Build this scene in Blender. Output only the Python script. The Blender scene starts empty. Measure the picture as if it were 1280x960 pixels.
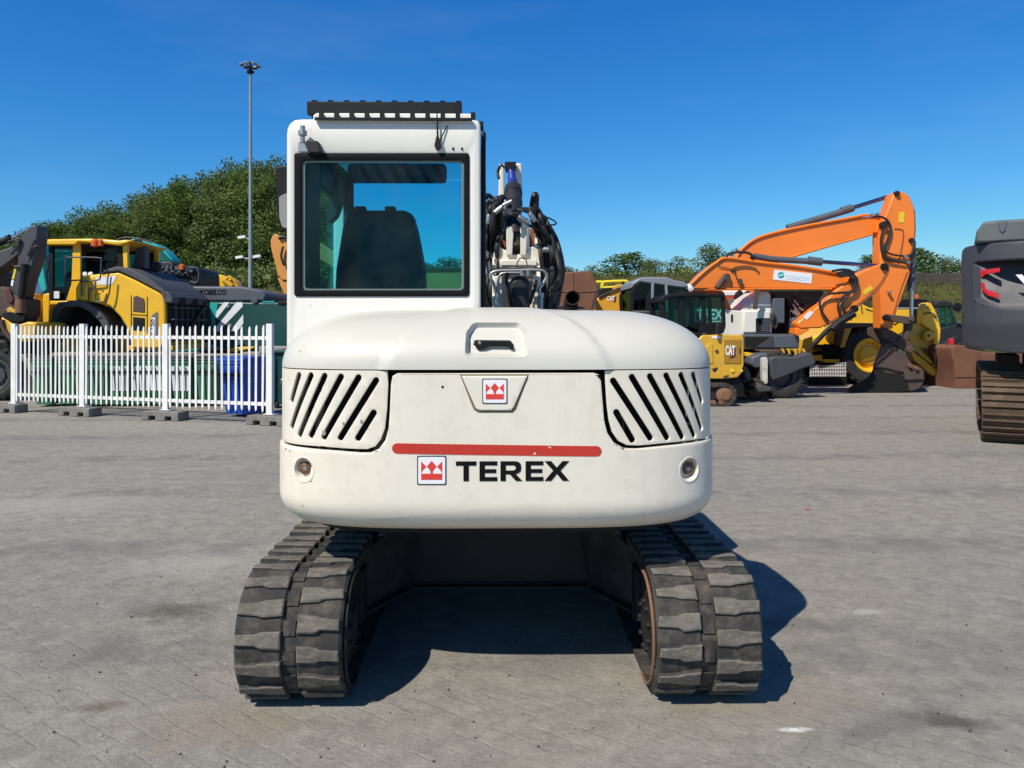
import bpy, bmesh, math, random
import numpy as np
from mathutils import Vector, Matrix
R = math.radians
scn = bpy.context.scene
COL = scn.collection

# ------------------------------------------------------------------ camera, sky, sun, exposure
CAM = Vector((0.0, 0.0, 1.6))
F_PX = 961.0                      # focal length in pixels of a 1280 px wide frame
HORIZON, YAW = 407.0, R(0.894)    # row of the horizon (level camera, shifted lens), turn to the right
cam_d = bpy.data.cameras.new('camera')
cam_d.sensor_width = 36.0
cam_d.lens = F_PX / 1280 * 36
cam_d.clip_end = 3000
cam = bpy.data.objects.new('camera', cam_d)
COL.objects.link(cam)
cam.location = CAM
cam.rotation_euler = (math.pi / 2, 0, -YAW)
cam_d.shift_y = -(480 - HORIZON) / 1280
scn.camera = cam

SUN = Vector((-0.57, -0.66, 1.0)).normalized()      # towards the sun
world = bpy.data.worlds.new('World')
scn.world = world
world.use_nodes = True
wn = world.node_tree.nodes
sky = wn.new('ShaderNodeTexSky')
sky.sky_type = 'NISHITA'
sky.sun_disc = False
sky.sun_elevation = math.asin(SUN.z)
sky.sun_rotation = math.atan2(SUN.x, SUN.y)
sky.altitude = 0
sky.air_density = 1.0
sky.dust_density = 0.2
sky.ozone_density = 3.0
bgn = wn['Background']
bgn.inputs['Strength'].default_value = 0.13
wl_ = world.node_tree.links
# deeper, polarised blue: each channel of the sky gets its own contrast
sp = wn.new('ShaderNodeSeparateColor'); cb_ = wn.new('ShaderNodeCombineColor')
wl_.new(sky.outputs[0], sp.inputs[0])
for i, (po, k) in enumerate(((1.9, 0.60), (1.18, 0.76), (0.78, 0.97))):
    a_ = wn.new('ShaderNodeMath'); a_.operation = 'MULTIPLY'; a_.inputs[1].default_value = 0.139; a_.use_clamp = True
    b_ = wn.new('ShaderNodeMath'); b_.operation = 'POWER'; b_.inputs[1].default_value = po
    c_ = wn.new('ShaderNodeMath'); c_.operation = 'MULTIPLY'; c_.inputs[1].default_value = k / 0.139
    wl_.new(sp.outputs[i], a_.inputs[0]); wl_.new(a_.outputs[0], b_.inputs[0]); wl_.new(b_.outputs[0], c_.inputs[0]); wl_.new(c_.outputs[0], cb_.inputs[i])
# the faintest wisps of cirrus
tcw = wn.new('ShaderNodeTexCoord'); mpw = wn.new('ShaderNodeMapping'); mpw.inputs['Scale'].default_value = (1.2, 1.2, 5.0); mpw.inputs['Rotation'].default_value = (0.25, 0.15, 0.4)
nw = wn.new('ShaderNodeTexNoise'); nw.inputs['Scale'].default_value = 2.6; nw.inputs['Detail'].default_value = 7; nw.inputs['Roughness'].default_value = 0.6
rw = wn.new('ShaderNodeMapRange'); rw.inputs[1].default_value = 0.50; rw.inputs[2].default_value = 0.80; rw.inputs[4].default_value = 0.05
mw = wn.new('ShaderNodeMixRGB'); mw.inputs[2].default_value = (5.2, 6.2, 6.8, 1)
wl_.new(tcw.outputs['Generated'], mpw.inputs[0]); wl_.new(mpw.outputs[0], nw.inputs['Vector']); wl_.new(nw.outputs[0], rw.inputs[0]); wl_.new(rw.outputs[0], mw.inputs[0]); wl_.new(cb_.outputs[0], mw.inputs[1])
# the dome deepens towards the zenith
sx = wn.new('ShaderNodeSeparateXYZ'); wl_.new(tcw.outputs['Generated'], sx.inputs[0])
zr_ = wn.new('ShaderNodeMapRange'); zr_.inputs[1].default_value = 0.40; zr_.inputs[2].default_value = 0.85; zr_.inputs[3].default_value = 1.0; zr_.inputs[4].default_value = 0.42
zm = wn.new('ShaderNodeMixRGB'); zm.blend_type = 'MULTIPLY'; zm.inputs[0].default_value = 1.0
wl_.new(sx.outputs[2], zr_.inputs[0]); wl_.new(mw.outputs[0], zm.inputs[1]); wl_.new(zr_.outputs[0], zm.inputs[2])
wl_.new(zm.outputs[0], bgn.inputs['Color'])
sun_d = bpy.data.lights.new('sun', 'SUN')
sun_d.energy = 4.9
sun_d.angle = R(0.5)
sun_d.color = (1.0, 0.93, 0.81)
sun = bpy.data.objects.new('sun', sun_d)
COL.objects.link(sun)
sun.rotation_euler = (-SUN).to_track_quat('-Z', 'Y').to_euler()
scn.view_settings.view_transform = 'Standard'
scn.view_settings.look = 'None'
scn.view_settings.gamma = 1
scn.view_settings.use_curve_mapping = False
scn.view_settings.exposure = 0.0
scn.render.engine = 'CYCLES'
scn.cycles.max_bounces = 8
scn.cycles.transparent_max_bounces = 16

# ------------------------------------------------------------------ measuring: photo pixel <-> place
_F = Vector((math.sin(YAW), math.cos(YAW), 0))
_R = Vector((math.cos(YAW), -math.sin(YAW), 0))
_U = _R.cross(_F)
def P(px, py, Y):
    d = _F + _R * ((px - 640) / F_PX) + _U * ((HORIZON - py) / F_PX)
    return CAM + d * (Y / d.y)
def G(px, py):                    # point on the ground
    d = _F + _R * ((px - 640) / F_PX) + _U * ((HORIZON - py) / F_PX)
    return CAM + d * (-CAM.z / d.z)
def PX(pts, Y):
    return [(P(a, b, Y).x, P(a, b, Y).z) for a, b in pts]

# ------------------------------------------------------------------ materials
def lin(c):
    return tuple(((v / 255) / 12.92 if v / 255 < 0.04045 else ((v / 255 + 0.055) / 1.055) ** 2.4) for v in c)
MATS = {}
def mat(name, col, rough=0.5, metal=0.0, dirt=0.25, dirtcol=(0.16, 0.13, 0.10), scale=6.0, bump=0.0, bscale=60.0, coat=0.0, var=0.08, spec=0.5):
    if name in MATS: return MATS[name]
    m = bpy.data.materials.new(name); m.use_nodes = True
    nt = m.node_tree; N = nt.nodes; L = nt.links
    b = N['Principled BSDF']
    tc = N.new('ShaderNodeTexCoord')
    n1 = N.new('ShaderNodeTexNoise'); n1.inputs['Scale'].default_value = scale; n1.inputs['Detail'].default_value = 8; n1.inputs['Roughness'].default_value = 0.65
    L.new(tc.outputs['Object'], n1.inputs['Vector'])
    n2 = N.new('ShaderNodeTexNoise'); n2.inputs['Scale'].default_value = scale * 0.31; n2.inputs['Detail'].default_value = 4
    L.new(tc.outputs['Object'], n2.inputs['Vector'])
    r1 = N.new('ShaderNodeMapRange'); r1.inputs[1].default_value = 0.48; r1.inputs[2].default_value = 0.78; r1.inputs[3].default_value = 0; r1.inputs[4].default_value = dirt
    L.new(n1.outputs[0], r1.inputs[0])
    r2 = N.new('ShaderNodeMapRange'); r2.inputs[1].default_value = 0.3; r2.inputs[2].default_value = 0.7; r2.inputs[3].default_value = 1 - var; r2.inputs[4].default_value = 1 + var
    L.new(n2.outputs[0], r2.inputs[0])
    hv = N.new('ShaderNodeHueSaturation'); hv.inputs['Color'].default_value = (*col, 1)
    L.new(r2.outputs[0], hv.inputs['Value'])
    mx = N.new('ShaderNodeMixRGB'); mx.inputs[2].default_value = (*dirtcol, 1)
    L.new(r1.outputs[0], mx.inputs[0]); L.new(hv.outputs[0], mx.inputs[1]); L.new(mx.outputs[0], b.inputs['Base Color'])
    r3 = N.new('ShaderNodeMapRange'); r3.inputs[3].default_value = max(0.02, rough - 0.1); r3.inputs[4].default_value = min(1, rough + 0.2)
    L.new(n1.outputs[0], r3.inputs[0]); L.new(r3.outputs[0], b.inputs['Roughness'])
    b.inputs['Metallic'].default_value = metal
    b.inputs['Specular IOR Level'].default_value = spec
    if coat: b.inputs['Coat Weight'].default_value = coat; b.inputs['Coat Roughness'].default_value = 0.12
    if bump:
        n3 = N.new('ShaderNodeTexNoise'); n3.inputs['Scale'].default_value = bscale; n3.inputs['Detail'].default_value = 6
        L.new(tc.outputs['Object'], n3.inputs['Vector'])
        bp = N.new('ShaderNodeBump'); bp.inputs['Strength'].default_value = bump; bp.inputs['Distance'].default_value = 0.01
        L.new(n3.outputs[0], bp.inputs['Height']); L.new(bp.outputs[0], b.inputs['Normal'])
    MATS[name] = m
    return m
def streaks(m, col, amount, sc=(7.0, 7.0, 0.55)):
    """thin run-off streaks and soot that belong to the painted surface"""
    nt = m.node_tree; N = nt.nodes; L = nt.links; b = N['Principled BSDF']
    src = b.inputs['Base Color'].links[0].from_socket
    tc = N.new('ShaderNodeTexCoord'); mp = N.new('ShaderNodeMapping'); mp.inputs['Scale'].default_value = sc
    n = N.new('ShaderNodeTexNoise'); n.inputs['Scale'].default_value = 4; n.inputs['Detail'].default_value = 7; n.inputs['Roughness'].default_value = 0.7
    L.new(tc.outputs['Object'], mp.inputs[0]); L.new(mp.outputs[0], n.inputs['Vector'])
    r = N.new('ShaderNodeMapRange'); r.inputs[1].default_value = 0.5; r.inputs[2].default_value = 0.78; r.inputs[4].default_value = amount
    L.new(n.outputs[0], r.inputs[0])
    mx = N.new('ShaderNodeMixRGB'); mx.inputs[2].default_value = (*col, 1)
    L.new(r.outputs[0], mx.inputs[0]); L.new(src, mx.inputs[1]); L.new(mx.outputs[0], b.inputs['Base Color'])
def specks(m, col, scale, thr, amount):
    """stone chips and rust specks"""
    nt = m.node_tree; N = nt.nodes; L = nt.links; b = N['Principled BSDF']
    src = b.inputs['Base Color'].links[0].from_socket
    tc = N.new('ShaderNodeTexCoord'); n = N.new('ShaderNodeTexNoise'); n.inputs['Scale'].default_value = scale; n.inputs['Detail'].default_value = 3; n.inputs['Roughness'].default_value = 0.6
    L.new(tc.outputs['Object'], n.inputs['Vector'])
    r = N.new('ShaderNodeMapRange'); r.inputs[1].default_value = thr; r.inputs[2].default_value = thr + 0.05; r.inputs[4].default_value = amount
    L.new(n.outputs[0], r.inputs[0])
    mx = N.new('ShaderNodeMixRGB'); mx.inputs[2].default_value = (*col, 1)
    L.new(r.outputs[0], mx.inputs[0]); L.new(src, mx.inputs[1]); L.new(mx.outputs[0], b.inputs['Base Color'])
def glass(name, tint, gloss=0.12, rough=0.02, dust=0.0):
    if name in MATS: return MATS[name]
    m = bpy.data.materials.new(name); m.use_nodes = True
    nt = m.node_tree; N = nt.nodes; L = nt.links
    N.remove(N['Principled BSDF'])
    t = N.new('ShaderNodeBsdfTransparent'); t.inputs[0].default_value = (*tint, 1)
    g = N.new('ShaderNodeBsdfGlossy'); g.inputs['Roughness'].default_value = rough; g.inputs[0].default_value = (0.9, 0.95, 1, 1)
    fr = N.new('ShaderNodeFresnel'); fr.inputs[0].default_value = 1.45
    mr = N.new('ShaderNodeMath'); mr.operation = 'MULTIPLY'; mr.inputs[1].default_value = gloss * 8
    L.new(fr.outputs[0], mr.inputs[0])
    mx = N.new('ShaderNodeMixShader')
    L.new(mr.outputs[0], mx.inputs[0]); L.new(t.outputs[0], mx.inputs[1]); L.new(g.outputs[0], mx.inputs[2])
    out = mx.outputs[0]
    if dust:
        tc = N.new('ShaderNodeTexCoord'); n = N.new('ShaderNodeTexNoise'); n.inputs['Scale'].default_value = 3.5; n.inputs['Detail'].default_value = 8; n.inputs['Roughness'].default_value = 0.7
        L.new(tc.outputs['Object'], n.inputs['Vector'])
        r = N.new('ShaderNodeMapRange'); r.inputs[1].default_value = 0.35; r.inputs[2].default_value = 0.75; r.inputs[4].default_value = dust; L.new(n.outputs[0], r.inputs[0])
        df = N.new('ShaderNodeBsdfDiffuse'); df.inputs[0].default_value = (0.42, 0.40, 0.36, 1)
        m2 = N.new('ShaderNodeMixShader'); L.new(r.outputs[0], m2.inputs[0]); L.new(out, m2.inputs[1]); L.new(df.outputs[0], m2.inputs[2]); out = m2.outputs[0]
    L.new(out, N['Material Output'].inputs[0])
    MATS[name] = m
    return m

M_cream = mat('cream_paint', (0.81, 0.752, 0.635), 0.40, dirt=0.10, dirtcol=(0.42, 0.34, 0.22), scale=5, coat=0.25, var=0.03, bump=0.02, bscale=25)
M_hood = mat('hood_darkened_paint', (0.62, 0.60, 0.53), 0.44, dirt=0.08, dirtcol=(0.42, 0.36, 0.27), scale=4, coat=0.15, var=0.03)  # body paint darkened so the sunlit hood does not clip
M_white = mat('white_paint', (0.79, 0.765, 0.69), 0.38, dirt=0.08, dirtcol=(0.45, 0.38, 0.28), scale=4, coat=0.3, var=0.03)
streaks(M_cream, (0.40, 0.34, 0.22), 0.16, (5.0, 5.0, 0.5)); streaks(M_cream, (0.42, 0.34, 0.2), 0.22, (2.2, 2.2, 2.6)); streaks(M_white, (0.45, 0.40, 0.30), 0.12); streaks(M_hood, (0.42, 0.38, 0.29), 0.16, (2.0, 2.0, 2.0))
for m_ in (M_cream, M_white, M_hood): specks(m_, (0.20, 0.13, 0.07), 26, 0.71, 0.5); specks(m_, (0.10, 0.085, 0.07), 60, 0.74, 0.45)
M_black = mat('black_paint', (0.006, 0.006, 0.0065), 0.5, dirt=0.10, dirtcol=(0.10, 0.09, 0.08), scale=9, spec=0.3)
M_void = mat('void_black', (0.006, 0.006, 0.006), 0.9, dirt=0.1, dirtcol=(0.03, 0.03, 0.03))  # near-black for dark parts and hollows, and for shade painted as black
M_frame = mat('dark_frame_paint', (0.009, 0.009, 0.010), 0.6, dirt=0.3, dirtcol=(0.05, 0.045, 0.04), scale=10)
M_rubber = mat('track_rubber', (0.03, 0.029, 0.028), 0.8, dirt=0.8, dirtcol=(0.13, 0.108, 0.085), scale=9, bump=0.25, bscale=40, var=0.25)
M_lug = mat('dusty_lug_rubber', (0.115, 0.105, 0.09), 0.9, dirt=0.8, dirtcol=(0.23, 0.195, 0.15), scale=16, bump=0.5, bscale=40, var=0.35)
streaks(M_lug, (0.33, 0.29, 0.235), 0.65, (5, 16, 16)); streaks(M_lug, (0.045, 0.042, 0.038), 0.8, (3.5, 9, 9)); streaks(M_rubber, (0.20, 0.165, 0.125), 0.6, (3, 3, 3))
M_red = mat('red_decal', (0.52, 0.035, 0.02), 0.4, dirt=0.05)
M_emblem_red = mat('emblem_red', (0.72, 0.05, 0.035), 0.4, dirt=0.05)
M_emblem_white = mat('emblem_white', (0.85, 0.85, 0.87), 0.35, dirt=0.05, var=0.01)
M_ink = mat('black_decal', (0.005, 0.005, 0.006), 0.55, dirt=0.03, spec=0.15)
M_navy = mat('emblem_border', (0.03, 0.035, 0.06), 0.4, dirt=0.02)
M_hose = mat('hose_rubber', (0.014, 0.014, 0.015), 0.5, dirt=0.25, dirtcol=(0.07, 0.065, 0.06), scale=20)
M_steel = mat('zinc_steel', (0.42, 0.42, 0.43), 0.38, metal=0.85, dirt=0.35, dirtcol=(0.15, 0.13, 0.11), scale=14)
M_chrome = mat('chrome_rod', (0.55, 0.57, 0.62), 0.15, metal=1.0, dirt=0.1)
M_bluerod = mat('blue_wrapped_rod', (0.02, 0.045, 0.30), 0.35, dirt=0.1)
M_rust = mat('rusty_plate', (0.17, 0.072, 0.040), 0.85, dirt=0.5, dirtcol=(0.26, 0.12, 0.06), scale=3, bump=0.2, var=0.2)
M_rustdark = mat('worn_brown_steel', (0.085, 0.055, 0.045), 0.75, dirt=0.5, dirtcol=(0.15, 0.09, 0.06), scale=5, bump=0.2, var=0.2)
M_hub = mat('rusty_hub', (0.20, 0.10, 0.055), 0.8, dirt=0.6, dirtcol=(0.30, 0.17, 0.10), scale=12, bump=0.3)
M_yel = mat('yellow_paint', (0.90, 0.50, 0.014), 0.38, dirt=0.22, dirtcol=(0.30, 0.19, 0.07), scale=3, coat=0.2, var=0.06)
M_catyel = mat('warm_yellow_paint', (0.68, 0.385, 0.03), 0.42, dirt=0.35, dirtcol=(0.28, 0.18, 0.07), scale=4, coat=0.15, var=0.08)
M_brightyel = mat('bright_yellow_rail', (0.80, 0.66, 0.03), 0.4, dirt=0.15)
M_orange = mat('orange_paint', (0.92, 0.225, 0.018), 0.36, dirt=0.2, dirtcol=(0.40, 0.13, 0.04), scale=2.5, coat=0.3, var=0.07)
M_paleorange = mat('faded_orange_paint', (0.72, 0.30, 0.06), 0.45, dirt=0.2, dirtcol=(0.35, 0.18, 0.06), scale=3)
M_teal = mat('teal_paint', (0.02, 0.42, 0.40), 0.36, dirt=0.15, dirtcol=(0.05, 0.22, 0.2), scale=3, coat=0.2)
M_dkteal = mat('dark_green_paint', (0.008, 0.060, 0.055), 0.38, dirt=0.15, dirtcol=(0.04, 0.07, 0.06), scale=3, coat=0.2)
M_grey = mat('dark_grey_paint', (0.055, 0.055, 0.065), 0.5, dirt=0.22, dirtcol=(0.12, 0.11, 0.11), scale=3, var=0.08)
M_cyl = mat('cylinder_paint', (0.022, 0.022, 0.025), 0.45, dirt=0.4, dirtcol=(0.07, 0.065, 0.06), scale=8)
M_hoodgrey = mat('grey_hood_plastic', (0.075, 0.075, 0.08), 0.6, dirt=0.4, dirtcol=(0.13, 0.12, 0.11), scale=3, var=0.1)
M_lightgrey = mat('silver_grey_paint', (0.22, 0.24, 0.27), 0.4, dirt=0.2, scale=4)
M_bluegrey = mat('blue_grey_paint', (0.085, 0.10, 0.125), 0.5, dirt=0.3, dirtcol=(0.14, 0.13, 0.12), scale=4)
M_tyre = mat('tyre_rubber', (0.022, 0.022, 0.023), 0.85, dirt=0.55, dirtcol=(0.09, 0.08, 0.07), scale=6, bump=0.2)
M_fence = mat('white_fence_paint', (0.78, 0.77, 0.74), 0.5, dirt=0.35, dirtcol=(0.40, 0.38, 0.34), scale=4)
M_conc = mat('concrete', (0.30, 0.275, 0.245), 0.95, dirt=0.5, dirtcol=(0.10, 0.09, 0.08), scale=3, bump=0.4, bscale=30, var=0.15)
M_concblock = mat('old_concrete_foot', (0.20, 0.19, 0.17), 0.95, dirt=0.6, dirtcol=(0.07, 0.065, 0.055), scale=9, bump=0.5, bscale=50, var=0.2)
M_bingreen = mat('green_bin_plastic', (0.05, 0.21, 0.115), 0.5, dirt=0.2, scale=5)
M_binlid = mat('dark_bin_lid', (0.018, 0.03, 0.024), 0.55, dirt=0.2)
M_binblue = mat('blue_bin_plastic', (0.012, 0.075, 0.42), 0.45, dirt=0.15, dirtcol=(0.05, 0.08, 0.2), scale=5)
M_paper = mat('pale_panel', (0.80, 0.82, 0.85), 0.6, dirt=0.2, var=0.05)
M_lamp_galv = mat('galvanised_steel', (0.30, 0.32, 0.34), 0.55, metal=0.2, dirt=0.2)
M_barrier = mat('noise_barrier_boards', (0.085, 0.068, 0.052), 0.9, dirt=0.5, dirtcol=(0.05, 0.04, 0.03), scale=0.8, var=0.2)
M_lens = mat('amber_lens', (0.16, 0.075, 0.03), 0.25, dirt=0.2)
M_beacon = mat('orange_beacon', (0.65, 0.12, 0.02), 0.25, dirt=0.05)
M_redlens = mat('red_tail_lens', (0.62, 0.012, 0.018), 0.22, dirt=0.03, coat=0.5)
M_sticker = mat('yellow_sticker', (0.78, 0.60, 0.03), 0.5, dirt=0.05)
M_cyan = mat('sticker_cyan', (0.02, 0.36, 0.40), 0.5, dirt=0.0)
M_paleblue = mat('sticker_pale_blue', (0.45, 0.55, 0.72), 0.5, dirt=0.0)
M_seat = mat('seat_shell_plastic', (0.012, 0.014, 0.013), 0.42, dirt=0.25, dirtcol=(0.03, 0.026, 0.02), scale=5)
M_trim = mat('cab_trim', (0.016, 0.017, 0.019), 0.6, dirt=0.2, dirtcol=(0.04, 0.04, 0.045))
M_seal = mat('window_seal', (0.16, 0.21, 0.19), 0.35, dirt=0.1)
G_rear = glass('teal_cab_glass', (0.37, 0.84, 0.90), 0.02, dust=0.04)
G_front = glass('front_cab_glass', (0.62, 0.94, 0.93), 0.015)
G_side = glass('clear_side_glass', (0.80, 0.93, 0.92), 0.02)
G_hatch = glass('smoked_hatch_glass', (0.16, 0.20, 0.20), 0.02)
G_dark = glass('dark_cab_glass', (0.22, 0.36, 0.38), 0.06)
G_mid = glass('tinted_machine_glass', (0.42, 0.76, 0.70), 0.05)

# ------------------------------------------------------------------ things, parts, meshes
def thing(name, label, cat, loc=(0, 0, 0), group=None):
    o = bpy.data.objects.new(name, None); COL.objects.link(o)
    o.empty_display_size = 0.2
    o.location = loc
    o['label'] = label; o['category'] = cat
    if group: o['group'] = group
    return o
def tag(o, label, cat, group=None, kind=None):
    if label: o['label'] = label
    if cat: o['category'] = cat
    if group: o['group'] = group
    if kind: o['kind'] = kind
    return o
def copy_tree(o, parent=None):
    c = o.copy(); COL.objects.link(c)
    if parent: c.parent = parent
    for ch in list(o.children): copy_tree(ch, c)
    return c
SPLIT = {'side_rail': 0, 'leg_bolts': 'leg_bolt', 'bolt_hole': 'paint_chip', 'chipped_edge': 'paint_chip', 'hydraulic_hoses': 'hydraulic_hose', 'hose_fittings': 'hose_fitting', 'cream_bracket': 0, 'cab_frame': 0, 'cab_window': 0, 'side_glass': 0, 'cylinder_bracket': 0,
         'pivot_plate': 0, 'silver_pillar': 0, 'pillar': 0, 'white_stripes': 'white_stripe', 'round_lamps': 'round_lamp', 'tail_lamps': 'tail_lamp', 'track_rollers': 'track_roller',
         'headrest_clips': 'headrest_clip', 'control_console': 0, 'control_lever': 0, 'cab_posts': 'cab_post', 'screw_caps': 'screw_cap', 'access_steps': 'access_step', 'pivot_pin': 0,
         'track_wheels': 'track_wheel', 'steel_pipe': 0, 'work_lamp': 0, 'beacon': 0, 'railing': 0, 'bolt_heads': 'bolt_head', 'drawbar': 0, 'steering_cylinder': 0, 'beam_bolts': 'beam_bolt',
         'tooth_bolts': 'tooth_bolt', 'guard_slat': 0, 'leg_plate': 0, 'tipping_link': 0, 'cylinder_mount': 0, 'body_marks': 'body_mark', 'grease_fittings': 'grease_fitting',
         'bucket_cylinder': 0, 'arm_cylinder': 0, 'handrail': 0, 'inner_trim': 0, 'quick_coupler': 0}
def islands(bm):
    seen = set(); out = []
    for v in bm.verts:
        if v in seen: continue
        st = [v]; seen.add(v); grp = []
        while st:
            a = st.pop(); grp.append(a)
            for e in a.link_edges:
                b = e.other_vert(a)
                if b not in seen: seen.add(b); st.append(b)
        out.append(grp)
    return out
def finish(name, bm, m, parent=None, bevel=0.0, seg=2, sharp=38, recalc=True):
    if name in SPLIT:
        isl = islands(bm); nm = SPLIT[name] or name
        if len(isl) > 1:
            first = None
            for grp in isl:
                b2 = bm_new(); mp_ = {v: b2.verts.new(v.co) for v in grp}
                for f in {f for v in grp for f in v.link_faces}: b2.faces.new([mp_[v] for v in f.verts]).material_index = f.material_index
                o = finish_one(nm, b2, m, parent, bevel, seg, sharp, recalc)
                first = first or o
            bm.free(); return first
        name = nm
    return finish_one(name, bm, m, parent, bevel, seg, sharp, recalc)
def finish_one(name, bm, m, parent=None, bevel=0.0, seg=2, sharp=38, recalc=True):
    if recalc: bmesh.ops.recalc_face_normals(bm, faces=bm.faces[:])
    me = bpy.data.meshes.new(name)
    bm.to_mesh(me); bm.free()
    ms = m if isinstance(m, (list, tuple)) else [m]
    for x in ms: me.materials.append(x)
    for p in me.polygons: p.use_smooth = True
    me.set_sharp_from_angle(angle=R(sharp))
    o = bpy.data.objects.new(name, me); COL.objects.link(o)
    if parent:
        o.parent = parent
        top = parent
        off = Vector((0, 0, 0))
        if parent.type == 'EMPTY': off = parent.location.copy()
        o.matrix_parent_inverse = Matrix.Translation(-off)
    if bevel:
        md = o.modifiers.new('bevel', 'BEVEL'); md.width = bevel; md.segments = seg
        md.limit_method = 'ANGLE'; md.angle_limit = R(32)
    return o

def arc_round(pts, r, seg=4):
    """fillet every corner of a closed polygon"""
    out = []; n = len(pts)
    for i in range(n):
        a, b, c = Vector(pts[i - 1]), Vector(pts[i]), Vector(pts[(i + 1) % n])
        u, v = (a - b), (c - b)
        lu, lv = u.length, v.length
        if lu < 1e-6 or lv < 1e-6: continue
        u /= lu; v /= lv
        ang = u.angle(v, math.pi)
        if ang > R(172): out.append(tuple(b)); continue
        d = min(r / max(math.tan(ang / 2), 0.05), lu * 0.45, lv * 0.45)
        p, q = b + u * d, b + v * d
        for k in range(seg + 1):
            t = k / seg
            out.append(tuple(p * (1 - t) ** 2 + b * 2 * t * (1 - t) + q * t * t))
    return out
def circ(cx, cy, r, n=20, ry=None):
    ry = ry or r
    return [(cx + r * math.cos(2 * math.pi * i / n), cy + ry * math.sin(2 * math.pi * i / n)) for i in range(n)]
def capsule(a, b, r, n=8):
    a, b = Vector(a), Vector(b)
    t = math.atan2((b - a).y, (b - a).x)
    out = [(b.x + r * math.cos(t - math.pi / 2 + math.pi * i / n), b.y + r * math.sin(t - math.pi / 2 + math.pi * i / n)) for i in range(n + 1)]
    out += [(a.x + r * math.cos(t + math.pi / 2 + math.pi * i / n), a.y + r * math.sin(t + math.pi / 2 + math.pi * i / n)) for i in range(n + 1)]
    return out

def add_prism(bm, pts, y0, y1, mi=0):
    """polygon in (x, z) extruded from y0 to y1"""
    f = [bm.verts.new((x, y0, z)) for x, z in pts]
    b = [bm.verts.new((x, y1, z)) for x, z in pts]
    n = len(pts)
    fs = [bm.faces.new(f), bm.faces.new(b[::-1])]
    for i in range(n):
        fs.append(bm.faces.new((f[i], f[(i + 1) % n], b[(i + 1) % n], b[i])))
    for q in fs: q.material_index = mi
    return fs
def add_poly_x(bm, pts, x0, x1, mi=0):
    """polygon in (y, z) extruded from x0 to x1"""
    f = [bm.verts.new((x0, y, z)) for y, z in pts]
    b = [bm.verts.new((x1, y, z)) for y, z in pts]
    n = len(pts)
    fs = [bm.faces.new(f), bm.faces.new(b[::-1])]
    for i in range(n): fs.append(bm.faces.new((f[i], f[(i + 1) % n], b[(i + 1) % n], b[i])))
    for q in fs: q.material_index = mi
def add_poly_z(bm, pts, z0, z1, mi=0):
    f = [bm.verts.new((x, y, z0)) for x, y in pts]
    b = [bm.verts.new((x, y, z1)) for x, y in pts]
    n = len(pts)
    fs = [bm.faces.new(f), bm.faces.new(b[::-1])]
    for i in range(n): fs.append(bm.faces.new((f[i], f[(i + 1) % n], b[(i + 1) % n], b[i])))
    for q in fs: q.material_index = mi
def add_box(bm, a, b, mi=0):
    x0, y0, z0 = a; x1, y1, z1 = b
    add_prism(bm, [(x0, z0), (x1, z0), (x1, z1), (x0, z1)], y0, y1, mi)
def add_obox(bm, p, q, w, h, up=(0, 0, 1), mi=0):
    """box beam from p to q, w across, h along up"""
    p, q = Vector(p), Vector(q)
    d = (q - p).normalized(); s = d.cross(Vector(up)).normalized(); u = s.cross(d)
    ring = [s * w / 2 + u * h / 2, -s * w / 2 + u * h / 2, -s * w / 2 - u * h / 2, s * w / 2 - u * h / 2]
    A = [bm.verts.new(p + r) for r in ring]; B = [bm.verts.new(q + r) for r in ring]
    fs = [bm.faces.new(A), bm.faces.new(B[::-1])]
    for i in range(4): fs.append(bm.faces.new((A[i], A[(i + 1) % 4], B[(i + 1) % 4], B[i])))
    for f in fs: f.material_index = mi
def smooth_path(pts, per=6):
    pts = [Vector(p) for p in pts]
    if len(pts) < 3: return pts
    out = []
    for i in range(len(pts) - 1):
        p0 = pts[max(i - 1, 0)]; p1 = pts[i]; p2 = pts[i + 1]; p3 = pts[min(i + 2, len(pts) - 1)]
        for k in range(per):
            t = k / per
            out.append(0.5 * ((2 * p1) + (p2 - p0) * t + (2 * p0 - 5 * p1 + 4 * p2 - p3) * t * t + (3 * p1 - p0 - 3 * p2 + p3) * t ** 3))
    out.append(pts[-1])
    return out
def add_tube(bm, pts, r, n=8, smooth=True, cap=True, mi=0):
    path = smooth_path(pts) if smooth else [Vector(p) for p in pts]
    rs = r if isinstance(r, (list, tuple)) else None
    rings = []; prev = None
    m = len(path)
    for i, p in enumerate(path):
        t = (path[min(i + 1, m - 1)] - path[max(i - 1, 0)])
        if t.length < 1e-9: t = Vector((0, 0, 1))
        t.normalize()
        if prev is None:
            a = Vector((0, 0, 1)) if abs(t.z) < 0.9 else Vector((1, 0, 0))
            s = t.cross(a).normalized()
        else:
            s = (prev - t * prev.dot(t))
            s = s.normalized() if s.length > 1e-6 else t.orthogonal().normalized()
        prev = s; u = t.cross(s)
        rr = r if rs is None else (rs[0] + (rs[-1] - rs[0]) * i / max(m - 1, 1))
        rings.append([bm.verts.new(p + (s * math.cos(2 * math.pi * k / n) + u * math.sin(2 * math.pi * k / n)) * rr) for k in range(n)])
    for i in range(m - 1):
        for k in range(n):
            bm.faces.new((rings[i][k], rings[i][(k + 1) % n], rings[i + 1][(k + 1) % n], rings[i + 1][k])).material_index = mi
    if cap:
        bm.faces.new(rings[0][::-1]).material_index = mi; bm.faces.new(rings[-1]).material_index = mi
def add_cyl(bm, p, q, r, n=20, mi=0):
    add_tube(bm, [p, q], r, n, smooth=False, mi=mi)
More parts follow.
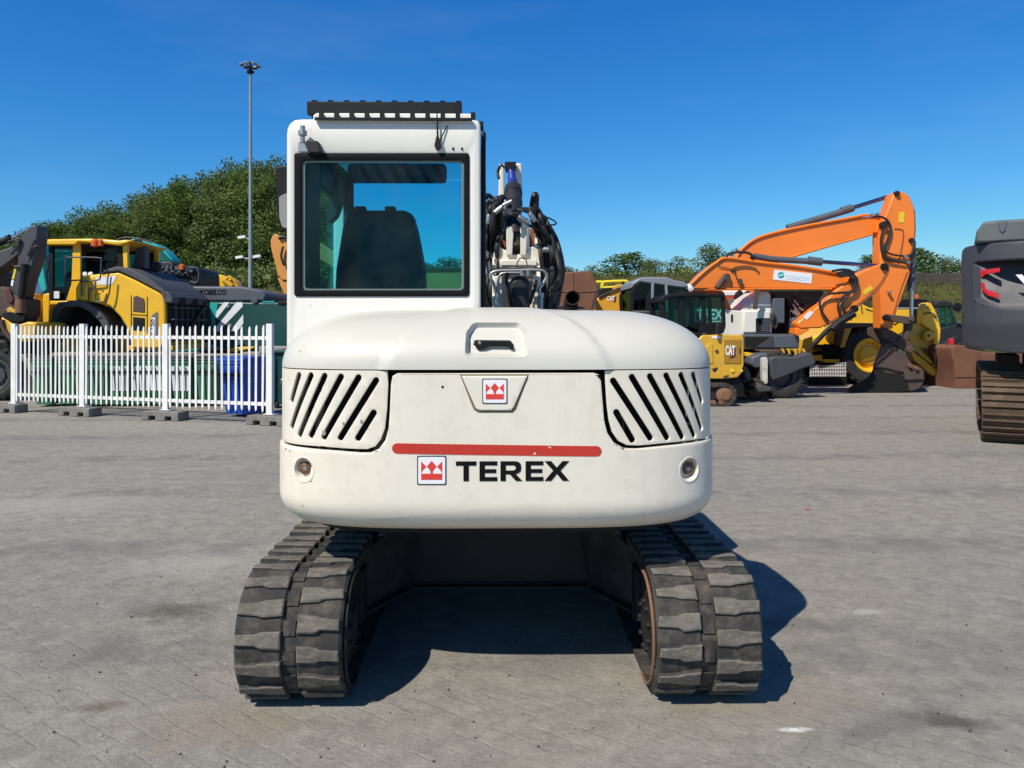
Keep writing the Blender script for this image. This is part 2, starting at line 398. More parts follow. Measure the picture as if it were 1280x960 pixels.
def add_lathe(bm, prof, c, axis='Y', n=32, mi=0, cap=True):
    """profile [(radius, along)] turned about an axis through c"""
    c = Vector(c); rings = []
    for r, a in prof:
        ring = []
        for k in range(n):
            t = 2 * math.pi * k / n
            u, v = r * math.cos(t), r * math.sin(t)
            if axis == 'Y': d = Vector((u, a, v))
            elif axis == 'X': d = Vector((a, u, v))
            else: d = Vector((u, v, a))
            ring.append(bm.verts.new(c + d))
        rings.append(ring)
    for i in range(len(rings) - 1):
        for k in range(n):
            bm.faces.new((rings[i][k], rings[i][(k + 1) % n], rings[i + 1][(k + 1) % n], rings[i + 1][k])).material_index = mi
    if cap: bm.faces.new(rings[0]).material_index = mi; bm.faces.new(rings[-1][::-1]).material_index = mi
def bm_new(): return bmesh.new()
def prism(name, px, Y, depth, m, parent, bevel=0.02, rnd=0.0, seg=2, skew=0.0):
    """outline measured in the photo, set at distance Y, extruded back by depth metres"""
    pts = PX(px, Y)
    if rnd: pts = arc_round(pts, rnd)
    bm = bm_new(); add_prism(bm, pts, Y, Y + depth)
    if skew:
        for v in bm.verts: v.co.x += (v.co.y - Y) * skew
    return finish(name, bm, m, parent, bevel, seg)

# flat panels: polygon with holes, gridded, given thickness, then bent onto a surface
def flat_bm(outer, holes=(), t=0.02, w0=0.0, grid=None, bevel=0.0, mi=0):
    bm = bm_new()
    edges = []
    for loop in [outer] + list(holes):
        vs = [bm.verts.new((a, b, w0)) for a, b in loop]
        for i in range(len(vs)): edges.append(bm.edges.new((vs[i], vs[(i + 1) % len(vs)])))
    bmesh.ops.triangle_fill(bm, use_beauty=True, use_dissolve=False, edges=edges, normal=(0, 0, 1))
    if grid:
        xs = [v.co.x for v in bm.verts]; ys = [v.co.y for v in bm.verts]
        gx, gy = grid
        for lo, hi, g, no in ((min(xs), max(xs), gx, (1, 0, 0)), (min(ys), max(ys), gy, (0, 1, 0))):
            k = math.ceil(lo / g) if g else 0
            while g and k * g < hi:
                co = (k * g, 0, 0) if no[0] else (0, k * g, 0)
                bmesh.ops.bisect_plane(bm, geom=bm.verts[:] + bm.edges[:] + bm.faces[:], plane_co=co, plane_no=no, dist=1e-5)
                k += 1
    bmesh.ops.recalc_face_normals(bm, faces=bm.faces[:])
    if bm.faces and bm.faces[0].normal.z < 0: bmesh.ops.reverse_faces(bm, faces=bm.faces[:])
    if t:
        r = bmesh.ops.extrude_face_region(bm, geom=bm.faces[:])
        nv = [g for g in r['geom'] if isinstance(g, bmesh.types.BMVert)]
        bmesh.ops.translate(bm, verts=nv, vec=(0, 0, -t))
        bmesh.ops.recalc_face_normals(bm, faces=bm.faces[:])
        if bevel:
            es = [e for e in bm.edges if len(e.link_faces) == 2 and e.calc_face_angle(0) > R(60) and min(v.co.z for v in e.verts) > w0 - t * 0.5]
            bmesh.ops.bevel(bm, geom=es, offset=bevel, segments=2, affect='EDGES', profile=0.5)
    for f in bm.faces: f.material_index = mi
    return bm
def bend(bm, warp):
    for v in bm.verts: v.co = warp(v.co.x, v.co.y, v.co.z)
    return bm
def merge(dst, src):
    me = bpy.data.meshes.new('tmp'); src.to_mesh(me); src.free()
    dst.from_mesh(me); bpy.data.meshes.remove(me)
def loft_bm(loops):
    """stack of [(loop, w)] with equal counts; last one closed"""
    bm = bm_new(); rings = [[bm.verts.new((a, b, w)) for a, b in lp] for lp, w in loops]
    n = len(rings[0])
    for i in range(len(rings) - 1):
        for k in range(n): bm.faces.new((rings[i][k], rings[i][(k + 1) % n], rings[i + 1][(k + 1) % n], rings[i + 1][k]))
    bm.faces.new(rings[-1])
    return bm
def text_loops_bm(txt, x0, y0, x1, y1, bold=0.0, shear=0.0, rot=0.0):
    """lettering fitted into a box of the flat (u, v) plane, as flat faces"""
    cu = bpy.data.curves.new('lettering', 'FONT'); cu.body = txt; cu.offset = bold; cu.shear = shear; cu.resolution_u = 3
    ob = bpy.data.objects.new('lettering', cu); COL.objects.link(ob)
    dg = bpy.context.evaluated_depsgraph_get()
    me = bpy.data.meshes.new_from_object(ob.evaluated_get(dg))
    bpy.data.objects.remove(ob); bpy.data.curves.remove(cu)
    bm = bm_new(); bm.from_mesh(me); bpy.data.meshes.remove(me)
    if rot:
        for v in bm.verts: v.co = Matrix.Rotation(rot, 3, 'Z') @ v.co
    xs = [v.co.x for v in bm.verts]; ys = [v.co.y for v in bm.verts]
    a, b, c, d = min(xs), max(xs), min(ys), max(ys)
    for v in bm.verts:
        v.co.x = x0 + (v.co.x - a) / (b - a) * (x1 - x0); v.co.y = y0 + (v.co.y - c) / (d - c) * (y1 - y0); v.co.z = 0
    return bm
GLY = {'T': (1.08, [[(0, 1), (1.08, 1), (1.08, .79), (.68, .79), (.68, 0), (.40, 0), (.40, .79), (0, .79)]]),
       'E': (.94, [[(0, 0), (0, 1), (.94, 1), (.94, .80), (.28, .80), (.28, .60), (.88, .60), (.88, .41), (.28, .41), (.28, .20), (.94, .20), (.94, 0)]]),
       'R': (1.16, [[(0, 0), (0, 1), (.78, 1), (.95, .97), (1.07, .87), (1.10, .69), (1.07, .51), (.97, .41), (.80, .36), (1.16, 0), (.82, 0), (.50, .34), (.28, .34), (.28, 0)], [(.28, .80), (.28, .53), (.68, .53), (.78, .57), (.82, .665), (.78, .76), (.68, .80)]]),
       'X': (1.30, [[(0, 1), (.35, 1), (.65, .67), (.95, 1), (1.30, 1), (.84, .52), (1.30, 0), (.95, 0), (.65, .36), (.35, 0), (0, 0), (.46, .52)]])}
def wide_letters(x0, y0, x1, y1, t, w0):
    word, gap = 'TEREX', .17
    tot = sum(GLY[c][0] for c in word) + gap * 4 - .10
    kx, ky = (x1 - x0) / tot, (y1 - y0)
    bm = bm_new(); u = 0
    for i, c in enumerate(word):
        lps = [[(x0 + (u + a) * kx, y0 + b * ky) for a, b in lp] for lp in GLY[c][1]]
        merge(bm, flat_bm(lps[0], lps[1:], t, w0, (0.03, 0.03)))
        u += GLY[c][0] + gap - (.10 if i == 3 else 0)
    return bm
def thick(bm, t, w0):
    r = bmesh.ops.extrude_face_region(bm, geom=bm.faces[:])
    nv = [g for g in r['geom'] if isinstance(g, bmesh.types.BMVert)]
    bmesh.ops.translate(bm, verts=nv, vec=(0, 0, -t))
    for v in bm.verts: v.co.z += w0
    return bm
def front(Y):                      # flat (u, v, w) -> upright plane at distance Y, w towards the camera
    return lambda u, v, w: Vector((u, Y - w, v))
def plate(name, outer, Y, m, parent, t=0.01, w0=0.0, holes=(), bevel=0.0):
    bm = bend(flat_bm(outer, holes, t, w0, None, bevel), front(Y))
    return finish(name, bm, m, parent)
def emblem(parent, cx, cz, size, warp, w0, grid=0.03):
    """square badge: dark border, white field, red crown"""
    h = size / 2
    sq = lambda k: arc_round([(cx - h * k, cz - h * k), (cx + h * k, cz - h * k), (cx + h * k, cz + h * k), (cx - h * k, cz + h * k)], h * 0.12)
    bm = bend(flat_bm(sq(1.0), (), 0.004, w0 + 0.0015, (grid, grid), mi=0), warp)
    merge(bm, bend(flat_bm(sq(0.92), (), 0.004, w0 + 0.0025, (grid, grid), mi=1), warp))
    q = lambda pts: [(cx + a * h, cz + b * h) for a, b in pts]
    red = [q([(-.72, -.64), (.72, -.64), (.72, -.22), (-.72, -.22)]),
           q([(-.72, -.19), (-.72, .62), (-.36, .26), (-.62, .0), (-.70, -.18)]),
           q([(.72, -.19), (.70, -.18), (.62, .0), (.36, .26), (.72, .62)]),
           q([(0, .66), (-.34, .27), (-.12, .02), (-.06, -.22), (.06, -.22), (.12, .02), (.34, .27)])]
    for lp in red: merge(bm, bend(flat_bm(lp, (), 0.004, w0 + 0.0035, (grid, grid), mi=2), warp))
    return finish('emblem', bm, [M_navy, M_emblem_white, M_emblem_red], parent)

# ================================================================== SETTING
def ground_material():
    m = bpy.data.materials.new('herringbone_pavers'); m.use_nodes = True
    nt = m.node_tree; N = nt.nodes; L = nt.links; b = N['Principled BSDF']
    def M(op, a=None, c=None):
        n = N.new('ShaderNodeMath'); n.operation = op
        for i, v in enumerate((a, c)):
            if v is None: continue
            if isinstance(v, (int, float)): n.inputs[i].default_value = v
            else: L.new(v, n.inputs[i])
        return n.outputs[0]
    geo = N.new('ShaderNodeTexCoord')
    mp = N.new('ShaderNodeMapping'); mp.inputs['Rotation'].default_value = (0, 0, R(38)); mp.inputs['Scale'].default_value = (1 / 0.105,) * 3
    L.new(geo.outputs['Object'], mp.inputs['Vector'])
    sep = N.new('ShaderNodeSeparateXYZ')
    # wobble the joints a little
    wob = N.new('ShaderNodeTexNoise'); wob.inputs['Scale'].default_value = 5.0; wob.inputs['Detail'].default_value = 3
    L.new(geo.outputs['Object'], wob.inputs['Vector'])
    vs = N.new('ShaderNodeVectorMath'); vs.operation = 'SCALE'; vs.inputs['Scale'].default_value = 0.5
    L.new(wob.outputs['Color'], vs.inputs[0])
    va = N.new('ShaderNodeVectorMath'); va.operation = 'ADD'
    L.new(mp.outputs[0], va.inputs[0]); L.new(vs.outputs[0], va.inputs[1]); L.new(va.outputs[0], sep.inputs[0])
    x, y = sep.outputs[0], sep.outputs[1]
    ix, iy = M('FLOOR', x), M('FLOOR', y)
    fx, fy = M('SUBTRACT', x, ix), M('SUBTRACT', y, iy)
    k = M('FLOORED_MODULO', M('SUBTRACT', ix, iy), 4.0)
    def eq(v):
        n = N.new('ShaderNodeMath'); n.operation = 'COMPARE'; L.new(k, n.inputs[0]); n.inputs[1].default_value = v; n.inputs[2].default_value = 0.2
        return n.outputs[0]
    e0, e1, e2, e3 = eq(0), eq(1), eq(2), eq(3)
    d = M('MINIMUM', M('MINIMUM', M('ADD', fx, e1), M('ADD', M('SUBTRACT', 1.0, fx), e0)),
          M('MINIMUM', M('ADD', fy, e2), M('ADD', M('SUBTRACT', 1.0, fy), e3)))
    cx, cy = M('SUBTRACT', ix, e1), M('SUBTRACT', iy, e2)
    cmb = N.new('ShaderNodeCombineXYZ'); L.new(cx, cmb.inputs[0]); L.new(cy, cmb.inputs[1])
    wn_ = N.new('ShaderNodeTexWhiteNoise'); wn_.noise_dimensions = '2D'; L.new(cmb.outputs[0], wn_.inputs['Vector'])
    joint = N.new('ShaderNodeMapRange'); joint.inputs[1].default_value = 0.02; joint.inputs[2].default_value = 0.085
    L.new(d, joint.inputs[0])
    def noise(s, det=6, ro=0.6, stretch=None):
        n = N.new('ShaderNodeTexNoise'); n.inputs['Scale'].default_value = s; n.inputs['Detail'].default_value = det; n.inputs['Roughness'].default_value = ro
        if stretch:
            q = N.new('ShaderNodeMapping'); q.inputs['Scale'].default_value = stretch[0]; q.inputs['Rotation'].default_value = (0, 0, stretch[1]); L.new(geo.outputs['Object'], q.inputs[0]); L.new(q.outputs[0], n.inputs['Vector'])
        else: L.new(geo.outputs['Object'], n.inputs['Vector'])
        return n.outputs[0]
    def ramp(v, a, c, lo, hi):
        r = N.new('ShaderNodeMapRange'); r.inputs[1].default_value = a; r.inputs[2].default_value = c; r.inputs[3].default_value = lo; r.inputs[4].default_value = hi
        L.new(v, r.inputs[0]); return r.outputs[0]
    def mix(f, a, c, mode='MIX'):
        n = N.new('ShaderNodeMixRGB'); n.blend_type = mode
        for i, v in enumerate((f, a, c)):
            if isinstance(v, (int, float)): n.inputs[i].default_value = v
            elif isinstance(v, tuple): n.inputs[i].default_value = (*v, 1)
            else: L.new(v, n.inputs[i])
        return n.outputs[0]
    c = mix(ramp(wn_.outputs['Value'], 0, 1, 0, 1), (0.198, 0.187, 0.168), (0.240, 0.225, 0.200))
    c = mix(ramp(noise(0.35, 5), 0.35, 0.68, 0, 0.8), c, (0.275, 0.250, 0.210))                 # dry dust
    c = mix(ramp(noise(0.22, 4, 0.55, ((0.35, 1.6, 1), R(-8))), 0.50, 0.68, 0, 0.85), c, (0.145, 0.140, 0.134))   # worn wheel lanes
    c = mix(ramp(noise(1.7, 7, 0.7), 0.57, 0.75, 0, 0.55), c, (0.315, 0.29, 0.25))              # pale scuffs
    c = mix(ramp(noise(3.1, 7, 0.72, ((0.5, 2.2, 1), R(20))), 0.60, 0.72, 0, 0.55), c, (0.105, 0.10, 0.098))     # dark streaks
    c = mix(ramp(noise(7, 8, 0.8), 0.35, 0.65, 0, 1), mix(0.50, c, (0.125, 0.115, 0.10)), mix(0.42, c, (0.36, 0.335, 0.295)))
    c = mix(ramp(noise(24, 5, 0.75, ((0.6, 1.5, 1), R(35))), 0.56, 0.70, 0, 0.65), c, (0.37, 0.345, 0.30))                 # light grit
    c = mix(ramp(noise(36, 5, 0.75), 0.62, 0.72, 0, 0.7), c, (0.07, 0.064, 0.057))                 # dark grit
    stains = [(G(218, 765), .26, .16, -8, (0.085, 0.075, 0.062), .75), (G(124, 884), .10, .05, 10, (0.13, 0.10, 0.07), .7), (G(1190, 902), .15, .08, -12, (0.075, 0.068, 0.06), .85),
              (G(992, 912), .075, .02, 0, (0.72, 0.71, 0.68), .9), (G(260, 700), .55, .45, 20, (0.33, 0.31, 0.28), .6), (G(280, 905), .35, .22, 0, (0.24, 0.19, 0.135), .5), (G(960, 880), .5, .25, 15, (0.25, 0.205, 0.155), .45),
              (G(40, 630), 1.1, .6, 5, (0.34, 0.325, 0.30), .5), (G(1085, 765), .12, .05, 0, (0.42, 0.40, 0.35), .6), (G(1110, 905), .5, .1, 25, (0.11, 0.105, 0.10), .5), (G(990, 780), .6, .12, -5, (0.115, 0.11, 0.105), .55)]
    nz = N.new('ShaderNodeTexNoise'); nz.inputs['Scale'].default_value = 6.0; nz.inputs['Detail'].default_value = 8; nz.inputs['Roughness'].default_value = 0.72
    L.new(geo.outputs['Object'], nz.inputs['Vector'])
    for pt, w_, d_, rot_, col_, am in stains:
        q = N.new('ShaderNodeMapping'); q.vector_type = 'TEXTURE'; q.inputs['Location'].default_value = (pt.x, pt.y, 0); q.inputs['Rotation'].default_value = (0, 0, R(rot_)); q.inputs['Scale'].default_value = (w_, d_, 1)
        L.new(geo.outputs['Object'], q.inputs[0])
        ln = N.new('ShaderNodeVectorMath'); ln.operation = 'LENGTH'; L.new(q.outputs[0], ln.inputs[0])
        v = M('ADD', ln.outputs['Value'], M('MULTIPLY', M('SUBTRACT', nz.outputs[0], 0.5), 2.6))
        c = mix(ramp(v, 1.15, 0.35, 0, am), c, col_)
    # sweeping tyre marks
    tm = N.new('ShaderNodeTexWave'); tm.wave_type = 'RINGS'; tm.inputs['Scale'].default_value = 0.16; tm.inputs['Distortion'].default_value = 3.0; tm.inputs['Detail'].default_value = 3; tm.inputs['Detail Scale'].default_value = 0.6
    tq = N.new('ShaderNodeMapping'); tq.inputs['Location'].default_value = (14, -30, 0); L.new(geo.outputs['Object'], tq.inputs[0]); L.new(tq.outputs[0], tm.inputs[0])
    c = mix(M('MULTIPLY', ramp(tm.outputs[1], 0.80, 0.97, 0, 0.55), ramp(noise(2.2, 6, 0.7), 0.4, 0.62, 0, 1)), c, (0.115, 0.11, 0.108))
    jd = mix(ramp(noise(2.3, 5, 0.7), 0.42, 0.62, 0, 1), (0.125, 0.115, 0.105), (0.25, 0.235, 0.21))
    jm = M('MULTIPLY', M('SUBTRACT', 1.0, joint.outputs[0]), ramp(noise(1.1, 4), 0.42, 0.68, 0.04, 0.50))
    c = mix(jm, c, jd)
    c = mix(1.0, c, (1.235, 1.235, 1.235), 'MULTIPLY')
    L.new(c, b.inputs['Base Color'])
    L.new(ramp(noise(3, 4), 0.3, 0.7, 0.72, 0.95), b.inputs['Roughness'])
    b.inputs['Specular IOR Level'].default_value = 0.25
    h = M('ADD', M('ADD', M('MULTIPLY', joint.outputs[0], 0.14), M('MULTIPLY', wn_.outputs['Value'], 0.16)), M('ADD', M('MULTIPLY', noise(11, 8, 0.75), 1.3), M('MULTIPLY', noise(60, 4, 0.7), 0.6)))
    bp = N.new('ShaderNodeBump'); bp.inputs['Strength'].default_value = 0.75; bp.inputs['Distance'].default_value = 0.014
    L.new(h, bp.inputs['Height']); L.new(bp.outputs[0], b.inputs['Normal'])
    return m

bm = bm_new()
add_poly = [bm.verts.new(v) for v in ((-900, -60, 0), (900, -60, 0), (900, 1500, 0), (-900, 1500, 0))]
bm.faces.new(add_poly)
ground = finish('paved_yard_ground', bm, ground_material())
tag(ground, None, None, None, 'structure')

# grassy embankment that closes the yard
CREST = [(-500, 354), (0, 354), (250, 352), (350, 347), (560, 345), (700, 345), (860, 345), (1000, 349), (1120, 357), (1300, 358), (1900, 358)]
def crest_z(px):
    for (a, za), (c, zc) in zip(CREST, CREST[1:]):
        if a <= px <= c: py = za + (zc - za) * (px - a) / (c - a); break
    else: py = CREST[0][1] if px < 0 else CREST[-1][1]
    return P(px, py, 70).z
def px_of(x, Y): return 625 + x / Y * 961
def hill_z(x, y):
    t = min(max((y - 42) / 28, 0), 1)
    s = t * t * (3 - 2 * t) * 0.6 + t * 0.4
    return crest_z(px_of(x, 70)) * s + 0.18 * math.sin(x * 0.35 + y * 0.2) * s
random.seed(3)
xs = np.linspace(-75, 95, 140); ys = list(np.linspace(42, 72, 34)) + [80, 95, 130]
bm = bm_new()
gv = [[bm.verts.new((x, y, hill_z(x, min(y, 72)) - (0.02 if y == 42 else 0) + random.uniform(-.07, .07))) for x in xs] for y in ys]
for j in range(len(ys) - 1):
    for i in range(len(xs) - 1): bm.faces.new((gv[j][i], gv[j][i + 1], gv[j + 1][i + 1], gv[j + 1][i]))
M_grass = mat('rough_grass', (0.080, 0.090, 0.024), 0.95, dirt=0.8, dirtcol=(0.13, 0.115, 0.05), scale=0.5, bump=1.0, bscale=3.0, var=0.35, spec=0.1)
hill = finish('embankment_terrain', bm, M_grass); tag(hill, None, None, None, 'structure')

# tall grass blades on the slope
def leaf_mat(name, c1, c2, trans=0.25):
    m = bpy.data.materials.new(name); m.use_nodes = True
    nt = m.node_tree; N = nt.nodes; L = nt.links; N.remove(N['Principled BSDF'])
    tc = N.new('ShaderNodeTexCoord'); n = N.new('ShaderNodeTexNoise'); n.inputs['Scale'].default_value = 0.9; n.inputs['Detail'].default_value = 5
    L.new(tc.outputs['Object'], n.inputs['Vector'])
    oi = N.new('ShaderNodeObjectInfo')
    ad = N.new('ShaderNodeMath'); ad.operation = 'MULTIPLY_ADD'; ad.inputs[1].default_value = 0.35; L.new(oi.outputs['Random'], ad.inputs[0])
    mr = N.new('ShaderNodeMapRange'); mr.inputs[1].default_value = 0.30; mr.inputs[2].default_value = 0.70; mr.inputs[3].default_value = -0.15; mr.inputs[4].default_value = 0.85
    L.new(n.outputs[0], mr.inputs[0]); L.new(mr.outputs[0], ad.inputs[2])
    mx = N.new('ShaderNodeMixRGB'); mx.use_clamp = True; mx.inputs[1].default_value = (*c1, 1); mx.inputs[2].default_value = (*c2, 1); L.new(ad.outputs[0], mx.inputs[0])
    d = N.new('ShaderNodeBsdfDiffuse'); t = N.new('ShaderNodeBsdfTranslucent'); g = N.new('ShaderNodeBsdfGlossy'); g.inputs['Roughness'].default_value = 0.45
    L.new(mx.outputs[0], d.inputs[0]); L.new(mx.outputs[0], t.inputs[0])
    s = N.new('ShaderNodeMixShader'); s.inputs[0].default_value = trans; L.new(d.outputs[0], s.inputs[1]); L.new(t.outputs[0], s.inputs[2])
    s2 = N.new('ShaderNodeMixShader'); s2.inputs[0].default_value = 0.0; L.new(s.outputs[0], s2.inputs[1]); L.new(g.outputs[0], s2.inputs[2])
    L.new(s2.outputs[0], N['Material Output'].inputs[0])
    return m
M_leafdark = leaf_mat('dark_leaves', (0.070, 0.115, 0.028), (0.20, 0.27, 0.075))
M_leafmid = leaf_mat('mid_green_leaves', (0.10, 0.14, 0.042), (0.22, 0.27, 0.095))
M_blade = leaf_mat('grass_blades', (0.085, 0.085, 0.028), (0.15, 0.14, 0.06))
M_bark = mat('bark', (0.06, 0.048, 0.038), 0.95, dirt=0.4, dirtcol=(0.11, 0.10, 0.085), scale=4, bump=0.6, bscale=12)
def leaf_mesh(name, centers, sizes, m, rng, upbias=0.0):
    n = len(centers)
    nrm = rng.normal(size=(n, 3)); nrm[:, 2] = np.abs(nrm[:, 2]) + upbias
    nrm /= np.linalg.norm(nrm, axis=1)[:, None]
    a = np.cross(nrm, rng.normal(size=(n, 3))); a /= np.linalg.norm(a, axis=1)[:, None]
    b = np.cross(nrm, a)
    s = sizes[:, None]
    V = np.empty((n, 6, 3))
    for i, (u, v) in enumerate(((-1, 0), (-.35, -.55), (.4, -.5), (1, 0), (.35, .5), (-.4, .55))):
        V[:, i] = centers + a * u * s + b * v * s + nrm * (0.15 * s * (1 if i in (1, 4) else -1) if i in (1, 2, 4, 5) else 0)
    faces = (np.arange(n)[:, None] * 6 + np.arange(6)).tolist()
    me = bpy.data.meshes.new(name); me.from_pydata(V.reshape(-1, 3).tolist(), [], faces)
    me.materials.append(m)
    return me
def make_tree(kind, H, W, m, seed, nleaf, leaf, label, group, trunk_frac=0.25, nblob=20, cone=0.0):
    rng = np.random.default_rng(seed); rd = random.Random(seed)
    root = thing(kind, label, 'tree', (0, 0, 0), group)
    bm = bm_new()
    add_tube(bm, [(0, 0, -0.3), (rd.uniform(-.1, .1), 0, H * 0.3), (rd.uniform(-.3, .3), rd.uniform(-.3, .3), H * 0.62), (rd.uniform(-.3, .3), 0, H * 0.9)], [0.026 * H, 0.006 * H], 8)
    blobs = []
    for i in range(nblob):
        t = (i + rd.random()) / nblob
        z = H * (trunk_frac + (0.93 - trunk_frac) * t)
        prof = math.sin(math.pi * min(1, 0.25 + 0.72 * t)) ** 0.7 * (1 - cone * t)
        an = rd.uniform(0, 6.283); rr = W / 2 * prof * math.sqrt(rd.random()) * 0.80
        c = Vector((math.cos(an) * rr, math.sin(an) * rr, z))
        blobs.append((c, W * rd.uniform(0.11, 0.22)))
        if i % 2 == 0:
            z0 = z * rd.uniform(0.5, 0.75)
            add_tube(bm, [(0, 0, z0), (c.x * 0.5, c.y * 0.5, (z0 + z) / 2 + 0.1), tuple(c)], [0.010 * H, 0.003 * H], 6)
    finish('trunk', bm, M_bark, root)
    cs, ss = [], []
    vol = sum(r ** 2 for _, r in blobs)
    for c, r in blobs:
        k = max(8, int(nleaf * r * r / vol))
        d = rng.normal(size=(k, 3)); d /= np.linalg.norm(d, axis=1)[:, None]
        rad = r * (0.45 + 0.75 * rng.random(k) ** 0.6)
        q = d * rad[:, None] * np.array([1.1, 1.1, 0.85]) + np.array(c)
        cs.append(q); ss.append(leaf * (0.6 + 0.8 * rng.random(k)))
    me = leaf_mesh('crown', np.concatenate(cs), np.concatenate(ss), m, rng, 0.3)
    o = bpy.data.objects.new('crown', me); COL.objects.link(o); o.parent = root
    return root
WOOD = 'leafy tree in the dense dark wood on the left bank behind the yellow loader'
RIGHTT = [(706, 79, 333, 2.4, 'small pale tree on the bank above the rusty bucket beside the white machine'),
          (742, 80, 330, 3.4, 'thin sparse tree on the bank between the small tree and the round tree'),
          (783, 82, 313, 6.4, 'large round tree on the bank above the boom with yellow railings'),
          (812, 80, 324, 3.6, 'low green bush tree touching the right side of the round tree on the bank'),
          (850, 81, 319, 5.0, 'grey green sparse tree on the bank above the grey cab'),
          (888, 76, 306, 3.8, 'bright green tree on the bank at the lower end of the orange booms'),
          (917, 80, 309, 3.6, 'bare looking twiggy tree behind the knees of the orange booms'),
          (1090, 80, 316, 4.2, 'tree seen between the orange boom and the upright orange stick'),
          (1152, 76, 306, 4.6, 'dark tree just right of the upright orange stick, above the board wall'),
          (1178, 78, 321, 4.4, 'low tree over the board wall, second from the grey machine'),
          (1200, 80, 328, 4.0, 'lowest tree over the board wall, next to the grey machine'),
          (560, 79, 322, 4.0, 'tree on the bank seen through the tinted window of the white cab'),
          (530, 80, 326, 3.6, 'smaller tree on the bank seen beside the seat through the cab window')]
wood_protos = [make_tree('wood_tree', 10.0, 7.0, M_leafdark, 11, 8500, 0.125, WOOD, 'trees of the left wood', 0.12, 26),
               make_tree('wood_tree', 10.0, 6.2, M_leafdark, 12, 8000, 0.12, WOOD, 'trees of the left wood', 0.10, 24),
               make_tree('wood_tree', 10.0, 6.8, M_leafmid, 13, 8000, 0.125, WOOD, 'trees of the left wood', 0.12, 24)]
WTOP = [(-120, 300), (30, 292), (75, 274), (120, 262), (165, 252), (210, 228), (250, 214), (290, 204), (330, 201), (380, 204), (430, 225), (470, 300)]
def wtop(px):
    for (a, za), (c, zc) in zip(WTOP, WTOP[1:]):
        if a <= px <= c: return za + (zc - za) * (px - a) / (c - a)
    return 300
rd = random.Random(5)
k = 0
for row, (Y, step, lower) in enumerate(((76, 30, 26), (81, 26, 4), (86, 30, 0))):
    px = -60 + row * 11
    while px < 440:
        p = px + rd.uniform(-7, 7)
        top = wtop(p) + lower + rd.uniform(-5, 7)
        x = P(p, 300, Y).x; z0 = hill_z(x, 71)
        hh = P(p, top, Y).z - z0
        if hh > 2:
            o = wood_protos[k % 3] if k < 3 else copy_tree(wood_protos[k % 3])
            o.location = (x, Y, z0 - 0.1); o.rotation_euler = (0, 0, rd.uniform(0, 6.28))
            o.scale = (rd.uniform(0.85, 1.1), rd.uniform(0.85, 1.1), hh / 10.0)
            k += 1
        px += step
tp = [make_tree('bank_tree', 6.0, 5.0, M_leafmid, 21, 2600, 0.13, 'x', None, 0.05, 26),
      make_tree('bank_tree', 6.0, 4.4, M_leafdark, 22, 2600, 0.13, 'x', None, 0.05, 24),
      make_tree('bank_tree', 6.0, 4.2, M_leafmid, 23, 950, 0.12, 'x', None, 0.1, 20)]
kinds = [0, 2, 1, 0, 2, 0, 2, 1, 1, 0, 1, 0, 1]
used = set()
for (px, Y, top, w, lab), kd in zip(RIGHTT, kinds):
    o = tp[kd] if kd not in used else copy_tree(tp[kd]); used.add(kd)
    x = P(px, 300, Y).x; z0 = hill_z(x, 71) - 0.2
    hh = P(px, top, Y).z - z0
    o.location = (x, Y, z0); o.scale = (w / 4.6, w / 4.6, hh / 6.2); o.rotation_euler = (0, 0, rd.uniform(0, 6.28)); o['label'] = lab
    o['group'] = 'scattered trees along the bank'
# bushes at the foot of the wood and along the crest: uncountable
rng = np.random.default_rng(8)
cs, ss = [], []
for i in range(210):
    px = rd.uniform(-60, 460); Y = rd.uniform(62, 75)
    x = P(px, 300, Y).x; z = hill_z(x, Y); r = rd.uniform(0.5, 1.5)
    kx = 90
    d = rng.normal(size=(kx, 3)); d /= np.linalg.norm(d, axis=1)[:, None]
    cs.append(d * r * (0.5 + 0.6 * rng.random(kx))[:, None] * np.array([1, 1, .8]) + np.array([x, Y, z + r * 0.35])); ss.append(0.14 + 0.14 * rng.random(kx))
for i in range(120):
    px = rd.uniform(690, 1250); Y = rd.uniform(72, 78)
    if 1100 < px: Y = rd.uniform(74, 78)
    x = P(px, 300, Y).x; z = hill_z(x, 71); r = rd.uniform(0.3, 0.8)
    kx = 45
    d = rng.normal(size=(kx, 3)); d /= np.linalg.norm(d, axis=1)[:, None]
    cs.append(d * r * (0.5 + 0.6 * rng.random(kx))[:, None] + np.array([x, Y, z + r * 0.3])); ss.append(0.12 + 0.12 * rng.random(kx))
me = leaf_mesh('undergrowth', np.concatenate(cs), np.concatenate(ss), M_leafmid, rng, 0.3)
o = bpy.data.objects.new('undergrowth', me); COL.objects.link(o); tag(o, 'tangled green bushes at the foot of the wood and along the bank', 'undergrowth', None, 'stuff')
n = 40000
gx = rng.uniform(-32, 52, n); gy = rng.uniform(46, 73, n)
gz = np.array([hill_z(a, c) for a, c in zip(gx, gy)])
V = np.empty((n, 3, 3)); w = 0.03 + 0.04 * rng.random(n); h = 0.10 + 0.25 * rng.random(n); an = rng.uniform(0, 6.28, n)
V[:, 0] = np.stack([gx - w * np.cos(an), gy - w * np.sin(an), gz - 0.05], 1); V[:, 1] = np.stack([gx + w * np.cos(an), gy + w * np.sin(an), gz - 0.05], 1)
V[:, 2] = np.stack([gx + rng.normal(0, .15, n), gy + rng.normal(0, .15, n), gz + h], 1)
me = bpy.data.meshes.new('grass'); me.from_pydata(V.reshape(-1, 3).tolist(), [], (np.arange(n)[:, None] * 3 + np.arange(3)).tolist()); me.materials.append(M_blade)
o = bpy.data.objects.new('grass', me); COL.objects.link(o); tag(o, 'tall dry grass growing on the bank', 'grass', None, 'stuff')

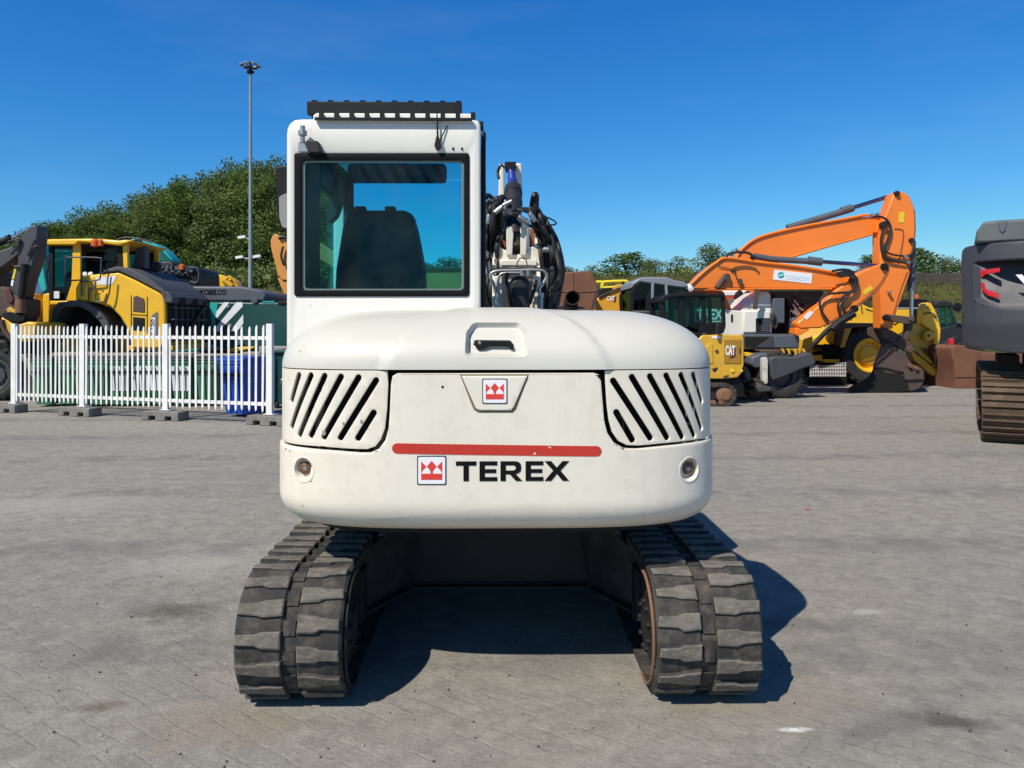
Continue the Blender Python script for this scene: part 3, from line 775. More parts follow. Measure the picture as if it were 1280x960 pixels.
# noise barrier of boards on the crest, right
root = thing('board_wall', 'long brown board wall standing on the grass bank at the right', 'wall', (P(1240, 358, 70.6).x, 70.6, 5))
bm = bm_new()
for i in range(11):
    a, c = P(1062 + i * 30, 343, 70.5), P(1092 + i * 30, 343, 70.5)
    zb = hill_z(a.x, 70.5) - 0.5
    for j in range(5): add_box(bm, (a.x + .08, 70.5 + 0.01 * (j % 2), zb + (6.45 - zb) * j / 5 + 0.02), (c.x - .08, 70.6, zb + (6.45 - zb) * (j + 1) / 5))
finish('board_panel', bm, M_barrier, root, 0.01)
for i in range(12):
    a = P(1062 + i * 30, 343, 70.5); bm = bm_new()
    add_box(bm, (a.x - .09, 70.42, hill_z(a.x, 70.5) - 0.5), (a.x + .09, 70.64, 6.52)); finish('post', bm, M_barrier, root, 0.01)

# floodlight mast
mast = thing('floodlight_mast', 'tall grey floodlight mast with a ring of lamps rising before the wood', 'light mast', (P(313, 400, 60).x, 60, 0))
mx, zt = mast.location.x, P(313, 84, 60).z
bm = bm_new(); add_tube(bm, [(mx, 60, 0), (mx, 60, 8), (mx, 60, zt)], [0.20, 0.085], 14, smooth=False); finish('mast_pole', bm, M_lamp_galv, mast)
bm = bm_new(); add_lathe(bm, [(.1, -.5), (.28, -.45), (.28, -.3), (.12, -.2), (.1, 0.35), (0.03, .4)], (mx, 60, zt), 'Z', 14)
for i in range(6):
    t = i * math.pi / 3 + 0.3; add_cyl(bm, (mx, 60, zt - 0.1), (mx + .62 * math.cos(t), 60 + .62 * math.sin(t), zt + 0.05), 0.035, 8)
finish('lamp_ring', bm, M_black, mast)
for i in range(6):
    t = i * math.pi / 3 + 0.3; c, s = math.cos(t), math.sin(t); bm = bm_new()
    add_obox(bm, (mx + .48 * c, 60 + .48 * s, zt + 0.2), (mx + .78 * c, 60 + .78 * s, zt + 0.10), 0.42, 0.13); finish('floodlight', bm, M_lightgrey, mast, 0.03)
for (px, py) in ((303, 297), (300, 322), (322, 321)):
    q = P(px, py, 60); bm = bm_new(); add_obox(bm, (q.x - .28, 59.9, q.z - .03), (q.x + .28, 59.9, q.z + .06), 0.3, 0.2); add_cyl(bm, (q.x, 60, q.z), (mx, 60, q.z - .1), 0.04, 8)
    finish('small_floodlight', bm, M_emblem_white, mast, 0.03)

# ================================================================== THE WHITE EXCAVATOR IN FRONT
ex = thing('white_excavator', 'large cream white tracked excavator seen from behind, parked in the middle of the yard', 'excavator', (0, 4.2, 0))
XO = -0.013
TW, YC, TB, TN = 0.985, 3.74, 0.54, 3.8         # tail outline in plan: half width, centre, depth, squareness
_right = []
for i in range(161):
    t = (math.pi / 2) * (i / 160) ** 1.0
    _right.append((TW * math.sin(t) ** (2 / TN), YC - TB * math.cos(t) ** (2 / TN)))
for i in range(1, 40): _right.append((TW - 0.10 * (i / 39) ** 1.5, YC + 0.84 * i / 39))
_right = np.array(_right)
_sr = np.concatenate([[0], np.cumsum(np.linalg.norm(np.diff(_right, axis=0), axis=1))])
_su = np.arange(0, _sr[-1], 0.004)
_rx, _ry = np.interp(_su, _sr, _right[:, 0]), np.interp(_su, _sr, _right[:, 1])
S_END = float(_su[-1])
def outl(s):
    a = abs(s); x = float(np.interp(a, _su, _rx)); y = float(np.interp(a, _su, _ry))
    return (x if s >= 0 else -x) + XO, y
def onorm(s):
    a, c = outl(s - 0.006), outl(s + 0.006)
    n = Vector((c[1] - a[1], -(c[0] - a[0]), 0)); return n.normalized()
CC = Vector((XO, 4.25, 0))
def sz(px, py):
    """photo pixel -> (arc length, height) on the tail wall"""
    best = None
    sgn = 1 if px >= 625 + XO * 280 else -1
    prev = None
    for s in np.arange(0, 1.6, 0.01):
        x, y = outl(sgn * s)
        q = P(px, py, y); d = (x - q.x) * sgn
        if best is None or abs(d) < best[0]: best = (abs(d), sgn * s, q.z)
        if prev is not None and prev[0] < 0 <= d:
            f = -prev[0] / (d - prev[0]); s2 = prev[1] + f * 0.01
            return (sgn * s2, P(px, py, outl(sgn * s2)[1]).z)
        prev = (d, s)
    return (best[1], best[2])
SZ = lambda pts: [sz(a, b) for a, b in pts]
def wall_warp(s, z, w):
    x, y = outl(s); n = onorm(s)
    return Vector((x + n.x * w, y + n.y * w, z))
RB, ZB0 = 0.13, 0.735
ZB = ZB0 + RB
def low_warp(s, v, w):             # counterweight: rolls under at the bottom
    x, y = outl(s); n = onorm(s); ins, z, nz, nr = 0, v, 0, 1
    if v < ZB:
        th = (ZB - v) / RB; z = ZB - RB * math.sin(th); ins = RB * (1 - math.cos(th)); nz = -math.sin(th); nr = math.cos(th)
    k = 1 - ins / TW * 1.0
    p = CC + (Vector((x, y, 0)) - CC) * k
    return Vector((p.x + n.x * nr * w, p.y + n.y * nr * w, z + nz * w))
HZ, HA, HH = 1.417, 0.43, 0.256    # hood: start height, inset and rise of its dome
HN = 2.15
_hv = []
for i in range(101):
    t = math.pi / 2 * i / 100
    _hv.append((HA * (1 - math.cos(t) ** (2 / HN)), HH * math.sin(t) ** (2 / HN)))
_hv = np.array(_hv); _hl = np.concatenate([[0], np.cumsum(np.linalg.norm(np.diff(_hv, axis=0), axis=1))]); HL = float(_hl[-1])
def hood_warp(s, v, w):
    v = min(max(v, 0), HL)
    ins, dz = float(np.interp(v, _hl, _hv[:, 0])), float(np.interp(v, _hl, _hv[:, 1]))
    a, c = max(v - .01, 0), min(v + .01, HL)
    ti, tz = np.interp(c, _hl, _hv[:, 0]) - np.interp(a, _hl, _hv[:, 0]), np.interp(c, _hl, _hv[:, 1]) - np.interp(a, _hl, _hv[:, 1])
    l = math.hypot(ti, tz); nr, nz = tz / l, ti / l
    x, y = outl(s); n = onorm(s)
    p = CC + (Vector((x, y, 0)) - CC) * (1 - ins / TW)
    f = v / HL
    half = 0.478 - 0.24 * max(0, (f - 0.02)) ** 0.55 * (0.3 + 0.7 * f) if f < 0.95 else 0.24
    d = (half - abs(s)) / 0.014
    e = max(0.0, min(1.0, d * 0.5 + 0.5)); e = e * e * (3 - 2 * e)
    w2 = w + (0.013 * e if w > -0.012 else 0)
    return Vector((p.x + n.x * nr * w2, p.y + n.y * nr * w2, HZ + dz + nz * w2))
def hv(px, py):
    """photo pixel -> (arc, profile length) on the hood near the rear"""
    s, z = sz(px, py)
    v = 0
    for it in range(20):
        ins = float(np.interp(v, _hl, _hv[:, 0])); k = 1 - ins / TW
        x, y = outl(s); yy = CC.y + (y - CC.y) * k
        q = P(px, py, yy); z = q.z
        v = float(np.interp(z - HZ, _hv[:, 1], _hl))
        xt = (q.x - CC.x) / k + CC.x
        s = float(np.interp(abs(xt - XO), _rx[:200], _su[:200])) * (1 if xt >= XO else -1)
    return s, v
HVS = lambda pts: [hv(a, b) for a, b in pts]

# ---- engine bay: dark core inside the panels
bm = bm_new()
core = [outl(s) for s in np.linspace(-S_END, S_END, 90)]
core = [((x - XO) * 0.90 + XO, 4.25 + (y - 4.25) * 0.90) for x, y in core]
add_poly_z(bm, core, 0.76, 1.50)
core_o = finish('engine_bay', bm, M_void, ex)
bm = bm_new()
core2 = [((x - XO) * 0.86 + XO, 4.25 + (y - 4.25) * 0.86) for x, y in [outl(s) for s in np.linspace(-S_END, S_END, 90)]]
add_poly_z(bm, core2, 0.70, 0.765); finish('revolving_deck', bm, M_black, ex)

# ---- counterweight with its raised middle
top_l = [(352, 558), (380, 560), (420, 563.5), (450, 566), (463, 566), (474, 561), (482, 550), (486, 536), (487.5, 515), (489, 480), (491, 470), (497, 466.5)]
top_r = [(742, 466), (748, 468), (751, 476), (753, 500), (755, 525), (759, 541), (767, 553), (780, 560.5), (795, 561), (830, 557.5), (860, 554), (884, 551)]
L, Rr = SZ(top_l[1:]), SZ(top_r[:-1])
zl, zr = L[0][1] + 0.004, Rr[-1][1] + 0.006
S1 = 1.72
vb = ZB - RB * math.pi / 2 * 0.97
cw = [(-S1, vb), (S1, vb), (S1, zr), (1.25, zr)] + Rr[::-1] + L[::-1] + [(-1.25, zl), (-S1, zl)]
lampc = [sz(381.5, 586.5), sz(860, 586.5)]
holes = [circ(s, z, 0.051, 24) for s, z in lampc]
bm = bend(flat_bm(cw, holes, 0.03, 0.010, (0.028, 0.02), 0.006), low_warp)
bot = [low_warp(s, vb, -0.004) for s in np.linspace(-S1, S1, 80)]
vs = [bm.verts.new(p) for p in bot]; bm.faces.new(vs)
cwo = finish('counterweight', bm, M_cream, ex, sharp=30)
for (s, z) in lampc:
    lw = lambda a, c, w: (low_warp(a, c, w) if w > 0.003 else low_warp(a, c, 0.006) + Vector((0, -(w - 0.006), 0)))
    bm = bend(loft_bm([(circ(s, z, 0.0575, 32), 0.004), (circ(s, z, 0.0565, 32), 0.0115), (circ(s, z, 0.051, 32), 0.0122), (circ(s, z, 0.046, 32), -0.002), (circ(s, z, 0.036, 32), -0.028)]), lw)
    r_ = finish('lamp_recess', bm, M_cream, cwo)
    q = lw(s, z, -0.03)
    bm = bm_new(); add_lathe(bm, [(.003, -.020), (.018, -.018), (.028, -.010), (.031, .012), (.003, .013)], q, 'Y', 20); lp_ = finish('lamp', bm, M_lens, r_)
    bm = bm_new(); add_lathe(bm, [(.003, -.026), (.009, -.025), (.011, -.018), (.003, -.017)], q, 'Y', 14); finish('lamp_core', bm, M_steel, lp_)
# red stripe, chipped on the right
A, B = sz(497, 560), sz(745, 563.5)
hs = 0.0215
st = capsule(A, B, hs, 8)
n_top = [p for p in st]
bm = bend(flat_bm(st, [circ(*sz(668, 566), 0.006, 7), [sz(683, 556.5 + .4), sz(686, 559), sz(689, 560), sz(688, 557.5)][::1]], 0.004, 0.0118, (0.03, 0.03)), low_warp)
finish('red_stripe', bm, M_red, cwo)
emblem(cwo, *sz(540, 587.3), 0.121, low_warp, 0.0105)
a, c = sz(570, 600), sz(711, 576)
bm = bend(wide_letters(a[0], sz(640, 600.5)[1], c[0], sz(640, 576)[1], 0.003, 0.0125), low_warp)
finish('lettering', bm, M_ink, cwo)
# paint chips and a bolt hole on the middle
bm = bend(flat_bm(circ(*sz(553.5, 483.5), 0.0055, 10), (), 0.002, 0.0112), wall_warp); merge(bm, bend(flat_bm([sz(744, 468.5), sz(750, 468.5), sz(750, 474)], (), 0.002, 0.0112), wall_warp))
for q in ((358, 561, .006, .003), (363, 563.5, .003, .003)):
    merge(bm, bend(flat_bm(circ(*sz(q[0] + 2, q[1]), q[2], 8, q[3]), (), 0.002, 0.0112), wall_warp))
finish('bolt_hole', bm, M_ink, cwo)

# ---- rear door flap with the small badge (a raised trapezium)
trap = SZ([(577, 469.5), (659, 469.5), (642, 509), (639, 512.5), (600, 512.5), (595, 510)])
grow = SZ([(575, 468), (661, 468), (645, 511.5), (641, 515.5), (598, 515.5), (592, 511.5)])
bm = bend(flat_bm(trap, (), 0.012, 0.0185, (0.03, 0.03), 0.004), wall_warp)
flap = finish('latch_flap', bm, M_cream, cwo)
bm = bend(flat_bm(grow, (), 0.006, 0.0112, (0.03, 0.03)), wall_warp); finish('flap_seam', bm, mat('flap_seam_brown', (0.18, 0.15, 0.10), 0.8), flap)  # brown border strip showing round the flap
emblem(flap, *sz(618.5, 488.5), 0.104, wall_warp, 0.0192)

# ---- ventilation panels
SLOT = {-1: [((373.5, 469), (364.5, 500)), ((388.5, 469.5), (364.5, 533)), ((405.6, 470), (374.5, 543)), ((426, 471), (388.5, 544)), ((448, 472), (405, 546)), ((470, 475.5), (425.5, 547)), ((467, 516), (447.5, 547.5))],
        1: [((766.5, 476), (813, 547.5)), ((790, 471.5), (834, 547)), ((812.6, 470.5), (853, 546)), ((833, 469.5), (868, 544)), ((851.6, 469), (877, 535)), ((867, 468.5), (877.5, 501)), ((770.5, 515.5), (790.5, 550))]}
LS = [(484, 464.8), (485, 480), (483.5, 512), (481, 535), (476, 549), (469, 558), (459, 561.5), (440, 561), (400, 558), (368, 555)]
RS = [(756, 464.5), (757, 480), (758.5, 505), (761, 525), (765, 540), (773, 551.5), (784, 556.5), (798, 557), (830, 554), (870, 549.5)]
for sg, edge in ((-1, LS), (1, RS)):
    e = SZ(edge)
    zt = HZ - 0.005
    e[0] = (e[0][0], zt)
    zb = e[-1][1]
    pts = e + [(sg * 1.3, zb - 0.002), (sg * S1, zb - 0.002), (sg * S1, zt)]
    hol = []
    for a, c in SLOT[sg]:
        a, c = sz(*a), sz(*c)
        hol.append(capsule(a, c, 0.0132, 7))
    # two more round the corner, out of the picture
    for q in (1.34, 1.46): hol.append(capsule((sg * q, zt - .05), (sg * (q + .07), zt - .27), 0.0125, 7))
    bm = bend(flat_bm(pts, hol, 0.009, 0.0, (0.03, 0.03), 0.0025), wall_warp)
    pan = finish('vent_panel', bm, M_cream, ex, sharp=30)
    if sg < 0:
        bm = bm_new()
        for (px, py, r) in ((429.5, 529.5, .006), (452, 527, .007), (405, 541, .009)):
            s, z = sz(px, py); merge(bm, bend(flat_bm(circ(s, z, r, 7, r * 1.3), (), 0.003, 0.0015), wall_warp))
        finish('chipped_edge', bm, mat('chipped_primer', (0.30, 0.28, 0.23), 0.7), pan)

# ---- hood
rec = arc_round(HVS([(592, 406.5), (649, 406.5), (659, 418), (660, 447.5), (581.5, 447.5), (583, 418)]), 0.03, 4)
hood_out = [(-S1, 0), (S1, 0), (S1, HL), (-S1, HL)]
bm = bend(flat_bm(hood_out, [rec], 0.016, 0.0, (0.02, 0.016), 0.0), hood_warp)
hood_ring = [hood_warp(s, HL, 0) for s in np.linspace(-S1, S1, 90)]
vs = [bm.verts.new(p - Vector((0, 0, 0.003))) for p in hood_ring]; bm.faces.new(vs)
vs = [bm.verts.new(p - Vector((0, 0, 0.03))) for p in hood_ring]; bm.faces.new(vs[::-1])
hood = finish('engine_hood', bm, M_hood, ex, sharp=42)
# handle pocket
cx = sum(p[0] for p in rec) / len(rec); cv = sum(p[1] for p in rec) / len(rec)
sc = lambda k, dv=0, kv=None: [(cx + (a - cx) * k, cv + (b - cv) * (kv or k) + dv) for a, b in rec]
def tray_warp(s, v, w):
    base = hood_warp(s, v, 0)
    return base + Vector((0, -w * 0.98, w * 0.05))
bm = bend(loft_bm([(sc(1.025), 0.001), (sc(0.985), -0.005), (sc(0.90, -0.012, 0.72), -0.045)]), tray_warp)
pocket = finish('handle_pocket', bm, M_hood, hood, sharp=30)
pin = rec and (cx, cv - 0.016)
y0 = tray_warp(cx, cv - 0.012, -0.040).y - 0.022
hb = lambda pts: PX(pts, y0)
bm = bm_new(); add_prism(bm, arc_round(hb([(593, 425), (638, 425.5), (643, 432), (644, 438), (634, 440), (600, 440), (593, 437), (591.5, 431)]), 0.008), y0 + 0.006, y0 + 0.045)
hd = finish('door_handle', bm, M_trim, hood, 0.002)
bm = bm_new(); add_prism(bm, arc_round(hb([(596, 426), (636, 426.5), (641, 431), (643, 436), (639, 436.5), (634, 431.5), (612, 431.5), (606, 436.5), (598, 437), (594, 433)]), 0.005), y0 - 0.018, y0 + 0.006)
finish('handle_grip', bm, M_black, hd, 0.004)
bm = bm_new(); q = P(599.5, 428.5, y0 - .02); add_cyl(bm, (q.x, y0 - .021, q.z), (q.x, y0 - .012, q.z), 0.007, 16); finish('lock', bm, M_steel, hd, 0.001)
# exhaust: a short bent pipe, mouth to the rear
bm = bm_new()
q = P(716, 373, 3.75)
zc = q.z
path = [(q.x, 3.86, 1.62), (q.x, 3.86, zc - 0.055), (q.x, 3.845, zc - 0.02), (q.x, 3.80, zc + 0.002), (q.x, 3.75, zc + 0.004)]
add_tube(bm, path, 0.036, 24, smooth=False, cap=False)
finish('exhaust_pipe', bm, mat('sooty_pipe', (0.035, 0.03, 0.028), 0.6, metal=0.6, dirt=0.6, dirtcol=(0.10, 0.07, 0.05), scale=14), ex, sharp=60)
md = bpy.data.objects['exhaust_pipe'].modifiers.new('wall', 'SOLIDIFY'); md.thickness = 0.004
bm = bm_new(); add_lathe(bm, [(0.07, 0), (0.07, 0.006), (0.04, 0.012)], (q.x, 3.86, HZ + HH + 0.012), 'Z', 20); finish('exhaust_collar', bm, M_black, ex, 0)

# ---- right hand deck box and step (beside the boom)
bm = bm_new(); add_box(bm, (0.34, 4.55, 0.80), (0.90, 5.6, 1.50)); finish('fuel_tank', bm, M_white, ex, 0.05, 3)
bm = bm_new(); add_box(bm, (-0.99, 3.70, 0.76), (0.92, 5.4, 0.84)); finish('deck_frame', bm, M_black, ex, 0.01)

# ---- undercarriage
TXO, TWD, TR, TY0, TY1 = 1.082, 0.436, 0.262, 3.40, 5.35
per = 2 * (TY1 - TY0) + 2 * math.pi * TR
def track_pt(t, h):
    t = t % per; a = TY1 - TY0
    if t < math.pi * TR:                      # round the rear
        th = t / TR
        return (TY0 - (TR + h) * math.sin(th), TR + 0.012 - (TR + h) * math.cos(th))
    t -= math.pi * TR
    if t < a: 
        sag = 0.012 * math.sin(math.pi * t / a)
        return (TY0 + t, TR + 0.012 + TR + h - sag)
    t -= a
    if t < math.pi * TR:
        th = t / TR
        return (TY1 + (TR + h) * math.sin(th), TR + 0.012 + (TR + h) * math.cos(th))
    t -= math.pi * TR
    return (TY1 - t, 0.012 - h)
def make_track(sg, seed):
    rd = random.Random(seed)
    x_out = sg * TXO + XO * 0
    def tw(u, t, h):                          # u: 0 outer edge .. TWD inner edge
        y, z = track_pt(t, h); return Vector((x_out - sg * u, y, z))
    n = 48; pitch = per / n
    bm = bm_new()
    m = 200
    prof = [(0.0, -0.004), (0.012, 0.006), (0.185, 0.006), (0.195, -0.004), (0.252, -0.004), (0.262, 0.006), (TWD - 0.012, 0.006), (TWD, -0.004), (TWD, -0.022), (0.0, -0.022)]
    rings = []
    for i in range(m):
        rings.append([bm.verts.new(tw(u, per * i / m, h)) for u, h in prof])
    for i in range(m):
        A, B = rings[i], rings[(i + 1) % m]
        for k in range(len(prof)): bm.faces.new((A[k], A[(k + 1) % len(prof)], B[(k + 1) % len(prof)], B[k]))
    # drive lugs in the groove
    for i in range(n):
        t0 = i * pitch
        pts = [(0.200, t0 + .012), (0.247, t0 + .012), (0.247, t0 + pitch * .62), (0.200, t0 + pitch * .62)]
        b2 = flat_bm(pts, (), 0.008, 0.004, None); merge(bm, bend(b2, tw))
    belt = finish('rubber_track', bm, M_rubber, ex, sharp=35)
    bm = bm_new()
    for i in range(n):
        for col in (0, 1):
            t0 = i * pitch + (pitch * 0.5 if col else 0)
            j = lambda k=0.006: rd.uniform(-k, k)
            L2 = pitch * 0.31
            if col == 0: pts = [(0.006 + j(), -L2 * .62 + j()), (0.085, -L2 * .70 + j()), (0.112, -L2 + j()), (0.192, -L2 + j()), (0.192, L2 * .85 + j()), (0.110, L2 * .80), (0.085, L2 * .55), (0.006 + j(), L2 * .52)]
            else: pts = [(0.256, -L2 + j()), (0.330, -L2 + j()), (0.352, -L2 * .70), (TWD - 0.008 + j(), -L2 * .62 + j()), (TWD - 0.008, L2 * .50 + j()), (0.352, L2 * .55), (0.330, L2 * .80), (0.256, L2 * .85 + j())]
            hh = 0.022 + rd.uniform(-.006, .003)
            b0 = [(u, t0 + t) for u, t in pts]
            cu = sum(p[0] for p in b0) / 8; ct = sum(p[1] for p in b0) / 8
            b1 = [(cu + (u - cu) * 0.94, ct + (t - ct) * 0.80) for u, t in b0]
            grow2 = [(cu + (u - cu) * 1.02, ct + (t - ct) * 1.10) for u, t in b0]
            bl = bm_new(); r0 = [bl.verts.new((a, c, 0.0)) for a, c in grow2]; r1 = [bl.verts.new((a, c, hh * .8)) for a, c in b0]; r2 = [bl.verts.new((a, c, hh)) for a, c in b1]
            for ra, rb, mi in ((r0, r1, 1), (r1, r2, 0)):
                for k in range(8): bl.faces.new((ra[k], ra[(k + 1) % 8], rb[(k + 1) % 8], rb[k])).material_index = mi
            bl.faces.new(r2)
            merge(bm, bend(bl, tw))
    finish('tread_lugs', bm, [M_lug, M_rubber], belt, sharp=25)
    xc = sg * (TXO - TWD / 2)
    # sprocket, idler, rollers, side frame
    bm = bm_new(); add_lathe(bm, [(0.02, -.20), (0.13, -.19), (0.17, -.13), (0.215, -.125), (0.225, -.10), (0.225, -.08), (0.20, -.07), (0.2, .07), (0.225, .08), (0.225, .10), (0.215, .125), (0.12, .13), (0.02, .14)] if sg > 0 else [(0.02, -.14), (0.12, -.13), (0.215, -.125), (0.225, -.10), (0.225, -.08), (0.20, -.07), (0.2, .07), (0.225, .08), (0.225, .10), (0.215, .125), (0.17, .13), (0.13, .19), (0.02, .20)], (xc, TY0, TR + .012), 'X', 36)
    finish('drive_sprocket', bm, M_hub, ex)
    bm = bm_new()
    for (r, w) in ((0.15, 0.205),): add_lathe(bm, [(r * .5, w - .012), (r, w - .012), (r, w), (r * .55, w + .02), (r * .5, w + .02)] if sg < 0 else [(r * .5, -w - .02), (r * .55, -w - .02), (r, -w), (r, -w + .012), (r * .5, -w + .012)], (xc, TY0, TR + .012), 'X', 28)
    for i in range(9):
        t = i * 2 * math.pi / 9; x = xc - sg * 0.222
        add_cyl(bm, (x - .012, TY0 + .10 * math.cos(t), TR + .012 + .10 * math.sin(t)), (x + .012, TY0 + .10 * math.cos(t), TR + .012 + .10 * math.sin(t)), 0.012, 6)
    finish('hub_plate', bm, M_frame, ex)
    bm = bm_new(); add_lathe(bm, [(0.05, -.09), (0.20, -.08), (0.235, -.05), (0.235, .05), (0.20, .08), (0.05, .09)], (xc, TY1, TR + .012), 'X', 30); finish('idler_wheel', bm, M_frame, ex)
    bm = bm_new()
    for i in range(5): add_lathe(bm, [(0.03, -.11), (0.075, -.10), (0.075, -.03), (0.05, -.02), (0.05, .02), (0.075, .03), (0.075, .10), (0.03, .11)], (xc, TY0 + .40 + i * 0.31, 0.095), 'X', 18)
    finish('track_rollers', bm, M_frame, ex)
    bm = bm_new(); add_poly_x(bm, [(TY0 + .02, .14), (TY1 - .15, .14), (TY1 - .05, .22), (TY1 - .05, .33), (TY1 - .2, .40), (TY0 + .25, .42), (TY0 + .02, .36)], xc - .10, xc + .10); finish('track_frame', bm, M_frame, ex, 0.01)
    # guard rim seen inside the track
    bm = bm_new()
    ring = []
    for i in range(30):
        t = R(-100) + i * R(200) / 29
        ring.append((xc - sg * 0.228, TY0 - 0.236 * math.cos(t), TR + .012 + 0.236 * math.sin(t)))
    add_tube(bm, ring, 0.007, 8, smooth=False); finish('worn_shaded_rim', bm, M_hub if sg > 0 else M_frame, ex)  # left rim takes the dark frame paint to imitate its shade
make_track(-1, 1); make_track(1, 2)
# X frame: middle plate and broad legs sloping down to the tracks
YF = 3.74
bm = bm_new()
add_prism(bm, [(-0.50, 0.205), (0.50, 0.205), (0.46, 0.60), (-0.46, 0.60)], YF + 0.42, 5.0)
add_prism(bm, [(-0.62, 0.30), (0.62, 0.30), (0.62, 0.52), (-0.62, 0.52)], YF + 0.55, 4.9)
finish('chassis_frame', bm, M_frame, ex, 0.01)
M_leg = mat('scuffed_sunlit_leg_paint', (0.022, 0.022, 0.024), 0.5, dirt=0.6, dirtcol=(0.10, 0.09, 0.08), scale=9)  # dusty and scuffed, also lightened to imitate sun on the leg faces
for sg in (-1, 1):
    bm = bm_new(); v = [(0.40, YF + .40, 0.63), (0.77, YF - .02, 0.43), (0.77, YF - .02, 0.165), (0.48, YF + .40, 0.205)]
    f0 = [bm.verts.new((sg * x, y, z)) for x, y, z in v]; f1 = [bm.verts.new((sg * (x + .08), y + .30, z)) for x, y, z in v]
    bm.faces.new(f0); bm.faces.new(f1[::-1])
    for k in range(4): bm.faces.new((f0[k], f0[(k + 1) % 4], f1[(k + 1) % 4], f1[k]))
    finish('sloping_leg', bm, M_leg, ex, 0.008)
    bm = bm_new(); add_obox(bm, (sg * 0.49, YF + 0.36, 0.200), (sg * 0.79, YF - 0.05, 0.155), 0.014, 0.075, (0, -1, 0)); finish('leg_flange', bm, M_leg, ex, 0.004)
    bm = bm_new(); add_obox(bm, (sg * 0.40, YF + 0.36, 0.645), (sg * 0.60, YF + 0.13, 0.54), 0.02, 0.06, (0, -1, 0)); finish('leg_gusset', bm, M_leg, ex, 0.004)
    bm = bm_new(); add_poly_x(bm, [(YF - 0.16, 0.22), (YF - 0.001, 0.17), (YF - 0.001, 0.45), (YF - 0.10, 0.44)], sg * 0.655 - 0.012, sg * 0.655 + 0.012); finish('mounting_plate', bm, M_frame, ex, 0.004)
bm = bm_new()
add_obox(bm, (-0.47, YF + .39, 0.20), (0.47, YF + .39, 0.20), 0.05, 0.014); finish('frame_lip', bm, M_frame, ex, 0.004)
bm = bm_new(); add_lathe(bm, [(0.50, 0), (0.52, 0.01), (0.52, 0.07), (0.47, 0.075), (0.47, 0.14)], (0, 4.45, 0.60), 'Z', 48); finish('slewing_ring', bm, M_frame, ex)
bm = bm_new(); add_box(bm, (-1.1, 5.95, 0.05), (1.1, 6.03, 0.44)); add_box(bm, (-.6, 5.1, .2), (-.5, 5.98, .3)); add_box(bm, (.5, 5.1, .2), (.6, 5.98, .3)); finish('dozer_blade', bm, M_frame, ex, 0.01)

# ---- cab
YB, YFR = 3.68, 4.78
XL, XR = P(357.5, 250, YB).x, P(600.5, 250, YB).x
ZT = P(480, 148.5, YB).z; ZF = 0.86
cab = finish('cab', bend(flat_bm(arc_round([(XL, ZF), (XR, ZF), (XR, ZT - 0.07), (XR, ZT - .0), (XL, ZT)], 0.075, 5), [arc_round(PX([(370, 193), (585, 193), (585, 369), (370, 369)], YB), 0.012)], 0.05, 0.0, None, 0.016), front(YB)), M_white, ex)
WX0, WX1, WZ0, WZ1 = P(370, 200, YB).x, P(585, 200, YB).x, P(480, 369, YB).z, P(480, 193, YB).z
bm = bm_new()                      # roof round a large front skylight that runs on into the windscreen
H0, H1 = P(427, 215, 4.3).x, P(579, 215, 4.3).x
HY0 = 4.0
zr0, zr1 = ZT - 0.10, ZT - 0.004
add_box(bm, (XL + .012, YB + .04, zr0), (XR - .012, HY0, zr1))
add_box(bm, (XL + .012, HY0 + .0005, zr0), (H0, YFR, zr1)); add_box(bm, (H1, HY0 + .0005, zr0), (XR - .012, YFR, zr1))
roof = finish('cab_roof', bm, M_white, cab, 0.012)
bm = bm_new(); add_prism(bm, arc_round([(P(391, 146, 3.86).x, zr1 - .02), (P(391, 146, 3.86).x, P(480, 141, 3.86).z - .012), (P(395, 146, 3.86).x, P(480, 141, 3.86).z), (P(588, 146, 3.86).x, P(480, 141, 3.86).z), (P(592, 146, 3.86).x, P(480, 141, 3.86).z - .012), (P(592, 146, 3.86).x, zr1 - .02)], .02), 3.86, 3.985); finish('roof_crown', bm, M_white, cab, 0.01)
bm = bm_new(); add_box(bm, (XL + .03, YB + .05, zr0 - .012), (XR - .03, HY0, zr0 - .002))
add_box(bm, (XL + .03, HY0 + .001, zr0 - .012), (H0, YFR - .03, zr0 - .002)); add_box(bm, (H1, HY0 + .001, zr0 - .012), (XR - .03, YFR - .03, zr0 - .002)); finish('headliner', bm, M_trim, cab)
bm = bm_new(); add_box(bm, (H0 - .01, HY0 - .01, zr0 + .02), (H1 + .01, YFR - .03, zr0 + .028)); finish('skylight', bm, G_front, cab)
va, vb_ = P(434.5, 229, 4.12), P(558.5, 229, 4.12)
vz0, vz1 = P(480, 229, 4.12).z, min(P(480, 202, 4.12).z, zr0 - .02)
bm = bm_new(); add_prism(bm, arc_round([(va.x, vz0), (vb_.x, vz0), (vb_.x, vz1), (va.x, vz1)], .03), 4.12, 4.126); vis = finish('sun_visor', bm, G_hatch, cab)
bm = bm_new()
for i in range(6):
    u = va.x + .05 + i * (vb_.x - va.x - .06) / 6
    add_prism(bm, [(u + .055, vz0 + .004), (u + .085, vz0 + .004), (u + .035, vz1 - .004), (u + .0, vz1 - .004)], 4.128, 4.131)
finish('guard_gap_stripes', bm, mat('guard_gap_light', (.42, .44, .43), .6, dirt=.2), vis)  # pale strips imitate light showing between the roof guard slats
bm = bm_new()
add_box(bm, (XL, YFR - .07, ZF), (XL + .07, YFR, ZT - .06)); add_box(bm, (XR - .06, YFR - .07, ZF), (XR, YFR, ZT - .06))          # front posts
add_box(bm, (XL + .005, YB + .055, ZF), (XL + .045, YFR - .075, 1.12)); add_box(bm, (XR - .045, YB + .055, ZF), (XR - .005, YFR - .075, 1.30))
add_box(bm, (XL + .072, YFR - .06, ZF), (XR - .062, YFR - .01, 1.05))
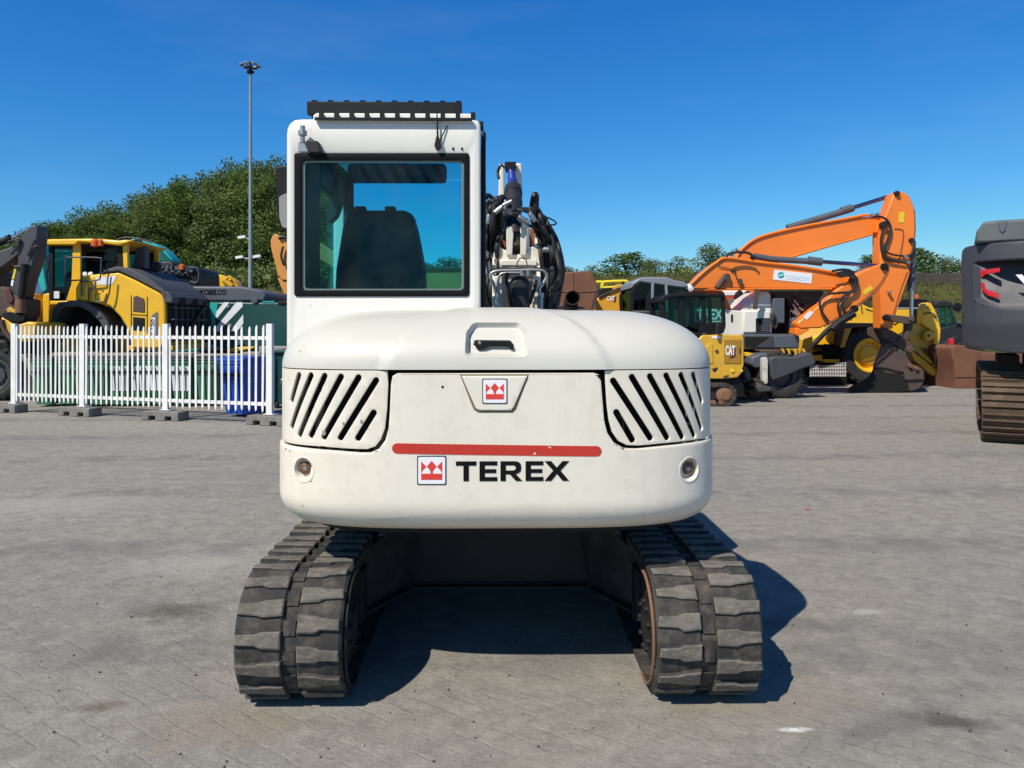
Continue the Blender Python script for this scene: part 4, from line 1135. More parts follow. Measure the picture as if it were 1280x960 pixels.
finish('cab_posts', bm, M_white, cab, 0.015)
bm = bm_new()                      # dark inner trims of door and posts
add_box(bm, (XL + .05, YB + .06, 1.0), (XL + .085, YB + .30, zr0 - .02))
add_box(bm, (XL + .05, YB + .305, 1.0), (XL + .08, YB + .36, zr0 - .02))
add_box(bm, (XL + .072, YFR - .12, 1.0), (XL + .13, YFR - .075, zr0 - .02))
add_box(bm, (XL + .05, YB + .36, zr0 - .16), (XL + .085, YFR - .12, zr0 - .02))
add_box(bm, (XL + .05, YB + .36, 1.1), (XL + .085, YFR - .12, 1.42))
add_box(bm, (XR - .085, YB + .06, 1.0), (XR - .05, YFR - .08, 1.46)); add_box(bm, (XR - .08, YB + .06, 1.465), (XR - .05, YB + .16, zr0 - .02)); add_box(bm, (XR - .09, YFR - .12, 1.465), (XR - .062, YFR - .075, zr0 - .02))
add_prism(bm, arc_round([(XL + .05, zr0 - .02), (XL + .11, zr0 - .02), (XL + .125, zr0 - .20), (XL + .10, zr0 - .27), (XL + .05, zr0 - .32)], 0.02), 4.35, 4.42)
finish('inner_trim', bm, M_trim, cab, 0.01)
bm = bm_new(); add_box(bm, (XL + .02, YB + .37, 1.43), (XL + .026, YFR - .13, zr0 - .23)); add_box(bm, (XR - .03, YB + .17, 1.31), (XR - .024, YFR - .09, zr0 - .02)); finish('side_glass', bm, G_side, cab)
bm = bm_new(); add_box(bm, (XL + .075, YFR - .045, 1.06), (XR - .065, YFR - .037, zr0)); finish('front_window', bm, G_front, cab)
# rear window: black ceramic border, pale seal, tinted pane
bor = arc_round(PX([(368, 191.5), (586.5, 191.5), (586.5, 370.5), (368, 370.5)], YB), 0.014)
inn = arc_round(PX([(377.5, 200.5), (580, 200.5), (580, 363), (377.5, 363)], YB), 0.022)
fr_ = plate('window_frame', bor, YB, M_ink, cab, 0.012, 0.006, [inn], 0.003)
in2 = arc_round(PX([(381, 203), (577, 203), (577, 361), (381, 361)], YB), 0.018)
plate('window_seal', arc_round(PX([(377, 200.2), (580.4, 200.2), (580.4, 363.4), (377, 363.4)], YB), 0.022), YB, M_seal, fr_, 0.010, -0.004, [in2], 0.002)
plate('rear_window', inn, YB, G_rear, cab, 0.006, -0.006)
# floor, seat, console
bm = bm_new(); add_box(bm, (XL + .02, YB + .06, 0.87), (XR - .02, YFR - .08, 0.91)); finish('cab_floor', bm, M_trim, cab)
YS = 4.10
seat = finish('seat_backrest', bend(flat_bm(arc_round(PX([(417, 372), (419, 335), (427, 285), (434, 265), (446, 262), (505, 262), (515, 267), (521, 288), (530, 335), (531, 372)], YS), 0.03), (), 0.13, 0.0, (0.03, None) if False else None, 0.03), front(YS)), M_seat, cab)
plate('back_pocket', arc_round(PX([(440, 365), (443, 347), (452, 343), (495, 343), (503, 347), (507, 365)], YS), 0.02), YS, M_trim, seat, 0.02, 0.012, (), 0.006)
bm = bm_new()
for px in (451, 488): 
    q = P(px, 261.5, YS + .03); add_box(bm, (q.x - .028, YS + .01, q.z - .012), (q.x + .028, YS + .06, q.z + .014))
finish('headrest_clips', bm, M_trim, seat, 0.006)
bm = bm_new(); q0, q1 = P(420, 372, YS), P(528, 372, YS); add_box(bm, (q0.x, YS + .02, 1.32), (q1.x, YS + .55, 1.50)); add_box(bm, (q0.x + .1, YS + .1, 0.92), (q1.x - .1, YS + .45, 1.315)); finish('seat_cushion', bm, M_seat, cab, 0.04, 3)
bm = bm_new()
for (px, r) in ((406, .06), (546, .06)):
    q = P(px, 372, 4.45); add_box(bm, (q.x - r, 4.3, 1.2), (q.x + r, 4.65, 1.56))
finish('control_console', bm, M_trim, cab, 0.03, 3)
bm = bm_new()
q = P(545, 355, 4.6); add_tube(bm, [(q.x, 4.6, 1.56), (q.x, 4.62, 1.70), (q.x + .01, 4.6, 1.80)], [.018, .035], 10); q = P(402, 345, 4.6); add_tube(bm, [(q.x, 4.6, 1.56), (q.x, 4.62, 1.70), (q.x, 4.6, 1.86)], [.02, .04], 10)
finish('control_lever', bm, M_trim, cab)
bm = bm_new(); add_tube(bm, [(XL + .15, YFR - .2, 1.75), (XL + .16, YFR - .2, 2.05), (XL + .14, YFR - .16, 2.3)], 0.014, 8); add_box(bm, (XL + .10, YFR - .30, 1.60), (XL + .26, YFR - .26, 1.84)); finish('monitor_mount', bm, M_trim, cab, 0.01)
# mirror on the left
mr = bm_new(); pts = arc_round(PX([(344.5, 208), (357, 206.5), (358, 290), (352, 288), (347, 276), (345.5, 250)], 4.95), 0.03)
pts = arc_round(PX([(343.5, 208), (363, 206.5), (363, 290), (352, 288), (347, 276), (345, 245)], 4.95), 0.035)
add_prism(mr, pts, 4.95, 5.02); mir = finish('side_mirror', mr, M_black, cab, 0.02, 3)
plate('mirror_glass', arc_round(PX([(349, 246), (361, 240), (361, 286), (353, 284), (349.5, 272)], 4.95), 0.02), 4.95, mat('mirror_back', (0.30, 0.30, 0.29), 0.3, dirt=0.1), mir, 0.01, 0.006)
bm = bm_new(); add_cyl(bm, (XL - .02, 4.98, 2.2), (XL + .05, 5.05, 2.2), 0.012, 8); finish('mirror_arm', bm, M_black, mir)
# roof guard
bm = bm_new()
q0, q1 = P(383.5, 134, 3.98), P(577, 133, 3.98)
zg0, zg1 = P(480, 143, 3.98).z, P(480, 127, 3.98).z
add_box(bm, (q0.x, 3.98, zg0), (q1.x, 4.02, zg1)); guard = finish('guard_bar', bm, M_black, cab, 0.004)
bm = bm_new()
n = 10
for i in range(n):
    x = q0.x + 0.02 + (q1.x - q0.x - 0.04) * i / (n - 1)
    add_poly_x(bm, [(4.02, zg0 + .02), (4.035, zg1 + .014), (4.06, zg1 + .030), (4.085, zg1 + .030), (4.14, zg1 - .01), (4.75, ZT + .06), (4.75, ZT + .045), (4.04, zg0 + .005)], x - .013, x + .013)
finish('guard_slat', bm, M_black, cab, 0)
a, c = P(393, 149, 3.655), P(590, 147.5, 3.655)
bm = bm_new()
add_box(bm, (a.x, 3.655, P(480, 150, 3.655).z), (c.x, 3.675, P(480, 146.8, 3.655).z)); add_box(bm, (a.x, 3.90, ZT + .045), (c.x, 3.92, ZT + .058)); add_box(bm, (a.x, 4.74, ZT + .02), (c.x, 4.76, ZT + .05))
for i in range(11):
    x = a.x + (c.x - a.x) * i / 10; add_obox(bm, (x, 3.80, P(480, 149, 3.80).z), (x, 3.80, P(480, 140.5, 3.80).z), 0.022, 0.02, (0, 1, 0)); add_obox(bm, (x, 3.84, ZT + .052), (x, 4.75, ZT + .04), 0.014, 0.014)
for x in (a.x - .03, c.x + .02): add_box(bm, (x - .03, 3.80, ZT - .002), (x + .03, 3.90, ZT + .022))
finish('roof_guard', bm, M_black, cab, 0)
# light bracket, aerial, screws
bm = bm_new(); q = P(381, 181, YB)
add_box(bm, (q.x - .03, YB - .006, P(380, 190, YB).z), (q.x + .03, YB - .001, P(380, 177, YB).z)); 
add_cyl(bm, (q.x, YB - .04, q.z), (q.x, YB - .04, P(380, 160, YB).z), 0.012, 12); add_cyl(bm, (q.x, YB - .04, P(380, 172, YB).z), (q.x, YB - .04, P(380, 166, YB).z), 0.021, 12)
finish('beacon_socket', bm, M_steel, cab, 0.002)
bm = bm_new(); add_prism(bm, arc_round(PX([(382, 176), (398, 176), (400, 183), (401, 191), (386, 191), (383, 184)], YB - .05), 0.015), YB - .055, YB - .001); finish('lamp_bracket', bm, M_frame, cab, 0.004)
bm = bm_new(); q = P(547.5, 181, YB)
add_prism(bm, arc_round(PX([(546, 172), (549, 172), (552, 184), (549.5, 188), (545.5, 188), (543.5, 184)], YB), 0.01), YB - .03, YB - .001); add_tube(bm, [(q.x, YB - .018, q.z + .03), (q.x - .004, YB - .018, P(547, 138, YB).z)], [.005, .0025], 8, smooth=False); add_tube(bm, [(q.x + .008, YB - .015, q.z + .01), (q.x + .025, YB - .01, q.z + .05), (q.x + .045, YB - .004, q.z + .09)], 0.003, 6)
finish('aerial', bm, M_black, cab)
bm = bm_new()
for px in (566.5, 577.5): q = P(px, 186, YB); add_cyl(bm, (q.x, YB - .004, q.z), (q.x, YB - .0005, q.z), 0.006, 10)
finish('screw_caps', bm, M_black, cab)
bm = bm_new(); add_tube(bm, [(XR + .012, YB + .10, 1.45), (XR + .012, YB + .10, 2.45), (XR + .012, YB + .2, ZT - .05)], 0.012, 8); add_box(bm, (XR + .0005, YB + .05, 1.32), (XR + .008, YB + .17, 2.45)); add_box(bm, (XR + .0005, YFR - .13, 1.32), (XR + .008, YFR - .05, 2.45)); add_box(bm, (XR + .0005, YB + .1705, 2.36), (XR + .008, YFR - .1305, 2.45)); add_box(bm, (XR + .0005, YB + .1705, 1.32), (XR + .008, YFR - .1305, 1.40)); finish('side_rail', bm, M_black, cab)

# ---- boom group seen over the hood
BX = P(645, 300, 5.55).x
boom = None
bm = bm_new()
# lower boom: box section leaning forward, then the upper boom and the tip
for sg in (-1, 1):
    add_poly_x(bm, [(5.17, 1.30), (5.50, 1.30), (5.97, 2.10), (5.90, 2.30), (5.67, 2.30), (5.35, 1.95)], BX + sg * 0.155 - .014, BX + sg * 0.155 + .014)
add_box(bm, (BX - .14, 5.57, 1.30), (BX + .14, 5.61, 1.92))
add_poly_x(bm, [(5.77, 1.95), (5.95, 1.95), (5.95, 2.12), (5.77, 2.08)], BX - .14, BX + .14)
z0, z1 = P(645, 333, 5.47).z, P(645, 303, 5.47).z
q = lambda px, py, Y: (P(px, py, Y).x, P(px, py, Y).z)
Y = 5.45
add_prism(bm, [q(618, 335, Y), q(679, 335, Y), q(679, 322, Y), q(672, 303, Y), q(660, 312, Y), q(652, 318, Y), q(640, 318, Y), q(630, 312, Y), q(621, 305, Y), q(617, 318, Y)], Y, Y + .03)
add_prism(bm, [q(626, 325, Y), q(671, 325, Y), q(671, 333, Y), q(626, 333, Y)], Y - .05, Y - .001)
boom = finish('boom', bm, M_cream, ex, 0.008)
bm = bm_new()
Y = 5.41
for pts in ([(633, 319), (633, 283), (640, 283), (642, 292), (640.5, 319)], [(650.5, 319), (650.5, 283), (658, 283), (659, 292), (658, 319)]): add_prism(bm, PX(pts, Y), Y, Y + .22)
finish('cylinder_bracket', bm, M_cream, boom, 0.006)
bm = bm_new(); Y = 5.70
for pts in ([(618, 309), (619, 295), (627, 287), (634, 287), (634, 312)], [(662, 285), (670, 285), (672, 300), (669, 309), (662, 309)]): add_prism(bm, PX(pts, Y), Y, Y + .05)
finish('pivot_plate', bm, mat('rust_brown_paint', (0.22, 0.085, 0.04), 0.6, dirt=0.4, dirtcol=(0.10, 0.05, 0.03), scale=9), boom, 0.01)
# upper boom yoke
bm = bm_new(); Y = 6.30
for pts in ([(622.5, 262), (624, 204), (630, 204.5), (631, 262)], [(643, 262), (642.5, 205), (648, 203.5), (652, 204), (653.5, 262)]): add_prism(bm, PX(pts, Y), Y, Y + .9)
add_box(bm, (P(629, 240, Y).x, Y + .2, 1.95), (P(645, 240, Y).x, Y + .9, 2.45))
finish('upper_boom', bm, M_cream, boom, 0.012)
bm = bm_new(); a, c = P(638, 206, 6.35), P(641, 206, 6.35); add_cyl(bm, (P(631, 207, 6.25).x, 6.27, P(626, 207, 6.25).z), (P(645, 207, 6.25).x, 6.27, P(650, 207, 6.25).z), 0.035, 14); add_prism(bm, arc_round(PX([(632, 214), (632, 204), (635, 202.5), (641, 202.5), (644, 205), (643.5, 214)], 6.23), .02), 6.23, 6.31); finish('rod_eye', bm, M_black, boom, 0.004)
# cylinders
bm = bm_new(); add_tube(bm, [P(641, 226, 6.19), P(637.5, 238, 6.01)], 0.036, 18, smooth=False); add_tube(bm, [P(639, 213, 6.23), P(640, 226, 6.19)], [0.026, 0.036], 18, smooth=False); finish('cylinder_rod', bm, M_bluerod, boom)
bm = bm_new(); add_tube(bm, [P(641.5, 236, 6.01), P(641, 252, 5.85), P(641, 282, 5.57), P(645, 312, 5.48)], 0.066, 24, smooth=False); add_tube(bm, [P(641.5, 240, 5.97), P(641.5, 244, 5.93)], 0.071, 24, smooth=False); add_tube(bm, [P(641.5, 253, 5.84), P(641.5, 256, 5.82)], 0.070, 24, smooth=False); finish('adjusting_cylinder', bm, M_cyl, boom)
bm = bm_new(); Y = 5.27
add_prism(bm, arc_round(PX([(637, 395), (637, 352), (641, 346), (650, 343), (658, 346), (662.5, 352), (663, 395)], Y), 0.05, 5), Y, Y + .13); finish('lift_cylinder', bm, M_cyl, boom, 0.045, 4)
# pipes, clamps
bm = bm_new(); Y = 5.25
add_tube(bm, [P(619, 366, Y), P(617, 354, Y), P(613, 347, Y), P(615, 341, Y), P(624, 338.5, Y), P(644, 338, Y), P(668, 337.5, Y), P(680, 339, Y), P(683, 346, Y), P(679, 354, Y), P(674, 362, Y), P(675, 370, Y)], 0.011, 10)
add_tube(bm, [P(623, 384, Y), P(622, 362, Y), P(624, 346, Y), P(630, 341.5, Y), P(650, 341, Y)], 0.010, 10)
for px in (622, 676): add_cyl(bm, P(px, 392, Y + .02), P(px, 366, Y + .02), 0.016, 12); add_cyl(bm, P(px, 372, Y + .02), P(px, 366, Y + .02), 0.023, 6)
for px in (652, 660): add_cyl(bm, P(px, 345, Y), P(px, 338, Y), 0.014, 8)
finish('steel_pipe', bm, M_steel, boom)
bm = bm_new(); Y = 5.35
for (a, c, r) in (((628, 258), (618, 266), .018), ((640, 251), (628, 257), .014), ((662, 266), (669, 277), .02), ((650, 274), (662, 279), .018), ((611, 268), (609, 280), .015), ((632, 250), (631, 262), .012), ((608, 314), (606, 320), .02), ((678, 312), (686, 312), .02), ((648, 271), (656, 276), .022)):
    add_cyl(bm, P(*a, Y), P(*c, Y), r, 8)
finish('hose_fittings', bm, M_steel, boom, 0.003)
bm = bm_new()
add_prism(bm, arc_round(PX([(625, 268), (632, 266), (633, 284), (628, 286), (624, 278)], 5.60), .01), 5.60, 5.67); add_prism(bm, PX([(624, 343), (634, 343), (634, 395), (624, 395)], 5.50), 5.50, 5.55); add_prism(bm, PX([(665, 343), (674, 343), (677, 395), (666, 395)], 5.50), 5.50, 5.55)
for pts in ([(618, 346), (627, 343), (628, 395), (619, 395)], [(667, 343), (676, 346), (677, 395), (668, 395)]): add_prism(bm, PX(pts, 5.31), 5.31, 5.35)
finish('cream_bracket', bm, M_cream, boom, 0.005)
bm = bm_new(); rd = random.Random(9)
def hose(pts, r=0.014, Y=5.40, jit=0.0): add_tube(bm, [P(a + rd.uniform(-jit, jit), c, Y + rd.uniform(-.08, .08)) for a, c in pts], r, 8)
for i in range(9):                 # bunch left of the boom
    x = 604 + i * 2.2
    hose([(x + 8, 392), (x + rd.uniform(-3, 3), 365), (x + rd.uniform(-3, 3), 340), (x + rd.uniform(-2, 3), 310), (x + 2 + rd.uniform(-2, 3), 285), (x + 4, 262 - rd.uniform(0, 8)), (x + 9, 250 + rd.uniform(-4, 8)), (x + 16, 258)], rd.uniform(.014, .020), 5.50)
hose([(603, 262), (604, 248), (610, 244), (617, 249), (625, 252), (630, 262)], .016, 5.55); hose([(606, 300), (604, 275), (604, 252), (608, 246)], .02, 5.55)
for i in range(9):                 # bunch on the right
    x = 668 + i * 1.6
    hose([(x + 6 + i * .9, 392), (x + 10 + i * 1.1, 365), (x + 10 + i * 1.6, 338), (x + 8 + i * 1.4, 315), (x + 6 + i * .9, 296), (x + i * .6 - 1, 280), (x - 5 + i * .6, 264 + i), (x - 14 + i, 262 + i)], rd.uniform(.014, .020), 5.47)
hose([(664, 270), (665, 258), (667, 246), (669, 243), (670.5, 247), (671, 262), (680, 290), (690, 318), (696, 340)], .020, 5.50)
hose([(665, 262), (672, 262), (680, 278), (692, 304), (699, 330), (700, 345), (694, 360), (690, 386)], .018, 5.40)
hose([(675, 273), (684, 272), (694, 277), (694, 280.5), (684, 281), (676, 279)], .006, 5.45); hose([(668, 290), (675, 302), (676, 308), (671, 310)], .006, 5.40)
hose([(640, 264), (648, 262), (658, 265), (666, 266)], .008, 5.40); hose([(630, 272), (640, 268), (652, 274), (662, 282), (680, 290)], .010, 5.39)
hose([(686, 365), (695, 354), (701, 353), (702, 358), (696, 367), (690, 372)], .008, 5.35); hose([(614, 338), (640, 335.5), (668, 336), (690, 338)], .012, 5.27)
hose([(626, 205), (630, 209), (636, 210), (641, 207)], .008, 6.20); hose([(625, 208), (622.5, 215), (623.5, 223)], .012, 6.20); hose([(646, 330), (650, 323), (657, 324), (659, 332)], .004, 5.35)
hose([(640, 384), (636, 365), (633, 350), (634, 342)], .014, 5.25); hose([(662, 380), (668, 362), (670, 350)], .012, 5.25)
for i in range(5): hose([(630 + i * 3, 300), (632 + i * 3, 286), (634 + i * 2, 272)], .012, 5.55)
finish('hydraulic_hoses', bm, M_hose, boom)
bm = bm_new()                      # far end of the boom, stick and tool, hidden from here
add_obox(bm, (BX, 6.4, 2.35), (BX, 7.6, 2.45), 0.26, 0.30, (0, 0, 1)); add_obox(bm, (BX, 7.6, 2.5), (BX, 7.25, 0.9), 0.22, 0.28, (0, 1, 0)); finish('stick', bm, M_cream, boom, 0.03)
bm = bm_new(); add_poly_x(bm, [(6.9, .95), (7.4, .95), (7.5, .6), (7.3, .25), (6.9, .16), (6.6, .3), (6.75, .7)], BX - .35, BX + .35); finish('bucket', bm, M_frame, boom, 0.03)

# ================================================================== LEFT SIDE
# ---- white palisade fence on concrete feet
fence = thing('palisade_fence', 'white steel palisade fence standing on concrete feet at the left', 'fence', (-6.4, 13.4, 0))
PA, PB = G(16, 515.5), G(336, 531)
dirf = (PB - PA).normalized(); nf = Vector((dirf.y, -dirf.x, 0))
Lf = (PB - PA).length
def post_at(f): return PA + (PB - PA) * f
PF = [0.0, 0.295, 0.625, 1.0]
fz0, fz1 = 0.156, 1.63
for i, f in enumerate(PF):
    p = post_at(f); bm = bm_new()
    w, d = 0.055, 0.075
    for z0, z1 in ((fz0, fz1),):
        pts = [p - dirf * w - nf * d, p + dirf * w - nf * d, p + dirf * w + nf * d, p - dirf * w + nf * d]
        pts = [p + nf * (-.0) - dirf * w, p + dirf * w, p + dirf * w - nf * 0.012, p + dirf * 0.008 - nf * 0.012, p + dirf * 0.008 - nf * 0.13, p - dirf * 0.008 - nf * 0.13, p - dirf * 0.008 - nf * 0.012, p - dirf * w - nf * 0.012]
        add_poly_z(bm, [(q.x, q.y) for q in pts], z0, z1)
        pl = [p + dirf * .10 + nf * .02, p - dirf * .10 + nf * .02, p - dirf * .10 - nf * .15, p + dirf * .10 - nf * .15]; add_poly_z(bm, [(q.x, q.y) for q in pl], fz0 + .006, fz0 + .018)
    finish('post', bm, M_fence, fence, 0.003)
rd = random.Random(4)
for i in range(3):
    a, c = post_at(PF[i]), post_at(PF[i + 1]); n = 15
    bm = bm_new()
    for z in (0.33, 1.40):
        add_obox(bm, a + dirf * .06 + Vector((0, 0, z)) - nf * .012, c - dirf * .06 + Vector((0, 0, z)) - nf * .012, 0.012, 0.055)
        add_obox(bm, a + dirf * .06 + Vector((0, 0, z + .022)) - nf * .04, c - dirf * .06 + Vector((0, 0, z + .022)) - nf * .04, 0.045, 0.010)
    for k in range(n):
        p = a + (c - a) * ((k + 0.9) / (n + 0.8)) + dirf * rd.uniform(-.006, .006)
        w = 0.0205; z0, z1 = 0.20 + rd.uniform(-.01, .01), 1.60 + rd.uniform(-.012, .012)
        ln = rd.gauss(0, .009)
        pr = [(-w, z0 + .06), (-w * .2, z0), (w, z0 + .04), (w, z1 - .025), (w * .55, z1), (-w * .3, z1 - .012), (-w, z1 - .06)]
        fr = []; bk = []
        for u, z in pr:
            q = p + dirf * (u + ln * (z / 1.6)) + nf * 0.004
            fr.append(bm.verts.new((q.x, q.y, z))); q2 = q - nf * 0.006; bk.append(bm.verts.new((q2.x, q2.y, z)))
        bm.faces.new(fr); bm.faces.new(bk[::-1])
        for j in range(7): bm.faces.new((fr[j], fr[(j + 1) % 7], bk[(j + 1) % 7], bk[j]))
    finish('fence_panel', bm, M_fence, fence)
foot_lab = ['concrete foot block under the leftmost post of the white fence', 'concrete foot block under the second fence post from the left',
            'concrete foot block under the third fence post, below the grey green bins', 'concrete foot block under the last fence post, beside the blue bin']
foot0 = thing('concrete_foot', foot_lab[0], 'concrete block', (0, 0, 0), 'concrete feet of the fence')
bm = bm_new()
add_prism(bm, [(-.37, .001), (-.23, .001), (-.23, .075), (-.10, .075), (-.10, .001), (.10, .001), (.10, .075), (.23, .075), (.23, .001), (.37, .001), (.36, .155), (-.36, .155)], -.14, .14)
finish('block', bm, M_concblock, foot0, 0.012)
for i, f in enumerate(PF):
    o = foot0 if i == 0 else copy_tree(foot0)
    o.location = post_at(f) + dirf * [-.16, -.03, .02, .03][i]; o['label'] = foot_lab[i]
    o.rotation_euler = (0, 0, math.atan2(dirf.y, dirf.x) + [0.02, -.03, .03, -.06][i])

# ---- wheelie bins in front of the low wall
def make_bin(label, body_m, lid_m, panel=None):
    t = thing('wheelie_bin', label, 'bin', (0, 0, 0), 'wheelie bins behind the fence')
    bm = bm_new()
    b = [(-.22, -.24), (.22, -.24), (.22, .26), (-.22, .26)]; u = [(-.285, -.35), (.285, -.35), (.285, .33), (-.285, .33)]
    bb = arc_round(b, .05); uu = arc_round(u, .05)
    A = [bm.verts.new((x, y, .05)) for x, y in bb]; B = [bm.verts.new((x, y, .93)) for x, y in uu]; C = [bm.verts.new((x * 1.06, y * 1.06, .935)) for x, y in uu]; D = [bm.verts.new((x * 1.06, y * 1.06, .985)) for x, y in uu]
    n = len(A); bm.faces.new(A)
    for P0, P1 in ((A, B), (B, C), (C, D)):
        for k in range(n): bm.faces.new((P0[k], P0[(k + 1) % n], P1[(k + 1) % n], P1[k]))
    bm.faces.new(D)
    for x in (-.12, -.04, .04, .12): add_obox(bm, (x, -.262, .12), (x * 1.25, -.352, .84), 0.022, 0.02, (0, -1, 0))
    for sg in (-1, 1):
        for y in (-.14, 0, .14): add_obox(bm, (sg * .228, y, .12), (sg * .288, y * 1.25, .84), 0.02, 0.022, (sg, 0, 0))
    body = finish('body', bm, body_m, t, 0.004)
    bm = bm_new(); add_poly_x(bm, [(-.39, .99), (.33, .99), (.36, 1.03), (.30, 1.055), (-.30, 1.045), (-.38, 1.02)], -.31, .31); add_cyl(bm, (-.25, .39, 1.0), (.25, .39, 1.0), .016, 8); add_box(bm, (-.22, .34, .98), (-.18, .40, 1.02)); add_box(bm, (.18, .34, .98), (.22, .40, 1.02))
    finish('lid', bm, lid_m, t, 0.012)
    for sg in (-1, 1):
        bm = bm_new(); add_lathe(bm, [(.03, -.03), (.09, -.028), (.10, -.015), (.10, .015), (.09, .028), (.03, .03)], (sg * .25, .26, .10), 'X', 18); finish('wheel', bm, M_tyre, t)
    if panel:
        bm = bm_new()
        for x0, x1 in ((-.225, -.135), (-.105, -.052), (-.028, .028), (.052, .105), (.135, .225)):
            v = [(x0, -.292, .34), (x1, -.292, .34), (x1 * 1.12, -.347, .86), (x0 * 1.12, -.347, .86)]
            f0 = [bm.verts.new(q) for q in v]; f1 = [bm.verts.new((a, b_ + .01, c_)) for a, b_, c_ in v]
            bm.faces.new(f0); bm.faces.new(f1[::-1])
            for j in range(4): bm.faces.new((f0[j], f0[(j + 1) % 4], f1[(j + 1) % 4], f1[j]))
        finish('front_panel', bm, panel, body)
    bm = bm_new(); add_obox(bm, (-.265, -.325, .74), (.265, -.325, .74), .065, .05); finish('dark_band', bm, M_void, body)
    return t
gb = make_bin('x', M_bingreen, M_binlid); wb = make_bin('x', M_bingreen, M_binlid, M_paper)
seq = [(66, 0, 'leftmost green bin behind the fence, at the left edge of the loader wheel'), (90, 0, 'second green bin from the left behind the fence'), (114, 0, 'third green bin from the left behind the fence, at the second post'), (135, 0, 'green bin just right of the second fence post, next to the pale bins'),
       (159, 1, 'leftmost pale fronted bin behind the fence'), (184, 1, 'second pale fronted bin from the left behind the fence'), (208, 1, 'pale fronted bin behind the third fence post'), (236, 1, 'rightmost pale fronted bin, between the third post and the blue bin'), (264, 0, 'green bin right next to the blue bin')]
first = {0: gb, 1: wb}
for px, kd, lab in seq:
    o = first[kd] if first[kd] is not None else copy_tree(gb if kd == 0 else wb)
    first[kd] = None
    o.location = (P(px, 450, 15.6).x, 15.55 + rd.uniform(-.08, .08), 0); o.rotation_euler = (0, 0, rd.uniform(-.12, .12)); o['label'] = lab; o.scale = (0.70, .9, .93)
bb_ = make_bin('bright blue wheelie bin standing behind the right end of the white fence', M_binblue, M_binblue)
bb_['group'] = 'wheelie bins behind the fence'
bb_.location = (P(306, 500, 13.75).x, 13.75, 0); bb_.rotation_euler = (0, 0, R(-24)); bb_.scale = (1.0, 1.0, 1.0)

# ---- low concrete wall behind the bins
wl = thing('low_concrete_wall', 'low rough concrete wall behind the row of bins', 'wall', (P(180, 450, 17).x, 17, 0))
bm = bm_new(); x0, x1 = P(-120, 450, 16.7).x, P(420, 450, 16.7).x
n = 9
for i in range(n):
    add_box(bm, (x0 + (x1 - x0) * i / n + .01, 16.7 + rd.uniform(-.03, .03), 0.001), (x0 + (x1 - x0) * (i + 1) / n - .01, 17.2, 1.0 + rd.uniform(-.03, .03)))
finish('wall_blocks', bm, M_conc, wl, 0.03)
bm = bm_new(); add_box(bm, (P(325, 440, 16.4).x, 16.3, 1.0), (P(420, 440, 16.4).x, 16.68, 1.16)); 
finish('coping_slab', bm, M_conc, wl, 0.02)
ct = thing('green_container', 'dark green steel container at the right end of the fence behind the white excavator', 'container', (P(370, 450, 15).x, 15, 0))
bm = bm_new(); add_box(bm, (P(337, 450, 14.9).x, 14.9, 0.08), (P(455, 450, 14.9).x, 16.2, 1.07)); finish('container_body', bm, M_dkteal, ct, 0.03)
bm = bm_new(); x0 = P(337, 450, 14.88).x
for i in range(7): add_box(bm, (x0 + .05 + i * .28, 14.86, .15), (x0 + .12 + i * .28, 14.899, 1.0))
add_box(bm, (x0 - .02, 14.85, 1.07), (x0 + 1.9, 16.25, 1.12)); finish('container_ribs', bm, M_dkteal, ct, 0.01)
bm = bm_new(); add_tube(bm, [(x0 + .22, 14.84, .45), (x0 + .25, 14.80, .56), (x0 + .32, 14.84, .6)], .015, 6); finish('handle', bm, M_steel, ct)
for dx in (.12, 1.6):
    bm = bm_new(); add_lathe(bm, [(.03, -.03), (.075, -.03), (.08, 0), (.075, .03), (.03, .03)], (x0 + dx, 14.95, .08), 'X', 14); finish('castor', bm, M_tyre, ct)

# ---- yellow wheel loader
YL = 17.6; DL = 2.2
ld = thing('wheel_loader', 'yellow wheel loader with black hood behind the white fence at the left', 'wheel loader', (P(150, 450, 19).x, 19, 0))
body = prism('body', [(98, 352), (104, 345), (129, 341.5), (148, 340), (168, 349), (200, 366), (206.5, 374), (207.5, 431), (198, 436), (164, 436), (161, 414), (150, 396), (137, 383), (116, 378), (94, 376), (94, 360)], YL, DL, M_yel, ld, 0.05, 0.06, 3)
prism('hood_cover', [(125, 343), (131, 337), (146, 333), (160, 334.5), (185, 347), (204, 361), (208, 367), (207, 373.5), (200, 365), (168, 348), (148, 339), (131, 341)], YL - .03, DL + .06, M_hoodgrey, ld, 0.03)
prism('rear_grille', [(203.5, 376), (213, 376), (214, 390), (213.5, 427), (203.5, 427)], YL + .1, DL - .2, M_black, ld, 0.04)
prism('grille_hood', [(200, 363.5), (209, 364), (216, 372), (216, 379), (205, 379)], YL - .02, DL + .04, M_hoodgrey, ld, 0.03)
bm = bm_new()
for i in range(6):
    y = YL + .25 + i * .33; x = P(213.7, 390, YL).x
    add_box(bm, (x - .05, y, 1.55), (x + .025, y + .03, 2.1))
for z in (1.35, 1.72, 2.0): add_box(bm, (x - .05, YL + .12, z), (x + .03, YL + DL - .14, z + .035))
finish('grille_bars', bm, M_hoodgrey, ld, 0.01)
bm = bm_new(); x = P(216.5, 376, YL).x
for y in (.35, 1.1, 1.85): add_prism(bm, [(x - .02, 2.12), (x + .05, 2.12), (x + .03, 2.26), (x - .02, 2.26)], YL + y, YL + y + .26)
finish('tail_lamps', bm, M_void, ld, 0.01)
bm = bm_new(); add_obox(bm, (x + .06, YL + .9, 1.62), (x + .03, YL + 1.9, 2.16), .05, .05); finish('rear_rail', bm, M_black, ld)
